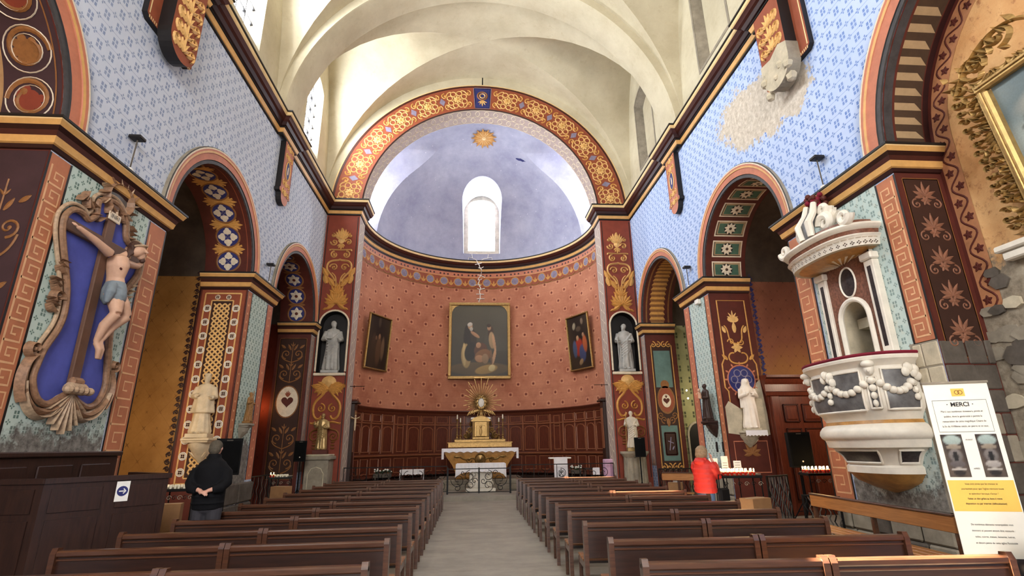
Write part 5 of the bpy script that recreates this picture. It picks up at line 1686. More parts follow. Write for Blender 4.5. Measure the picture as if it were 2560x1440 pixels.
D = lambda *c: srgb(*c)
t = thing('framed_painting', 'large gilt framed painting of figures on a dark ground below the apse window', 'painting', (.01, 25.13, 5.02))
t.rotation_euler = (radians(2.5), 0, 0)
def bg0(u, v):
    n = .5 + .5 * sin(u * 7 + v * 5) * sin(v * 9 - u * 3)
    c = lerp(D(54, 46, 36), D(84, 78, 62), min(1, max(0, v * 1.1 - .1)) * .8 + .2 * n)
    if u > .58 + .25 * (v - .5) and v > .35: c = lerp(c, D(88, 84, 74), .35 * n)
    return c
it = [(.5, .1, .55, .09, 0, D(92, 74, 46), .8), (.62, .09, .2, .06, .15, D(160, 128, 70), .7), (.72, .11, .06, .045, .3, D(206, 186, 130), .6),
      (.33, .52, .12, .16, .1, D(58, 44, 34), .6), (.28, .52, .06, .2, .05, D(44, 34, 28), .6), (.26, .28, .085, .17, .05, D(176, 148, 96), .5), (.23, .3, .03, .16, .05, D(206, 180, 124), .5),
      (.34, .34, .1, .14, -.4, D(38, 30, 26), .5), (.33, .70, .04, .045, 0, D(196, 152, 112), .5), (.325, .725, .045, .03, .2, D(210, 200, 186), .6), (.35, .66, .03, .03, 0, D(190, 180, 164), .7), (.42, .58, .09, .025, -.5, D(186, 140, 104), .5),
      (.52, .36, .12, .1, .35, D(96, 60, 40), .6), (.56, .28, .15, .09, .25, D(132, 88, 52), .6), (.5, .24, .08, .05, -.1, D(178, 130, 92), .6), (.48, .43, .045, .04, .2, D(190, 144, 108), .5), (.6, .24, .06, .07, 0, D(150, 118, 84), .7),
      (.70, .60, .05, .1, -.1, D(70, 48, 34), .5), (.72, .50, .055, .12, .1, D(176, 146, 106), .6), (.67, .68, .035, .04, 0, D(190, 146, 110), .5), (.665, .71, .04, .025, 0, D(60, 42, 30), .5), (.76, .46, .025, .13, .2, D(200, 156, 116), .5), (.76, .27, .025, .12, -.25, D(196, 152, 112), .5), (.71, .27, .02, .1, .1, D(120, 90, 64), .6)]
canvas('canvas', 2.76, 3.5, blobs(bg0, [i[:6] + (i[6] * .45,) for i in it]), 120, 150, t)
frame(t, 2.76, 3.5, .15, .1, GILT, GILTD)
for s in (-1, 1):
    b = MB(); r = .42
    pts = [(s * 1.38, 3.5), (s * (1.38 - r), 3.5)] + [(s * (1.38 - r + r * sin(q)), 3.5 - r + r * cos(q)) for q in [PI / 2 * k / 8 for k in range(9)]]
    b.prism(pts, lambda u, v, h: (u, -h, v), .0, .03, GILTD); b.build('corner_spandrel', t)
MB().box((-.28, -.125, -.12), (.28, -.11, -.04), GILTD, .01).build('name_plate', t)


def side_painting(p0, p1, z0, z1, lab, fn):
    a, b = Vector(p0), Vector(p1); mid = (a + b) / 2; ang = atan2(b.y - a.y, b.x - a.x)
    L = (b - a).length
    t = thing('framed_painting', lab, 'painting', (mid.x, mid.y, z0 + .06)); t.rotation_euler = (radians(4), 0, ang); t.rotation_mode = 'XYZ'
    canvas('canvas', L - .16, z1 - z0 - .14, fn, 40, 60, t); frame(t, L - .16, z1 - z0 - .14, .07, .06, GILTD, GILT)
    return t


bgd = lambda u, v: lerp(D(30, 22, 18), D(52, 40, 30), .5 + .5 * sin(u * 5 + v * 3))
side_painting((-4.88, 21.72), (-4.16, 23.16), 4.95, 7.34, 'dark narrow painting on the apse wall toward the crucifix side', blobs(bgd, [(.3, .35, .12, .3, 0, D(64, 48, 36), .8), (.55, .35, .13, .28, 0, D(92, 66, 46), .8), (.55, .62, .05, .05, 0, D(150, 112, 80), .6), (.75, .4, .08, .22, 0, D(112, 88, 66), .8), (.5, .9, .06, .1, 0, D(74, 62, 50), .9), (.4, .58, .04, .04, 0, D(120, 90, 66), .6)]))
side_painting((4.16, 23.16), (4.88, 21.72), 4.93, 7.42, 'dark painting with a red robed figure on the apse wall toward the pulpit side', blobs(bgd, [(.45, .4, .2, .16, .3, D(160, 52, 36), .6), (.6, .28, .16, .16, -.3, D(62, 70, 104), .6), (.42, .58, .06, .05, 0, D(190, 146, 110), .5), (.25, .38, .1, .16, 0, D(70, 84, 112), .7), (.75, .45, .1, .16, .1, D(178, 92, 54), .6), (.7, .62, .05, .04, 0, D(176, 134, 104), .5), (.3, .82, .08, .06, .5, D(160, 148, 124), .7), (.7, .88, .06, .06, 0, D(130, 110, 90), .7), (.5, .12, .1, .05, .3, D(150, 120, 84), .7), (.5, .75, .12, .05, 0, D(84, 70, 56), .8)]))

# ornate gilt frame in the shallow chapel on the right
t = thing('ornate_gilt_frame', 'ornately carved gilt frame round a sky painting in the shallow chapel by the pulpit', 'painting', (W + .70, 4.2, 4.44))
t.rotation_euler = (radians(7), 0, -PI / 2)
bgs = lambda u, v: lerp(D(96, 112, 116), D(158, 166, 160), .5 + .5 * sin(u * 6 + 3 * sin(v * 5)) * (.4 + .6 * v))
canvas('canvas', 2.2, 1.8, blobs(bgs, [(.1, .62, .05, .008, .3, D(50, 44, 38), .4), (.1, .62, .008, .1, .1, D(50, 44, 38), .4), (.4, .8, .3, .1, .2, D(176, 172, 158), 1.2)]), 40, 44, t)
frame(t, 2.2, 1.8, .16, .1, GILT, GILTD)
o = Orn(lambda u, v, h: (u, -.06 - h, v * .735), 0, .07)
r_ = random.Random(6)
for s in (-1, 1):
    for k in range(46):
        z = -.25 + k * .062; o.leaf(s * 1.24, z, (0 if s > 0 else PI) + r_.uniform(-1.2, 1.2), .13, .075, GILT); o.leaf(s * (1.36 + r_.uniform(-.03, .05)), z, r_.uniform(0, 6), .11, .07, GILT if k % 3 else GILTD)
    for k in range(16): o.spiral(s * (1.44 + r_.uniform(0, .07)), -.1 + k * .17, .07, GILT, .04, a0=r_.uniform(0, 6), turns=1.2, d=s, n=12)
    for k in range(14): o.leaf(s * (.75 + .06 * k), 2.95 + .16 * sin(k), r_.uniform(0, 6), .14, .08, GILT)
    o.spiral(s * 1.1, 2.95, .24, GILT, .08, a0=-PI / 2, turns=1.5, d=s); o.spiral(s * .75, 3.15, .2, GILT, .07, a0=-PI / 2, turns=1.4, d=-s); o.spiral(s * 1.38, 2.72, .16, GILT, .07, a0=0, turns=1.3, d=-s)
    for k in range(8): o.leaf(s * (.5 + .13 * k), 3.2 - .06 * k, PI / 2 - s * (.3 + .1 * k), .24, .1, GILT)
    o.bez((s * .3, 3.0), (s * .6, 3.6), (s * 1.2, 3.2), (s * 1.5, 2.6), .07, GILT); o.spiral(s * 1.5, 2.5, .13, GILT, .06, a0=PI / 2, turns=1.2, d=s)
for k in range(40): o.leaf(-1.2 + .06 * k, 2.58, PI / 2 + r_.uniform(-1, 1), .13, .075, GILT)
o.build('carved_foliage', t)
STONEC = MB().box((W + .58, 4.2, 4.10), (W + .775, 6.0, 4.19), MARBLE, .02).box((W + .63, 4.25, 3.98), (W + .775, 5.95, 4.10), MARBLE, .02).build('stone_ledge')
tag(STONEC, 'white stone ledge on the crumbling wall under the ornate gilt frame', 'ledge')

# ------------------------------------------------------------------ crucifix cartouche on the left pier
OUT = [(7.53, 5.38), (7.70, 5.48), (7.91, 5.50), (8.14, 5.36), (8.25, 5.08), (8.39, 5.01), (8.63, 5.04), (8.72, 4.85), (8.70, 4.58), (8.50, 4.25), (8.37, 3.87), (8.35, 3.53), (8.40, 3.25), (8.47, 2.98), (8.52, 2.67), (8.42, 2.44), (8.23, 2.36), (8.02, 2.42), (7.82, 2.52), (7.66, 2.43), (7.46, 2.34), (7.27, 2.42), (7.15, 2.64), (7.17, 2.86), (7.22, 3.06), (7.35, 3.34), (7.39, 3.59), (7.34, 3.89), (7.22, 4.18), (7.08, 4.48), (7.00, 4.69), (6.99, 4.88), (7.11, 5.03), (7.29, 5.05), (7.41, 5.01), (7.53, 5.14), (7.52, 5.27)]


def smooth_loop(p, k=4):
    n = len(p); out = []
    for i in range(n):
        a, b, c, d = p[i - 1], p[i], p[(i + 1) % n], p[(i + 2) % n]
        for j in range(k):
            t_ = j / k
            out.append(tuple(.5 * (2 * y + (z - x) * t_ + (2 * x - 5 * y + 4 * z - w_) * t_ ** 2 + (3 * y - x - 3 * z + w_) * t_ ** 3) for x, y, z, w_ in zip(a, b, c, d)))
    return out


SL = smooth_loop(OUT)
FRW = paint('worn_gilt_rocaille', srgb(150, 114, 88), .5, var=.45, scale=16)
FRL = paint('pale_rocaille', srgb(186, 158, 130), .5, var=.35, scale=16)
t = thing('cartouche_frame', 'rocaille carved frame round a blue panel behind the crucified Christ', 'frame', (-W, 7.85, 2))
local(MB().prism(SL, mapL, 0, .02, BLUEPAN).build('blue_panel'), t)
fb = MB(); fb.tube([mapL(u, v, .06) for u, v in SL + SL[:1]], .045, FRW, 8, cap=False)
n = len(SL); cy, cz = 7.85, 3.9
ol = []
for i, (u, v) in enumerate(SL):
    a, b_ = SL[i - 1], SL[(i + 1) % n]; du, dv = b_[0] - a[0], b_[1] - a[1]; L = sqrt(du * du + dv * dv) or 1
    ol.append((u + dv / L * .09, v - du / L * .09))
# outline runs clockwise or not: pick the outer side
if sum((p[0] - cy) ** 2 + (p[1] - cz) ** 2 for p in ol) < sum((p[0] - cy) ** 2 + (p[1] - cz) ** 2 for p in SL): ol = [(2 * a - c, 2 * b_ - d) for (a, b_), (c, d) in zip(SL, ol)]
fb.tube([mapL(u, v, .04) for u, v in ol + ol[:1]], .028, FRL, 8, cap=False)
local(fb.build('moulded_rim', None, True), t)
o = Orn(mapL, .02, .10)
for k in range(9):
    a = -PI / 2 + (k - 4) * .24; o.leaf(7.83, 2.52, a, .56 - .035 * abs(k - 4), .12, FRL)
for s in (-1, 1):
    o.bez((7.83, 2.5), (7.83 + s * .25, 2.15), (7.83 + s * .55, 2.15), (7.83 + s * .78, 2.5), .13, FRW, n=16); o.bez((7.83 + s * .15, 2.3), (7.83 + s * .35, 2.05), (7.83 + s * .7, 2.15), (7.83 + s * .8, 2.6), .08, FRL, n=16)
    o.spiral(7.83 + s * .78, 3.02, .1, FRW, .06, a0=-PI / 2, turns=1.3, d=s); o.bez((7.83 + s * .72, 2.95), (7.83 + s * .9, 2.8), (7.83 + s * .88, 2.5), (7.83 + s * .75, 2.35), .09, FRW)
o.build('tmp'); sh = o.build('scallop_shell'); local(sh, t); bpy.data.objects.remove(bpy.data.objects['tmp'])
o = Orn(mapL, .02, .10)
o.disc(7.93, 5.6, .2, MARBG, 16, ru=.24, dome=.03); o.circ(7.93, 5.6, .24, .1, FRW, 18, ru=.29)
for k in range(14): a = k * 2 * PI / 14; o.leaf(7.93 + cos(a) * .28, 5.6 + sin(a) * .22, a + .5, .16, .09, FRW if k % 2 else FRL)
for k in range(7): o.leaf(7.15 + k * .09, 5.2 + .05 * sin(k * 2), PI * .3 + k * .5, .16, .09, FRW)
for k in range(6): o.leaf(8.28 + .02 * k, 5.3 - k * .11, -.4 + k * .4, .15, .09, FRW)
for k in range(9): o.leaf(7.22 + .02 * sin(k), 3.55 + k * .09, PI - .6 + .3 * (k % 3), .16, .09, FRW); 
for k in range(8): o.leaf(8.46 + .02 * k, 3.85 + k * .07, .1 + .3 * (k % 3), .15, .08, FRL)
o.spiral(7.2, 3.75, .11, FRW, .06, turns=1.2); o.build('tmp2'); bpy.data.objects.remove(bpy.data.objects['tmp2'])
local(o.build('carved_leaves'), t)
t2 = thing('crucifix', 'painted wooden crucifix with the pale figure of Christ on a blue panel', 'crucifix', (-W + .03, 7.85, 2.6))
CROSSW = paint('brown_cross_wood', srgb(104, 74, 58), .6, var=.2, scale=5)
local(MB().box(mapL(7.76, 2.62, .03), mapL(7.94, 5.46, .09), CROSSW, .012).build('upright_beam'), t2)
local(MB().box(mapL(7.02, 4.70, .03), mapL(8.68, 4.88, .085), CROSSW, .012).build('cross_beam'), t2)
ip = local(MB().box(mapL(7.72, 5.18, .09), mapL(7.99, 5.32, .11), CREAM, .01).build('title_plate'), t2)


def text_mesh(body, size, mat, mtx, name='lettering', parent=None, align='CENTER', bold=0, sx=1):
    cu = bpy.data.curves.new('t', 'FONT'); cu.body = body; cu.size = size; cu.align_x = align; cu.align_y = 'CENTER'; cu.offset = bold
    o = bpy.data.objects.new('t', cu); col.objects.link(o)
    me = bpy.data.meshes.new_from_object(o.evaluated_get(bpy.context.evaluated_depsgraph_get()))
    bpy.data.objects.remove(o); me.transform(Matrix.Diagonal((sx, 1, 1, 1))); me.transform(mtx); me.materials.clear(); me.materials.append(mat)
    return link(name, me, parent)


def basis(o, x, y):
    x, y = Vector(x), Vector(y); z = x.cross(y)
    return Matrix(((x[0], y[0], z[0], o[0]), (x[1], y[1], z[1], o[1]), (x[2], y[2], z[2], o[2]), (0, 0, 0, 1)))


tx = text_mesh('INRI', .10, BLACK, basis((-W + .113, 7.855, 5.25), (0, 1, 0), (0, 0, 1)))
tx.parent = ip
# ------------------------------------------------------------------ figures
def remesh(mb, name, mat, voxel, parent=None, smooth=3, mtx=None):
    o = mb.build('tmp_fig')
    bm = bmesh.new(); bm.from_mesh(o.data); bmesh.ops.recalc_face_normals(bm, faces=bm.faces[:]); bm.to_mesh(o.data); bm.free()
    m = o.modifiers.new('r', 'REMESH'); m.mode = 'VOXEL'; m.voxel_size = voxel; m.use_smooth_shade = True
    s = o.modifiers.new('s', 'SMOOTH'); s.factor = .5; s.iterations = smooth
    me = bpy.data.meshes.new_from_object(o.evaluated_get(bpy.context.evaluated_depsgraph_get()))
    old = o.data; bpy.data.objects.remove(o); bpy.data.meshes.remove(old)
    me.materials.clear(); me.materials.append(mat); me.name = name
    for p in me.polygons: p.use_smooth = True; p.material_index = 0
    if mtx: me.transform(mtx)
    return link(name, me, parent)


def robe(b, rings, folds=9, ph=0, n=48, k2=4):
    vs, fs = [], []
    for (z, rx, ry, dx, dy, am) in rings:
        for k in range(n):
            t = 2 * PI * k / n
            q = 1 + am * sin(folds * t + ph + z * 3) + am * .5 * sin(k2 * t + ph * 2 - z * 5)
            vs.append((dx + rx * cos(t) * q, dy + ry * sin(t) * q, z))
    m = len(rings)
    for i in range(m - 1):
        for k in range(n): fs.append((i * n + k, i * n + (k + 1) % n, (i + 1) * n + (k + 1) % n, (i + 1) * n + k))
    fs.append(tuple(range(n))[::-1]); fs.append(tuple(range((m - 1) * n, m * n)))
    return b.add(vs, fs, CREAM)


def hand(b, c, d, s, up=(0, 0, 1)):
    """palm with five fingers pointing along d, size s = palm length"""
    c, d = Vector(c), Vector(d).normalized(); up = Vector(up); side = d.cross(up).normalized(); up = side.cross(d)
    b.tube([c - d * s * .2, c + d * s * .5, c + d * s * .9], [s * .28, s * .42, s * .36], CREAM, 8, sq=(1, .5))
    for k in range(4):
        o = side * (k - 1.5) * s * .2; L = s * (.75, .9, .85, .65)[k]
        p = c + d * s * .85 + o
        b.tube([p, p + d * L * .5 - up * L * .08, p + d * L - up * L * .3], [s * .12, s * .11, s * .08], CREAM, 6)
    b.tube([c + side * s * -.35 + d * s * .1, c - side * s * .6 + d * s * .45, c - side * s * .55 + d * s * .8], [s * .14, s * .12, s * .09], CREAM, 6)


def head(b, c, r, yaw=0, beard=False, hair=True, tilt=0):
    R = Matrix.Rotation(yaw, 3, 'Z') @ Matrix.Rotation(tilt, 3, 'X'); c = Vector(c)
    P = lambda x, y, z: c + R @ Vector((x * r, y * r, z * r))
    b.ell(c, (r * .78, r * .92, r * 1.08), CREAM, 16, 12, R); b.ell(P(0, -.25, -.45), (r * .52, r * .5, r * .55), CREAM, 12, 8, R)
    b.tube([P(0, -.85, .25), P(0, -1.05, -.15)], [r * .1, r * .17], CREAM, 6)
    for s in (-1, 1):
        b.ell(P(s * .3, -.82, .18), (r * .12, r * .08, r * .07), CREAM, 8, 5, R); b.tube([P(s * .5, -.78, .38), P(s * .12, -.92, .34)], r * .07, CREAM, 5); b.ell(P(s * .8, 0, .02), (r * .1, r * .2, r * .26), CREAM, 8, 6, R)
    b.tube([P(-.22, -.82, -.45), P(.22, -.82, -.45)], r * .07, CREAM, 5)
    if beard: b.ell(P(0, -.6, -.85), (r * .45, r * .4, r * .6), CREAM, 10, 8, R)
    if hair: b.ell(P(0, .2, .25), (r * .86, r * .86, r * .95), CREAM, 14, 10, R)


def saint(pose='pray', beard=False, veil=False, yaw=0, tunic=False, mitre=None, wide=1.0, ph=0, cloak=True):
    b = MB(); w_ = wide
    if tunic:
        robe(b, [(0, .155 * w_, .13, 0, 0, .05), (.04, .16 * w_, .135, 0, 0, .06), (.2, .13 * w_, .115, 0, 0, .05), (.42, .11, .1, 0, 0, .03)], 11, ph)
        robe(b, [(.34, .165 * w_, .135, 0, 0, .05), (.36, .168 * w_, .14, 0, 0, .05), (.5, .15 * w_, .12, 0, 0, .05), (.65, .14 * w_, .10, 0, 0, .03), (.76, .135, .085, 0, 0, .01), (.815, .12, .07, 0, 0, 0), (.84, .05, .045, 0, 0, 0)], 7, ph + 1)
    else:
        robe(b, [(0, .155 * w_, .13, 0, 0, .07), (.05, .16 * w_, .135, 0, 0, .08), (.25, .138 * w_, .118, .008, -.008, .08), (.42, .128 * w_, .105, .012, -.012, .07), (.58, .128, .095, .004, 0, .05), (.68, .132, .09, 0, 0, .03), (.76, .135, .085, 0, 0, .01), (.815, .12, .07, 0, 0, 0), (.84, .05, .045, 0, 0, 0)], 9, ph)
    if cloak:
        for k in range(6):  # diagonal cloak folds across the front
            z = .30 + k * .055
            b.tube([(.13, -.06, z + .16), (.03, -.125, z + .04), (-.10, -.10, z - .05)], [.014, .02, .012], CREAM, 6)
    b.tube([(0, 0, .8), (0, -.008, .89)], [.045, .036], CREAM, 10)
    head(b, (0, -.012, .925), .066, yaw, beard, hair=not veil)
    if veil:
        robe(b, [(.40, .15, .09, 0, .045, .05), (.6, .145, .085, 0, .04, .05), (.78, .14, .08, 0, .03, .02), (.86, .085, .075, 0, .025, .01), (.93, .076, .08, 0, .02, 0), (.985, .06, .066, 0, .012, 0), (1.0, .02, .02, 0, .012, 0)], 8, 1)
    if mitre == 'biretta': b.box((-.05, -.05, .975), (.05, .05, 1.02), CREAM, .01)
    if mitre == 'mitre': b.tube([(0, 0, .96), (0, 0, 1.05), (0, 0, 1.12)], [.06, .07, .01], CREAM, 10, sq=(1, .6))
    S_ = lambda s: (s * .125, 0, .775)
    H = {'pray': [((-.165, -.03, .62), (-.015, -.15, .70), (.1, -.3, 1)), ((.165, -.03, .62), (.015, -.15, .70), (-.1, -.3, 1))],
         'book': [((-.175, -.03, .61), (-.06, -.15, .63), (1, -.5, .2)), ((.17, -.03, .60), (.13, -.16, .60), (-.5, -.8, .1))],
         'staff': [((-.18, -.03, .60), (-.17, -.16, .66), (.3, -.8, .6)), ((.17, -.03, .6), (.08, -.15, .6), (-1, -.3, 0))],
         'bless': [((-.185, -.05, .62), (-.2, -.17, .74), (0, -.3, 1)), ((.17, -.03, .6), (.05, -.16, .6), (-1, -.2, .1))],
         'down': [((-.18, 0, .58), (-.16, -.1, .44), (.1, -.4, -1)), ((.17, -.03, .6), (.06, -.15, .62), (-1, -.2, .3))]}[pose]
    for s, (e, h, d) in zip((-1, 1), H):
        b.tube([S_(s), e, tuple(Vector(e).lerp(Vector(h), .75))], [.052, .05, .048], CREAM, 10)
        b.tube([e, h], [.03, .022], CREAM, 8); hand(b, h, d, .038)
    b.ell((-.05, -.12, .015), (.03, .06, .02), CREAM, 8, 6); b.ell((.05, -.12, .015), (.03, .06, .02), CREAM, 8, 6)
    return b


def statue(name, label, loc, rz, H, mat, b, plinth=None, vox=.011, pm=None):
    t = thing(name, label, 'statue', loc, rz)
    o = remesh(b, 'figure', mat, vox, t, 2); o.data.transform(Matrix.Scale(H, 4))
    if plinth:
        ph, pr = plinth; o.data.transform(Matrix.Translation((0, 0, ph)))
        MB().box((-pr, -pr * .85, 0), (pr, pr * .85, ph), pm or mat, .012).build('plinth', t)
    return t


def console(name, label, loc, rz, w_, d, h, mat, top=True):
    """wall bracket: slab on a tapering carved corbel; back at y=0, projecting to -y, top at z=0"""
    t = thing(name, label, 'bracket', loc, rz)
    MB().box((-w_ / 2, -d, -.06), (w_ / 2, 0, 0), mat, .012).box((-w_ / 2 + .03, -d + .03, -.1), (w_ / 2 - .03, 0, -.06), mat, .01).build('shelf', t)
    b = MB(); pr = [(1, .98), (.92, .9), (.7, .72), (.6, .5), (.35, .3), (.12, .1)]
    vs = []; n = 10
    for i, (a, c) in enumerate(pr):
        z = -.1 - (h - .1) * i / (len(pr) - 1)
        for k in range(n + 1):
            q = PI * k / n; vs.append((-cos(q) * w_ * .46 * a, -sin(q) * (d - .04) * c, z))
    b.add(vs, [(i * (n + 1) + k, i * (n + 1) + k + 1, (i + 1) * (n + 1) + k + 1, (i + 1) * (n + 1) + k) for i in range(len(pr) - 1) for k in range(n)] + [tuple(range((len(pr) - 1) * (n + 1), len(pr) * (n + 1)))], mat)
    b.build('corbel', t, True)
    o = Orn(lambda u, v, h_: (u, -(d - .04) * (1 + v / h) * .9 - .02 - h_, v), 0, .03); o.fan(0, -h * .9, h * .7, 5, PI * .25, PI * .75, mat, .08); o.build('carved_leaf', t)
    return t


console('wall_bracket', 'pale stone bracket under the robed priest statue on the knotwork panel', (-6.63, 13.05, 2.0), 0, .62, .42, .55, PLASTW)
statue('priest_statue', 'cream plaster statue of a priest in surplice and cap before the knotwork panel', (-6.63, 12.82, 2.0), .12, 1.36, PLASTW, saint('book', True, tunic=True, mitre='biretta', wide=1.08, cloak=False), (.1, .24))
console('wall_bracket', 'small stone bracket under the golden brown statue on the second left pier', (-W + .005, 13.72, 2.36), PI / 2, .34, .26, .38, STONE)
GOLDB = paint('golden_brown_statue_paint', srgb(150, 108, 62), .45, var=.35, scale=12)
t = statue('saint_statue', 'small golden brown robed statue on a bracket between the left arches', (-W + .15, 13.72, 2.36), PI / 2, .72, GOLDB, saint('staff', True, ph=1), (.05, .11), .013)
MB().tube([(-.125, -.13, .05), (-.125, -.12, .78)], .01, GOLDB, 6).build('staff', t)
GOLDS = paint('bronze_gilt_statue', (.44, .30, .13), .38, .55, var=.35, scale=10)
t = statue('saint_statue', 'bronze gilt statue of a saint on the stone pedestal by the left chancel pier', (-5.42, 18.52, 1.56), .15, 1.2, GOLDS, saint('bless', True, ph=2), (.14, .24), pm=DKRED)
t = statue('saint_statue', 'silvery cream statue of a robed saint on the fluted pedestal by the right chancel pier', (5.32, 18.5, 1.49), -.15, 1.26, paint('silvery_cream_statue', srgb(206, 194, 176), .4, var=.25), saint('staff', True, ph=3), (.12, .22), pm=GOLDS)
MB().tube([(-.26, -.2, .12), (-.2, -.2, 1.35)], .012, GILTD, 6).build('staff', t)
t = statue('niche_statue', 'grey statue of a bearded saint holding a book in the niche on the crucifix side', (-5.5, 19.14, 4.34), .1, 1.86, PLASTG, saint('book', True, yaw=.7, ph=.5), (.1, .3))
MB().box((-.16, -.36, 1.22), (.02, -.28, 1.46), PLASTG, .01).build('book', t)
t = statue('niche_statue', 'grey bearded saint statue leaning on a sword in the niche on the pulpit side', (5.5, 19.14, 4.34), -.1, 1.78, PLASTG, saint('staff', True, yaw=-.8, ph=1.6), (.1, .3))
MB().tube([(-.30, -.3, .12), (-.30, -.28, 1.28)], .018, PLASTG, 6).tube([(-.40, -.28, 1.12), (-.2, -.28, 1.12)], .016, PLASTG, 6).build('sword', t)
console('wall_bracket', 'dark carved bracket under the brown habited statue on the second right pier', (W - .005, 13.65, 2.28), -PI / 2, .4, .3, .42, DARKW)
t = statue('saint_statue', 'dark brown statue of a friar holding a child on a bracket above the votive candles', (W - .17, 13.65, 2.28), -PI / 2, .93, PLASTB, saint('book', False, ph=2.2, cloak=False), (.05, .13), .012)
cb = MB(); robe(cb, [(0, .055, .05, 0, 0, .05), (.1, .05, .045, 0, 0, .04), (.17, .045, .035, 0, 0, 0), (.19, .015, .015, 0, 0, 0)], 7); head(cb, (0, -.005, .225), .04); cb.tube([(-.04, 0, .16), (-.09, -.04, .14)], .015, CREAM, 6); cb.tube([(.04, 0, .16), (.08, -.05, .2)], .015, CREAM, 6)
c_ = remesh(cb, 'child_figure', FLESH, .008, t, 1, Matrix.Translation((.05, -.19, .58)))
console('wall_bracket', 'stone bracket with a white lace cover under the white Virgin statue', (6.66, 13.05, 2.0), 0, .5, .4, .4, STONEL)
t = statue('virgin_statue', 'white plaster statue of the Virgin praying in a long veil above the candle rack', (6.66, 12.83, 2.0), -.12, 1.24, PLASTV, saint('pray', False, veil=True, cloak=False, ph=.3), (.06, .18), pm=STONEL)
lc = MB(); vs = []
for k in range(31): x = 6.38 + .56 * k / 30; vs += [(x, 12.635, 2.004), (x, 12.63, 1.86 + .03 * abs(sin(k * .65)))]
lc.add(vs, [(2 * k, 2 * k + 1, 2 * k + 3, 2 * k + 2) for k in range(30)], CLOTH); lc.box((6.38, 12.63, 2.0), (6.94, 12.68, 2.006), CLOTH)
tag(lc.build('lace_cover'), 'white scalloped lace cover hanging from the Virgin statue bracket', 'lace')

# pedestals against the chancel piers
t = thing('pedestal', 'grey stone pedestal with a shaped panel under the bronze gilt saint', 'pedestal', (-5.45, 18.55, 0))
MB().box((-.44, -.3, .0), (.44, .44, .16), STONE, .02).box((-.38, -.26, .16), (.38, .44, 1.38), STONE, .02).box((-.46, -.32, 1.38), (.46, .44, 1.5), STONE, .025).box((-.4, -.28, 1.5), (.4, .44, 1.56), STONEL, .015).build('block', t)
pp = [(-.25, .3), (.25, .3), (.25, .95), (.2, 1.02), (.16, 1.1), (0, 1.16), (-.16, 1.1), (-.2, 1.02), (-.25, .95)]
MB().tube([(u, -.262, v) for u, v in pp + pp[:1]], .018, STONEL, 6).build('panel_moulding', t)
t = thing('pedestal', 'fluted grey stone pedestal under the silvery saint by the right chancel pier', 'pedestal', (5.36, 18.55, 0))
b = MB(); robe(b, [(0.0, .46, .36, 0, 0, .0), (.12, .46, .36, 0, 0, .0), (.14, .40, .32, 0, 0, .05), (1.28, .38, .30, 0, 0, .05), (1.30, .4, .32, 0, 0, 0), (1.36, .44, .34, 0, 0, 0), (1.42, .5, .38, 0, 0, 0), (1.49, .5, .38, 0, 0, 0)], 14, n=112, k2=14)
b.m = [b.mi(STONE)] * len(b.f); b.build('fluted_drum', t, .6)

# ------------------------------------------------------------------ Christ on the cross (wall coordinates: y along the nave, z up, h off the wall)
b = MB(); Q = lambda u, v, h: mapL(u, v, h)
b.tube([Q(8.0, 3.98, .22), Q(8.03, 4.15, .22), Q(8.02, 4.3, .2), Q(7.99, 4.48, .22), Q(7.98, 4.6, .2), Q(8.0, 4.66, .18)], [.12, .145, .125, .165, .155, .07], CREAM, 16, sq=(1, .72))
b.tube([Q(8.0, 4.62, .2), Q(8.13, 4.76, .24)], [.06, .05], CREAM, 8)
hp = Vector(Q(8.2, 4.83, .33))
b.ell(hp, (.1, .095, .125), CREAM, 14, 10, Matrix.Rotation(-.6, 3, 'X')); b.ell(Q(8.25, 4.75, .36), (.06, .06, .065), CREAM, 10, 8); b.tube([Q(8.22, 4.85, .43), Q(8.25, 4.80, .46)], [.012, .022], CREAM, 6)
for (sh, el, wr, hd) in (((7.79, 4.62, .2), (7.45, 4.71, .18), (7.16, 4.78, .14), (7.08, 4.81, .13)), ((8.17, 4.6, .2), (8.42, 4.64, .21), (8.60, 4.74, .16), (8.66, 4.79, .14))):
    b.tube([Q(*sh), Q(*tuple((a + c) / 2 for a, c in zip(sh, el))), Q(*el), Q(*wr)], [.075, .062, .052, .034], CREAM, 10); hand(b, Q(*wr), Vector(Q(*hd)) - Vector(Q(*wr)), .065, (1, 0, 0))
for s, (kn, an) in ((-1, ((7.97, 3.72, .36), (7.97, 3.28, .16))), (1, ((8.24, 3.74, .34), (8.02, 3.30, .18)))):
    b.tube([Q(8.03 + s * .07, 4.05, .22), Q((8.03 + kn[0]) / 2, 3.9, .3), Q(*kn)], [.12, .112, .075], CREAM, 12)
    b.tube([Q(*kn), Q((kn[0] + an[0]) / 2 - .02, (kn[1] + an[1]) / 2 + .03, .24), Q(*an)], [.078, .072, .04], CREAM, 12)
    b.tube([Q(*an), Q(an[0] + .04, 3.18, .2), Q(an[0] + .07, 3.04, .18)], [.042, .046, .03], CREAM, 8)
local(remesh(b, 'corpus', FLESH, .013, None, 3), t2)
hb = MB(); hb.ell(hp + Vector((-.045, -.025, .055)), (.095, .095, .095), CREAM, 12, 9)
for k in range(5): hb.tube([Q(8.12 - .01 * k, 4.88, .24 + .015 * k), Q(8.09 + .01 * k, 4.76, .26 + .015 * k), Q(8.07, 4.62 + .02 * k, .29)], [.03, .03, .012], CREAM, 6)
hb.ell(Q(8.27, 4.685, .38), (.045, .04, .05), CREAM, 8, 6)
local(remesh(hb, 'hair', paint('dark_brown_hair_paint', srgb(74, 48, 38), .6, var=.3), .011, None, 1), t2)
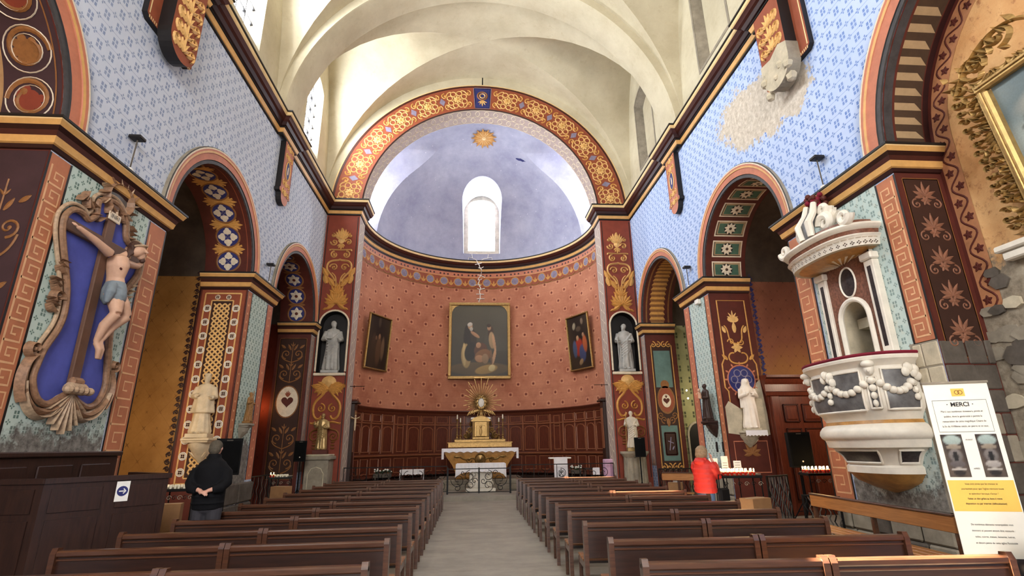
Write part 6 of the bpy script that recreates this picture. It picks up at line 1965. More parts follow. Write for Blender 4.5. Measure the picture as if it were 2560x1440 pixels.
cw = MB(); cw.tube([tuple(hp + Vector((.105 * cos(q), .1 * sin(q), .06 + .03 * sin(q + 1)))) for q in [2 * PI * k / 16 for k in range(17)]], .016, FRL, 6); local(cw.build('crown_of_thorns', None, True), t2)
cb = MB(); cb.tube([Q(8.02, 4.22, .22), Q(8.01, 4.1, .23), Q(8.0, 3.98, .25), Q(8.02, 3.9, .27)], [.14, .17, .175, .145], CREAM, 14, sq=(1, .85))
cb.tube([Q(7.87, 4.18, .28), Q(7.83, 4.02, .3), Q(7.84, 3.86, .27)], [.06, .08, .03], CREAM, 8)
for k in range(4): cb.tube([Q(7.85, 4.14 - .05 * k, .33), Q(8.0, 4.1 - .05 * k, .39), Q(8.17, 4.0 - .04 * k, .32)], .018, CREAM, 6)
local(remesh(cb, 'loin_cloth', paint('blue_grey_loin_cloth', srgb(128, 138, 146), .6, var=.25), .014, None, 2), t2)
local(MB().ell(Q(7.91, 4.42, .325), (.012, .03, .02), DKRED, 8, 5).build('side_wound'), t2)
w3 = MB().box(mapL(7.66, 2.50, .04), mapL(8.04, 2.66, .2), FRL, .05).box(mapL(7.72, 2.62, .05), mapL(7.98, 2.74, .16), FRW, .04)
for k in range(5): w3.ell(mapL(7.66 + k * .1, 2.56, .16), (.07, .07, .06), FRL, 8, 6)
local(w3.build('rock_base'), t2)

# ------------------------------------------------------------------ people
JACKET = paint('black_padded_jacket', srgb(15, 15, 19), .85, spec=.2, var=.3, scale=9, obj=True); TROUS = paint('grey_trousers', srgb(56, 54, 60), .8, var=.2, obj=True); HAIRG = paint('short_grey_hair', srgb(86, 78, 66), .8, var=.35, scale=40, obj=True)
REDJ = paint('coral_red_puffer', srgb(204, 54, 46), .55, var=.1, obj=True); JEANS = paint('blue_denim', srgb(84, 108, 142), .8, var=.25, scale=12, obj=True); HAIRB = paint('ash_blonde_hair', srgb(150, 126, 98), .7, var=.3, scale=30, obj=True); SHOE = paint('dark_shoe_leather', srgb(32, 28, 26), .5, var=.2)


def legs(b, H, spread=.10, r=1.0):
    for s in (-1, 1):
        b.tube([(s * spread * .9, .0, .50 * H), (s * spread, -.01, .28 * H), (s * spread, .015, .045 * H)], [.098 * r, .076 * r, .06 * r], CREAM, 12)
    b.ell((0, 0, .5 * H), (.17 * r, .12 * r, .1), CREAM, 14, 9)


# man seen from behind, hands clasped behind his back (front faces +y)
t = thing('person', 'person in a black jacket and grey trousers seen from behind, hands clasped behind the back', 'person', (-4.15, 8.29, 0), .12)
H = 1.86
b = MB(); head(b, (0, .02, H - .12), .105, PI, hair=False); b.tube([(0, 0, H - .36), (0, .01, H - .16)], [.075, .062], CREAM, 10)
b.tube([(0, 0, .98), (0, -.01, 1.2), (0, 0, 1.5)], [.08, .1, .1], CREAM, 12)
for s in (-1, 1): b.tube([(s * .14, 0, 1.46), (s * .22, -.08, 1.28), (s * .11, -.19, 1.19), (s * .04, -.215, 1.17)], [.05, .042, .036, .028], CREAM, 8)
hand(b, (.06, -.222, 1.175), (-1, -.15, -.2), .075, (0, -.6, 1)); hand(b, (-.05, -.23, 1.16), (.9, -.3, -.3), .075, (0, -.6, 1))
legs(b, H, .1, .8)
remesh(b, 'body', SKIN, .012, t, 2)
b = MB()
b.tube([(0, .0, .92), (0, -.005, .97), (0, -.02, 1.15), (0, -.03, 1.36), (0, -.02, 1.47), (0, -.005, 1.55), (0, 0, 1.61)], [.205, .21, .215, .228, .222, .175, .1], CREAM, 20, sq=(1, .72))
b.tube([(0, .0, 1.55), (0, .012, 1.665)], [.105, .088], CREAM, 12)
for s in (-1, 1):
    b.tube([(s * .14, -.01, 1.46), (s * .205, -.03, 1.40), (s * .235, -.08, 1.27), (s * .19, -.17, 1.2), (s * .10, -.205, 1.185)], [.08, .085, .08, .07, .055], CREAM, 12)
for z in (1.0, 1.09, 1.18, 1.27): b.tube([(.212 * cos(q), -.02 + .155 * sin(q), z) for q in [2 * PI * k / 20 for k in range(21)]], .010, CREAM, 5)
remesh(b, 'jacket', JACKET, .012, t, 2)
b = MB(); legs(b, H, .105, 1.15); remesh(b, 'trousers', TROUS, .013, t, 2)
b = MB(); b.ell((0, .005, H - .085), (.09, .10, .092), CREAM, 14, 10); b.ell((0, -.035, H - .13), (.085, .07, .08), CREAM, 12, 8); remesh(b, 'hair', HAIRG, .01, t, 1)
for s in (-1, 1): MB().ell((s * .105, .05, .04), (.05, .14, .045), SHOE, 10, 6).build('shoe', t, True)

# woman in a red puffer jacket, hands raised to her face (front faces +y, turned to the right)
t = thing('person', 'person in a coral red puffer jacket and jeans with both hands raised to the face', 'person', (4.25, 10.5, 0), -1.0)
H = 1.66
b = MB(); head(b, (0, .04, H - .12), .1, PI, hair=False, tilt=0); b.tube([(0, 0, H - .34), (0, .02, H - .16)], [.06, .052], CREAM, 10)
b.tube([(0, 0, .8), (0, 0, 1.05), (0, 0, 1.32)], [.12, .13, .1], CREAM, 12)
for s in (-1, 1):
    b.tube([(s * .15, .0, 1.29), (s * .21, .12, 1.10), (s * .09, .22, 1.34), (s * .06, .22, 1.42)], [.045, .04, .03, .026], CREAM, 8); hand(b, (s * .055, .215, 1.43), (-.15 * s, -.1, 1), .062, (0, 1, 0))
legs(b, H, .09, .75); remesh(b, 'body', SKIN, .011, t, 2)
b = MB()
zz = [.78, .80, .86, .885, .95, .975, 1.04, 1.065, 1.13, 1.155, 1.22, 1.245, 1.31, 1.36, 1.42]
rr_ = [.2, .225, .235, .222, .232, .218, .228, .214, .226, .212, .222, .205, .2, .16, .09]
b.tube([(0, 0, z) for z in zz], rr_, CREAM, 22, sq=(1, .78))
for s in (-1, 1):
    P_ = [(s * .17, .0, 1.33), (s * .21, .03, 1.25), (s * .225, .08, 1.16), (s * .215, .13, 1.1), (s * .17, .18, 1.18), (s * .125, .215, 1.27), (s * .1, .22, 1.34)]
    b.tube(P_, [.075, .086, .078, .084, .072, .074, .055], CREAM, 12)
b.ell((0, -.1, 1.36), (.13, .09, .075), CREAM, 14, 9); b.tube([(-.11, -.03, 1.4), (0, -.11, 1.38), (.11, -.03, 1.4)], [.05, .07, .05], CREAM, 8)
remesh(b, 'puffer_jacket', REDJ, .011, t, 1)
b = MB(); legs(b, H, .09, 1.0); remesh(b, 'jeans', JEANS, .012, t, 2)
b = MB(); b.ell((0, .0, H - .1), (.115, .125, .115), CREAM, 14, 10); b.ell((0, -.05, H - .17), (.11, .085, .11), CREAM, 12, 8)
for k in range(9): a = PI + .1 + k * .36; b.tube([(.085 * cos(a), .0 + .09 * sin(a), H - .05), (.1 * cos(a), .01 + .1 * sin(a), H - .16), (.09 * cos(a), .09 * sin(a), H - .24)], [.03, .032, .015], CREAM, 6)
remesh(b, 'hair', HAIRB, .01, t, 1)
for s in (-1, 1): MB().ell((s * .09, .05, .035), (.042, .12, .04), SHOE, 10, 6).build('shoe', t, True)
t = thing('handbag', 'black shoulder bag hanging at the side of the person in the red jacket', 'bag', (4.5, 10.28, .62), -1.0)
b = MB(); b.box((-.05, -.15, 0), (.05, .15, .26), JACKET, .03); b.build('bag_body', t)
MB().tube([(0, -.12, .25), (-.03, -.06, .5), (-.03, .06, .5), (0, .12, .25)], .012, JACKET, 6).build('strap', t)
# ------------------------------------------------------------------ pulpit
PYC = 7.92
def pul(prof, yc=PYC, ex=2.7):
    def dims(z):
        for (z0, a0, d0), (z1, a1, d1) in zip(prof, prof[1:]):
            if min(z0, z1) <= z <= max(z0, z1):
                t_ = (z - z0) / (z1 - z0) if z1 != z0 else 0; return a0 + (a1 - a0) * t_, d0 + (d1 - d0) * t_
        return prof[-1][1:]
    def f(deg, z, h=0):
        a, d = dims(z); p = radians(deg); c, s = cos(p), sin(p)
        k = (abs(c) ** ex + abs(s) ** ex) ** (-1 / ex)
        return (W - (d * s * k + h * s), yc - (a * c * k + h * c), z)
    return f


def shell(prof, f, mats, n=60):
    b = MB(); m = n + 1
    base = []
    for z, a, d in prof: base += [f(180 * k / n, z) if False else None for k in range(m)]
    vs = []
    for (z, a, d) in prof:
        for k in range(m):
            p = PI * k / n; c, s = cos(p), sin(p); q = (abs(c) ** 2.7 + abs(s) ** 2.7) ** (-1 / 2.7)
            vs.append((W - d * s * q, f.yc - a * c * q, z))
    for i in range(len(prof) - 1):
        b.add([], [], mats[i])
        mi = b.mi(mats[i])
        for k in range(n): b.f.append((i * m + k, i * m + k + 1, (i + 1) * m + k + 1, (i + 1) * m + k)); b.m.append(mi)
    b.v = vs; return b


TP = [(2.94, .98, .80), (2.90, 1.0, .82), (2.86, .99, .81), (2.81, .93, .75), (2.77, .90, .72), (2.5, .895, .715), (2.3, .92, .74), (2.16, .90, .72), (2.07, .83, .65), (2.0, .80, .62), (1.95, .82, .64), (1.92, .87, .69), (1.86, .91, .73), (1.80, .92, .74), (1.75, .90, .72), (1.72, .86, .68), (1.61, .83, .65), (1.60, .78, .60), (1.5, .67, .50), (1.36, .60, .44), (1.33, .63, .47), (1.24, .63, .47), (1.21, .59, .43), (1.12, .52, .36), (1.02, .30, .18), (.95, .04, .02)]
tubf = pul(TP); tubf.yc = PYC
MM = [MARBLE] * 9 + [MARBO if 8 < i < 10 else MARBLE for i in range(9, 16)] + [MARBLE] * 5 + [MARBO] * 5
MM[8] = MARBLE; MM[15] = MARBLE
t = thing('pulpit', 'white and grey marble pulpit tub with carved garlands on the right pier', 'pulpit', (W, PYC, 0))
local(shell(TP, tubf, MM).build('tub', None, .6), t)
local(MB().add([tubf(180 * k / 40, 2.9) for k in range(41)], [tuple(range(41))], MARBLE).build('tub_floor'), t)
cu = MB(); cu.tube([tubf(180 * k / 40, 2.94, -.02) for k in range(41)], .05, VELVET, 8, sq=(1, .6)); local(cu.build('velvet_cushion', None, True), t)


def patch(name, f, d0, d1, z0, z1, mat, h=.012, n=8, m=8, ch=.12):
    b = MB(); vs = []
    for j in range(m + 1):
        v = j / m
        for i in range(n + 1):
            u = i / n
            vs.append(f(d0 + (d1 - d0) * u, z0 + (z1 - z0) * v, h))
    b.add(vs, [(j * (n + 1) + i, j * (n + 1) + i + 1, (j + 1) * (n + 1) + i + 1, (j + 1) * (n + 1) + i) for j in range(m) for i in range(n)], mat)
    o = local(b.build(name, None, True), t)
    r = MB(); pth = [(d0 + (d1 - d0) * k / 8, z0) for k in range(9)] + [(d1, z0 + (z1 - z0) * k / 6) for k in range(1, 7)] + [(d1 + (d0 - d1) * k / 8, z1) for k in range(1, 9)] + [(d0, z1 + (z0 - z1) * k / 6) for k in range(1, 7)]
    r.tube([f(a, z, h) for a, z in pth], .018, MARBLE, 6); local(r.build('panel_moulding', None, True), t)
    return o


for d0, d1 in ((6, 37), (55, 125), (143, 174)):
    patch('grey_marble_panel', tubf, d0, d1, 2.14, 2.72, MARBG)
    patch('dark_marble_panel', tubf, d0 + 2, d1 - 2, 1.39, 1.57, MARBK, m=4)
for dc in (46, 134):
    patch('corner_pilaster_panel', tubf, dc - 4, dc + 4, 2.16, 2.62, MARBG, n=4)
    b = MB(); hc = tubf(dc, 2.72, .05); b.ell(hc, (.07, .07, .085), MARBLE, 12, 9); b.ell(tubf(dc, 2.8, .05), (.09, .09, .06), MARBLE, 10, 7); b.ell(tubf(dc, 2.7, .12), (.02, .02, .03), MARBLE, 6, 5); local(b.build('cherub_head', None, True), t)
    for k in range(4): b = MB(); b.ell(tubf(dc, 2.56 - k * .11, .035), (.06 - .008 * k, .06 - .008 * k, .055), MARBLE, 9, 6); local(b.build('leaf_drop', None, True), t)
for d0, d1 in ((10, 42), (50, 90), (90, 130), (138, 170)):
    for k in range(7):
        u = (k + .5) / 7; dg_ = d0 + (d1 - d0) * u; z = 2.55 - .16 * sin(PI * u)
        b = MB().ell(tubf(dg_, z, .03), (.05, .07, .055), MARBLE, 10, 7, Matrix.Rotation(.5 - u, 3, 'X')); local(b.build('garland_leaf', None, True), t)
for dc in (10, 90, 170):
    b = MB()
    for k in range(6): p = tubf(dc + 6 * cos(k), 2.66 + .07 * sin(k * 1.7), .04); b.ell(p, (.06, .05, .07), MARBLE, 8, 6)
    for k in range(3): b.ell(tubf(dc, 2.5 - k * .1, .035), (.045, .045, .05), MARBLE, 8, 6)
    local(b.build('acanthus_knot', None, True), t)
# back panel with niche
PN = [(7.56, 3.0), (8.22, 3.0)] + [(7.89 + .33 * cos(q), 3.66 + .33 * sin(q)) for q in [PI * k / 14 for k in range(15)]]
t = thing('pulpit_back_panel', 'red breccia and white marble back panel with an arched niche above the pulpit tub', 'panel', (W, 7.9, 3))
local(MB().plate([(7.3, 2.95), (8.5, 2.95), (8.5, 4.72), (7.3, 4.72)], [PN], mapR, MARBR, .07).box(mapR(7.3, 2.95, 0), mapR(7.34, 4.72, .07), MARBLE).build('breccia_slab'), t)
for y in (7.22, 8.38):
    local(MB().box(mapR(y, 2.95, 0), mapR(y + .2, 4.5, .12), MARBLE, .012).box(mapR(y - .03, 4.5, 0), mapR(y + .23, 4.62, .16), MARBLE, .02).build('pilaster'), t)
    local(MB().box(mapR(y + .06, 3.1, .118), mapR(y + .14, 4.4, .125), MARBK, .003).build('dark_inlay'), t)
local(MB().tube([mapR(u, v, .08) for u, v in PN[1:] + PN[:1]], .045, MARBLE, 8).build('niche_rim', None, True), t)
nb_ = MB(); n = len(PN)
nb_.add([mapR(u, v, .07) for u, v in PN] + [mapR(u, v, -.55) for u, v in PN], [(k, (k + 1) % n, n + (k + 1) % n, n + k) for k in range(n)], STONEL); nb_.plate(PN, [], mapR, STONE, -.55)
nb_.prism([(7.56, 3.0), (7.85, 3.0), (7.75, 3.5), (7.56, 3.55)], mapR, -.5, -.15, GREENP); nb_.box(mapR(7.6, 3.55, -.5), mapR(8.2, 3.72, -.2), STONEL)
local(nb_.build('niche_recess'), t)
o = Orn(mapR, .075, .02); o.disc(7.89, 4.3, .24, MARBK, 24, ru=.16, dome=.02); o.circ(7.89, 4.3, .26, .035, MARBLE, 24, ru=.18); local(o.build('oval_medallion'), t)
# sounding board
CPF = [(5.08, .92, .62), (5.06, .98, .70), (5.02, 1.0, .72), (4.98, .97, .69), (4.96, .92, .65), (4.90, .90, .63), (4.88, .93, .66), (4.86, .95, .68), (4.84, .93, .66), (4.80, .90, .62), (4.70, .88, .60), (4.70, .80, .52), (4.66, .5, .3), (4.64, .05, .03)]
canf = pul(CPF, 8.0); canf.yc = 8.0
t = thing('sounding_board', 'white marble sounding board with a scalloped valance and scrolled crown over the pulpit', 'canopy', (W, 8.0, 4.7))
local(shell(CPF, canf, [MARBLE] * 4 + [MARBR] + [MARBLE] * 5 + [STONEL] + [MARBO] * 3).build('canopy', None, .6), t)
local(MB().add([canf(180 * k / 40, 5.06) for k in range(41)], [tuple(range(41))], MARBLE).build('top_slab'), t)
for k in range(24):
    a = 4 + 172 * (k + .5) / 24; w_ = 2.9
    b = MB(); b.add([canf(a - w_, 4.82, .012), canf(a + w_, 4.82, .012), canf(a + w_, 4.66 if k % 2 else 4.64, .012), canf(a, 4.62, .014), canf(a - w_, 4.66 if k % 2 else 4.64, .012)], [(0, 1, 2, 3, 4)], CREAM)
    p0 = Vector(canf(a, 4.745, .018)); tn = (Vector(canf(a + 1, 4.745, .018)) - p0).normalized(); d_ = .016
    for dx, dz in ((-.022, 0), (.022, 0), (0, .022), (0, -.022)):
        q = p0 + tn * dx + Vector((0, 0, dz)); b.add([q - tn * .012, q + Vector((0, 0, -.012)), q + tn * .012, q + Vector((0, 0, .012))], [(0, 1, 2, 3)], DKBROWN)
    local(b.build('valance_tab'), t)
b = shell([(5.18, .78, .52), (5.17, .8, .54), (5.06, .84, .56)], canf, [MARBR, MARBR]).add([], [], MARBR); local(b.build('breccia_band', None, .6), t)
def vol(c, r, ax, d, turns=1.3, w_=.07, name='crown_scroll'):
    n = 24; c = Vector(c); ax = Vector(ax)
    pts = [c + (ax * cos(d * 2 * PI * turns * k / n) + Vector((0, 0, 1)) * sin(d * 2 * PI * turns * k / n)) * r * (1 - .8 * k / n) for k in range(n + 1)]
    local(MB().tube(pts, [w_ * (1 - .5 * k / n) for k in range(n + 1)], MARBLE, 8).build(name, None, True), t)
for s in (-1, 1):
    vol((5.65, 8.0 + s * .82, 5.2), .13, (0, s, 0), -1); vol((5.72, 8.0 + s * .3, 5.32), .16, (0, -s, 0), 1, w_=.09); vol((5.8, 8.0 + s * .22, 5.62), .13, (0, s, 0), -1, w_=.08)
    local(MB().tube([(5.55, 8.0 + s * .12, 5.15), (5.52, 8.0 + s * .14, 5.4), (5.66, 8.0 + s * .12, 5.6), (5.72, 8.0 + s * .1, 5.8)], [.06, .07, .06, .05], MARBLE, 8).build('crown_rib', None, True), t)
local(MB().tube([(5.62, 8.0, 5.12), (5.6, 8.0, 5.4), (5.74, 8.0, 5.62), (5.8, 8.0, 5.78)], [.09, .1, .09, .06], MARBG, 10).build('crown_core', None, True), t)
for s in (-1, 1):
    o = Orn(lambda u, v, h: (5.82 - h, u, v), 0, .05)
    for k in range(7): o.leaf(8.0 + s * .3, 5.3, PI / 2 - s * (k - 2) * .35, .3, .1, MARBLE)
    local(o.build('shell_fan'), t)
r_ = random.Random(1); b = MB()
for k in range(30): b.ell((5.85 + r_.uniform(-.1, .1), 8.0 + r_.uniform(-.14, .14), 5.88 + r_.uniform(-.09, .12)), (.05, .05, .05), VELVET if k % 2 else DKRED, 7, 5)
local(b.build('red_plume', None, True), t)
# ------------------------------------------------------------------ painted flood lamps on the imposts
for s, mp, nm in ((-1, mapL, 'left'), (1, mapR, 'right')):
    for y, lab in ((7.9, 'above the crucifix' if s < 0 else 'above the pulpit'), (13.95, 'between the second and third %s arches' % nm)):
        t = thing('flood_lamp', 'small black flood lamp on a thin rod %s' % lab, 'lamp', mp(y, 6.085, .12))
        h = .62 if (y < 10 or s > 0) else .55
        MB().tube([(0, 0, 0), (0, .03, h)], .012, STONED, 6).box((-.04, -.04, 0), (.04, .04, .08), WHITEP, .01).build('rod', t)
        MB().box((-.1, -.07, h), (.1, .1, h + .06), BLACK, .012).build('lamp_head', t)
        lamp('flood_light', 'SPOT', mp(y, 6.085 + h + .12, .12), 150 if s > 0 else 60, (1.0, .78, .46), .06, (s * -4.5, y + 1.6, 15.5), 1.3, .9)
tag(MB().box(mapR(13.55, 5.5, .005), mapR(13.75, 5.64, .12), WHITEP, .015).build('sensor_box'), 'small white sensor box under the right impost cornice', 'box')

# ------------------------------------------------------------------ speakers
SPKG = paint('speaker_mesh', srgb(14, 14, 15), .95, var=.2, spec=.1)
def speaker(label, x, y, z0, h, w_, rz, stand=True, led=True):
    t = thing('loudspeaker', label, 'speaker', (x, y, z0), rz)
    pr = [(-w_ / 2, -w_ * .45), (w_ / 2, -w_ * .45), (w_ * .36, w_ * .45), (-w_ * .36, w_ * .45)]
    MB().prism(pr, lambda u, v, q: (u, v, q), 0, h, SPKR).add([(u, v, 0) for u, v in pr], [(0, 1, 2, 3)], SPKR).build('cabinet', t)
    MB().box((-w_ * .44, -w_ * .47, .04), (w_ * .44, -w_ * .44, h - .05), SPKG, .006).build('grille', t)
    MB().box((-.05, -w_ * .48, h - .045), (.05, -w_ * .45, h - .025), STONED, .002).build('badge', t)
    if led: MB().ell((0, -w_ * .48, .13), (.018, .008, .018), WHITEP, 10, 6).build('logo_disc', t)
    if stand:
        s = thing('speaker_stand', 'black tripod stand holding the ' + label, 'stand', (x, y, 0), rz); s['label'] = 'black tripod stand under the ' + label.replace('black ', '')
        MB().tube([(0, 0, .25), (0, 0, z0)], .02, SPKR, 8).build('pole', s)
        for k in range(3): a = 2 * PI * k / 3 + .5; MB().tube([(0, 0, .55), (.34 * cos(a), .34 * sin(a), .015)], .012, SPKR, 6).build('leg', s); MB().tube([(0, 0, .28), (.2 * cos(a), .2 * sin(a), .24)], .008, SPKR, 6).build('brace', s)
    return t


speaker('black loudspeaker before the left chancel pier', -5.72, 17.45, 1.36, .62, .36, .15)
speaker('black loudspeaker before the right chancel pier', 5.2, 17.45, 1.32, .62, .34, -.1, led=False)
speaker('black loudspeaker before the panelled chapel door', 6.98, 11.6, 1.17, .75, .46, -.25)
speaker('black loudspeaker behind the person in the black jacket', -4.72, 10.1, 1.3, .62, .42, .3, led=False)

# ------------------------------------------------------------------ chapel door, dark doorway
DY = 13.19
t = MB().box((7.27, DY - .25, 0), (10.2, DY, 3.0), DOORW, .01).build('door_1'); struct(t, 'panelled mahogany door and surround in the right side chapel')
p = [(7.2, DY - .28), (10.2, DY - .28)]
MB().mould(p, [(0, 2.85, DOORW), (.03, 2.87, DOORW), (.05, 2.95, BROWN), (.02, 2.97, DOORW), (.02, 3.15, DOORW), (.06, 3.2, DOORW), (.1, 3.28, BROWN), (.16, 3.32, DOORW), (.17, 3.38, DOORW), (-.2, 3.4, DOORW)], side=1).build('entablature', t)
MB().box((7.3, DY - .34, 0), (7.52, DY - .24, 2.85), DOORW, .012).build('jamb_pilaster', t); MB().box((8.75, DY - .34, 0), (8.97, DY - .24, 2.85), DOORW, .012).build('jamb_pilaster', t)
for x0, x1, z0, z1 in ((7.62, 8.02, 2.2, 2.65), (8.12, 8.62, 2.2, 2.65), (7.62, 8.02, .35, 2.05), (8.12, 8.62, .35, 2.05), (9.05, 9.9, .35, 2.6)):
    b = MB().box((x0, DY - .27, z0), (x1, DY - .24, z1), DOORW, .01).box((x0 + .06, DY - .29, z0 + .06), (x1 - .06, DY - .25, z1 - .06), DOORW, .015)
    for a, c in (((x0, z0), (x1, z0 + .03)), ((x0, z1 - .03), (x1, z1)), ((x0, z0), (x0 + .03, z1)), ((x1 - .03, z0), (x1, z1))): b.box((a[0], DY - .29, a[1]), (c[0], DY - .25, c[1]), BROWN, .006)
    b.build('panel', t)
DY2 = 18.65
pts = [(7.42, .155), (8.15, .155), (8.15, 2.0)] + [(7.785 + .365 * cos(q), 2.0 + .45 * sin(q)) for q in [PI * k / 10 for k in range(1, 10)]] + [(7.42, 2.0)]
t = MB().prism(pts, mapY(DY2), 0, .02, BLACK).build('door_2'); struct(t, 'small dark arched doorway at the back of the yellow green chapel')
MB().tube([(u, DY2 - .03, v) for u, v in pts[1:] + pts[:1]], .04, STONEL, 6).build('stone_surround', t)
for q in range(2): tag(MB().ell((7.36 + .02 * q, 18.2, 3.55 - .28 * q), (.03, .03, .03), emit('lamp_glow', (1, .9, .7), 12), 8, 6).build('wall_lamp'), 'small glowing bulb beside the dark arched chapel doorway', 'lamp', 'bulbs by the chapel doorway')
# fringe borders where chapel walls meet the jambs
for s, y, mat in ((-1, 13.19, BROWN2), (1, 13.19, INDIGO)):
    o = Orn(mapY(y), .004, .004); xa = s * (W + 1.17)
    if s < 0: o.stroke([(xa - .06, 1.0), (xa - .06, 6.2)], .05, mat, flat=True)
    k = 0; z = 1.0 if s < 0 else 3.45
    while z < 6.2:
        o.spiral(xa + s * .14, z, .06, mat, .03, a0=k, turns=1.1, d=1 if k % 2 else -1, n=12); o.leaf(xa + s * .12, z + .07, (0 if s > 0 else PI) + .6, .12, .05, mat); z += .16; k += 1
    o.build('painted_fringe', wall_left if s < 0 else wall_right)

# ------------------------------------------------------------------ dark stalls and box pew on the left
t = thing('stall_wainscot', 'tall dark oak stall back along the pier below the crucifix', 'wainscot', (-W, 6, 0))
local(MB().box(mapL(2.6, 0, .0), mapL(9.12, 1.66, .09), DARKW, .01).build('back_board'), t)
local(MB().box(mapL(2.58, 1.66, -.0), mapL(9.16, 1.73, .14), DARKW, .015).build('top_rail'), t)
for k in range(8): local(MB().box(mapL(2.8 + k * .79, .9, .085), mapL(3.42 + k * .79, 1.55, .11), DARKW, .02).build('panel'), t); local(MB().box(mapL(2.8 + k * .79, .15, .085), mapL(3.42 + k * .79, .8, .11), DARKW, .02).build('panel'), t)
t = thing('box_pew', 'high dark oak box pew with a white arrow notice, below the crucifix', 'box pew', (-5.3, 7.8, 0))
PL = [(-5.97, 6.95), (-5.45, 6.95), (-4.58, 7.98), (-5.5, 8.75)]
for i in range(3):
    a, c = Vector(PL[i] + (0,)), Vector(PL[i + 1] + (0,)); d = (c - a); L = d.length; d.normalize(); nrm = Vector((d.y, -d.x, 0))
    mp = (lambda a, d, nrm: (lambda u, v, h: tuple(a + d * u + nrm * h + Vector((0, 0, v)))))(a, d, nrm)
    b = MB(); b.prism([(0, 0), (L, 0), (L, 1.36), (0, 1.36)], mp, -.05, 0, DARKW); b.plate([(0, 0), (L, 0), (L, 1.36), (0, 1.36)], [], mp, DARKW, -.05); local(b.build('wall_board'), t)
    b = MB(); b.prism([(-.02, 1.36), (L + .02, 1.36), (L + .02, 1.42), (-.02, 1.42)], mp, -.08, .03, DARKW); b.plate([(-.02, 1.36), (L + .02, 1.36), (L + .02, 1.42), (-.02, 1.42)], [], mp, DARKW, -.08); local(b.build('top_rail'), t)
    k = max(1, int(L / .5))
    for j in range(k):
        u0, u1 = L * j / k + .08, L * (j + 1) / k - .08
        for z0, z1 in ((.12, .95), (1.03, 1.3)):
            b = MB(); b.prism([(u0, z0), (u1, z0), (u1, z1), (u0, z1)], mp, 0, .02, DARKW); local(b.build('panel'), t)
    if i == 1: mpA, LA = mp, L
t = thing('arrow_notice', 'white notice with a round blue arrow symbol on the dark box pew', 'sign', (0, 0, 0))
u0 = LA * .545
MB().prism([(u0, 1.10), (u0 + .15, 1.10), (u0 + .15, 1.345), (u0, 1.345)], mpA, .022, .026, PAPER).build('paper', t)
o = Orn(mpA, .028, 0); o.disc(u0 + .075, 1.225, .062, INDIGO, 20); o.h0 = .03
o.stroke([(u0 + .035, 1.225), (u0 + .1, 1.225)], .014, PAPER, flat=True); o.stroke([(u0 + .085, 1.255), (u0 + .112, 1.225), (u0 + .085, 1.195)], .013, PAPER, flat=True); o.build('arrow_symbol', t)

# ------------------------------------------------------------------ benches, boxes
def bench(name, label, p0, p1, ztop, mat, seatside):
    a, c = Vector(p0), Vector(p1); mid = (a + c) / 2; L = (c - a).length; ang = atan2(c.y - a.y, c.x - a.x)
    t = thing(name, label, 'bench', (mid.x, mid.y, 0), ang)
    MB().box((-L / 2, -.02, ztop - .2), (L / 2, .01, ztop - .02), mat, .006).box((-L / 2, -.035, ztop - .02), (L / 2, .03, ztop + .005), PEW, .006).build('back_plank', t)
    for x in (-L / 2, -.03, L / 2 - .06):
        MB().box((x, 0, 0), (x + .06, .06, ztop - .02), PEW, .006).build('back_post', t); MB().box((x, seatside * .42, 0), (x + .06, seatside * .37, .42), PEW, .006).build('front_leg', t)
    for k in range(3): MB().box((-L / 2, seatside * (.06 + .13 * k), .42), (L / 2, seatside * (.17 + .13 * k), .445), mat, .006).build('seat_slat', t)
    return t


bench('long_bench', 'honey coloured wooden bench along the rubble wall under the pulpit', (5.42, 9.0), (5.22, 6.05), .87, BENCH, -1)
bench('long_bench', 'short honey coloured bench before the second right pier', (4.86, 14.6), (5.62, 14.2), .97, BENCH, 1)
def carton(label, x, y, z, sx, sy, sz, rz, open_=False):
    t = thing('cardboard_box', label, 'box', (x, y, z), rz)
    MB().box((-sx / 2, -sy / 2, 0), (sx / 2, sy / 2, sz), CARD, .004).build('carton', t)
    MB().box((-sx / 2, -.012, sz), (sx / 2, .012, sz + .003), STONEL).build('tape', t)
    return t


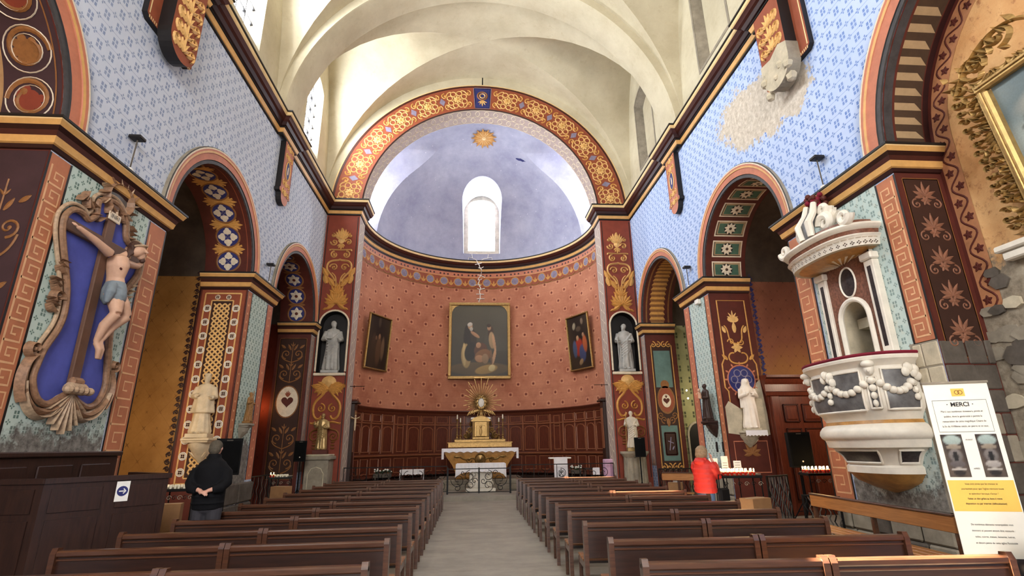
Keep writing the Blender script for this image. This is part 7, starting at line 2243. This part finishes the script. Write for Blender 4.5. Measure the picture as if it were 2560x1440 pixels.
# ------------------------------------------------------------------ candle racks
def rack(label, x, y, w_, d, z, rz, ncand, lit, clabel, cgroup, grille=True):
    t = thing('candle_rack', label, 'candle rack', (x, y, 0), rz)
    MB().box((-w_ / 2, -d / 2, z - .05), (w_ / 2, d / 2, z), IRON, .006).build('tray', t)
    for s in (-1, 1):
        for q in (-1, 1): MB().tube([(s * (w_ / 2 - .03), q * (d / 2 - .03), 0), (s * (w_ / 2 - .03), q * (d / 2 - .03), z - .05)], .014, IRON, 6).build('leg', t)
    for k in range(3): MB().tube([(-w_ / 2, -d / 2 + d * (k + .5) / 3, z + .02), (w_ / 2, -d / 2 + d * (k + .5) / 3, z + .02)], .008, STONE, 6).build('candle_bar', t)
    if grille:
        for k in range(6): xx = -w_ / 2 + .06 + (w_ - .12) * k / 5; n = 16; MB().tube([(xx + .05 * (1 - q / n) * cos(q * .55), -d / 2, z - .16 + .05 * (1 - q / n) * sin(q * .55)) for q in range(n)], .006, STONE if k % 2 else IRON, 5).build('scroll', t)
    cm = None; R_ = Matrix.Rotation(rz, 3, 'Z'); r_ = random.Random(int(x * 10))
    cols = max(3, int(w_ / .09)); i = 0
    for j in range(6):
        for k in range(cols):
            if i >= ncand: break
            p = R_ @ Vector((-w_ / 2 + .05 + (w_ - .1) * (k + .3 * (j % 2)) / cols + r_.uniform(-.01, .01), -d / 2 + .05 + (d - .1) * j / 5, 0))
            onl = i < lit
            key = 'L' if onl else 'U'
            if key not in CM:
                b = MB(); b.lathe([(.02, 0), (.026, .045), (.026, .06)], (0, 0, 0), REDCUP if key == 'L' else WAX, 10)
                b.lathe([(.02, .02), (.02, .075), (0, .075)], (0, 0, 0), WAX, 10)
                if onl: b.ell((0, 0, .105), (.012, .012, .028), FLAME, 8, 6)
                q = b.build('tmpc'); CM[key] = q.data; bpy.data.objects.remove(q)
            o = link('votive_candle', CM[key]); o.location = (x + p.x, y + p.y, z + (0 if onl else 0)); tag(o, clabel if onl else clabel.replace('glowing', 'unlit'), 'candle', cgroup if onl else cgroup + ', unlit'); i += 1
    return t


CM = {}
rack('black iron candle rack below the white Virgin statue', 5.12, 10.85, .80, .5, 1.08, -.15, 40, 30, 'small glowing votive candle on the rack below the white Virgin', 'votive candles below the Virgin')
rack('black iron candle rack beside the panelled chapel door', 7.05, 11.05, .74, .42, 1.08, -.1, 36, 34, 'small glowing votive candle on the rack by the chapel door', 'votive candles by the chapel door')
rack('black iron candle rack beside the person in black', -5.9, 11.0, .56, .45, 1.04, .2, 12, 1, 'small glowing votive candle on the rack by the person in black', 'votive candles by the person in black')
rack('black iron candle rack by the dark red chapel', -5.8, 16.1, .60, .45, .98, .2, 12, 2, 'small glowing votive candle on the rack by the dark red chapel', 'votive candles by the dark red chapel')
for x, y, z, w_ in ((5.1, 10.9, 1.15, 1.0), (7.05, 11.0, 1.25, 1.0)): lamp('candle_glow', 'POINT', (x, y, z + .12), 2, (1.0, .55, .2), .15)


def grille(label, p0, p1, z1, n, mat2=STONED):
    a, c = Vector(p0), Vector(p1); L = (c - a).length; ang = atan2(c.y - a.y, c.x - a.x)
    t = thing('iron_grille', label, 'grille', (a.x, a.y, 0), ang)
    MB().box((0, -.02, z1 - .03), (L, .02, z1), IRON, .005).build('top_bar', t); MB().box((0, -.015, .08), (L, .015, .11), IRON, .005).build('bottom_bar', t)
    for x in (0.0, L): MB().box((x - .015, -.015, 0), (x + .015, .015, z1), IRON).build('post', t)
    for k in range(n):
        x = L * (k + .5) / n; ph = k * 1.3
        MB().tube([(x + .022 * sin(ph + q * 1.6), .012 * cos(ph + q), .1 + (z1 - .13) * q / 14) for q in range(15)], .011, mat2 if k % 2 else IRON, 5).build('twisted_bar', t)
    return t


grille('black iron grille of twisted bars beside the votive candles', (5.45, 10.35), (6.08, 10.7), 1.08, 14)
grille('low iron grille behind the honey coloured bench', (5.62, 9.55), (5.98, 9.08), .80, 8)
grille('dark iron grille closing the foot of the dark red chapel arch', (-6.2, 15.0), (-6.2, 17.1), 1.05, 14)
grille('dark iron grille beside the short bench on the pulpit side', (5.0, 15.2), (6.05, 15.1), 1.05, 12)
carton('cardboard box leaning below the candle rack by the person in black', -5.75, 10.35, .0, .42, .3, .82, .3); carton('cardboard box under the candle rack by the dark red chapel', -5.45, 15.2, .0, .45, .3, .78, -.3); carton('cardboard box below the candle rack under the white Virgin', 4.95, 9.98, .0, .5, .3, .72, .4)
t = carton('cardboard box of papers on the short bench', 5.1, 13.85, .452, .38, .26, .26, -.4); t.location.z = .449; t.location = (5.22, 14.62, .447)
MB().box((-.05, -.08, .263), (.12, -.06, .48), PAPER, .002).build('standing_card', t)
for i, (x, y, w_, h, lab) in enumerate(((4.86, 11.34, .18, .3, 'white card'), (5.12, 11.36, .14, .34, 'narrow white card'), (5.4, 11.36, .16, .24, 'small white card'))):
    t = thing('notice_card', '%s notice standing behind the candles below the Virgin' % lab, 'notice', (x, y, 0), -.15)
    MB().box((-w_ / 2, -.006, 1.1), (w_ / 2, .006, 1.1 + h), PAPER, .002).build('card', t); MB().tube([(0, .02, 0), (0, .02, 1.25)], .01, IRON, 6).box((-.1, -.08, 0), (.1, .1, .015), IRON).build('stand', t)
    o = Orn(lambda u, v, q: (u, -.007 - q, v), .001, 0)
    for k in range(4): o.stroke([(-w_ * .35, 1.15 + k * .05), (w_ * .35, 1.15 + k * .05)], .008, STONED, flat=True)
    o.build('printed_lines', t)
t = thing('offering_box', 'dark wooden offering box standing beside the roll-up banner', 'box', (4.72, 4.25, 0))
MB().box((-.2, -.2, 0), (.2, .2, 1.0), DARKW, .015).box((-.23, -.23, 1.0), (.23, .23, 1.05), DARKW, .015).build('cabinet', t)
MB().box((-.18, -.16, 1.05), (.18, .16, 1.065), ORNB, .004).build('coin_plate', t)
for y, z, w_ in ((13.7, 1.62, .1), (13.35, 1.62, .09)):
    tag(MB().box(mapR(y - w_ / 2, z - .13, .006), mapR(y + w_ / 2, z + .13, .02), BLACK, .01).build('wall_plaque'), 'small dark plaque on the pale second right pier', 'plaque', 'dark plaques on the right pier')

# ------------------------------------------------------------------ roll-up banner
BA = Vector((4.46, 5.22, 0)); BB = Vector((5.02, 5.04, 0)); BL = (BB - BA).length; bd = (BB - BA).normalized(); bn = Vector((bd.y, -bd.x, 0))
t = thing('roll_up_banner', 'white roll-up banner reading MERCI with photographs and a yellow text block', 'banner', ((BA + BB) / 2).to_tuple(), atan2(bd.y, bd.x))
BW, BZ0, BZ1 = BL, .30, 2.27; w2 = BW / 2
YEL = paint('banner_yellow', srgb(240, 196, 96), .6, var=.05); INK = paint('printed_ink', srgb(44, 42, 44), .7, var=.05); BANW = paint('banner_vinyl', srgb(240, 237, 226), .5, var=.03)
MB().box((-w2, -.004, BZ0), (w2, .004, BZ1), BANW).build('vinyl_sheet', t); MB().box((-w2 - .01, -.018, BZ1), (w2 + .01, .018, BZ1 + .025), STONE, .004).build('top_bar', t); MB().box((-w2 - .02, -.08, 0.0), (w2 + .02, .08, .09), STONED, .02).box((-w2, -.006, .09), (w2, .006, BZ0), BANW).build('base_cassette', t); MB().tube([(0, .05, .05), (0, .03, BZ1)], .01, STONED, 6).build('support_pole', t)
o = Orn(lambda u, v, h: (u, -.004 - h, v), .002, 0)
BM_ = o.map; o.fill(-w2 + .01, 1.02, w2 - .01, 1.31, YEL); o.build('yellow_block', t)
o = Orn(BM_, .003, 0); o.stroke([(-w2 + .05, 1.78), (w2 - .05, 1.78), (w2 - .05, 2.10), (-w2 + .05, 2.10)], .004, INK, closed=True, flat=True); o.build('printed_border', t)
o = Orn(BM_, .003, 0); o.fill(-.05, 2.14, .07, 2.22, YEL); o.build('printed_emblem', t)
o = Orn(BM_, .005, 0); o.circ(.0, 2.18, .02, .006, ORNB); o.build('emblem_ring', t); o = Orn(BM_, .005, 0); o.circ(.03, 2.18, .02, .006, ORNB); o.build('emblem_ring', t)
def btext(s, size, z, bold=0, x=0, al='CENTER', sx=1): return text_mesh(s, size, INK, basis((x, -.0085, z), (1, 0, 0), (0, 0, 1)), 'lettering', t, al, bold, sx)
btext('MERCI', .06, 2.055, .0012); btext('\u00b7', .06, 2.055, .0012, -.115); btext('\u00b7', .06, 2.055, .0012, .115)
for k, s in enumerate(('Merci aux nombreux donateurs, priv\u00e9s et', 'publics, dont la g\u00e9n\u00e9rosit\u00e9 a permis la', 'restauration de cette magnifique Chaire de', 'la fin du XVIII\u00e8me si\u00e8cle, en pierre et en stuc.')): btext(s, .026, 1.985 - k * .05, 0, 0, 'CENTER', .86)
btext('AVANT', .02, 1.70, 0); btext('APR\u00c8S', .02, 1.42, 0)
for k, s in enumerate(('Vous avez envie que les travaux se', "poursuivent pour que l'\u00e9glise retrouve toute", "sa splendeur baroque d'antan ?", 'Faites un don gr\u00e2ce au bons \u00e0 votre', 'disposition ou par internet (d\u00e9fiscalisation)')): btext(s, .024, 1.275 - k * .046, .0003 if k > 2 else 0, 0, 'CENTER', .84)
for k, s in enumerate(('De nombreux \u00e9l\u00e9ments remarquables vous', '\u00e9tonnent et peuvent encore \u00eatre restaur\u00e9s :', 'toiles, cuivres, statues, boiseries, lustres,', 'et d\u00e9cors peints de cette \u00e9glise Paroissiale')): btext(s, .024, .90 - k * .055, 0, 0, 'CENTER', .84)
def photo(x0, x1, z0, z1, fn):
    c = canvas('printed_photo', x1 - x0, z1 - z0, fn, 16, 28, t); c.location = ((x0 + x1) / 2, -.007, z0); return c
pf = lambda s: blobs(lambda u, v: lerp(D(52, 42, 38), D(86, 74, 66), .5 + .5 * sin(u * 9 + v * 4)), [(.5, .86, .42, .12, 0, D(168, 186, 182), .4), (.5, .7, .36, .06, 0, D(150, 138, 122), .4), (.5, .5, .32, .15, 0, D(120, 114, 112), .5), (.5, .48, .13, .12, 0, D(20, 16, 16), .3), (.5, .3, .36, .08, 0, D(170, 164, 160) if s else D(96, 90, 90), .4), (.5, .18, .34, .035, 0, D(196, 190, 182), .4), (.5, .1, .28, .05, 0, D(40, 34, 34), .4)])
photo(-w2 + .045, -.06, 1.34, 1.755, pf(0)); photo(.06, w2 - .045, 1.34, 1.755, pf(1))
r_ = random.Random(12)
for x0, x1 in ((-w2 + .03, -.145), (-.13, -.05), (-.035, .04), (.055, .235), (.25, w2 - .005)):
    a_ = r_.random() * 6; photo(x0, x1, .43, .60, (lambda a_: lambda u, v: lerp(D(44, 38, 40), D(140, 124, 110), max(0, sin(u * 5 + a_) * sin(v * 6 + a_ * 2))))(a_))
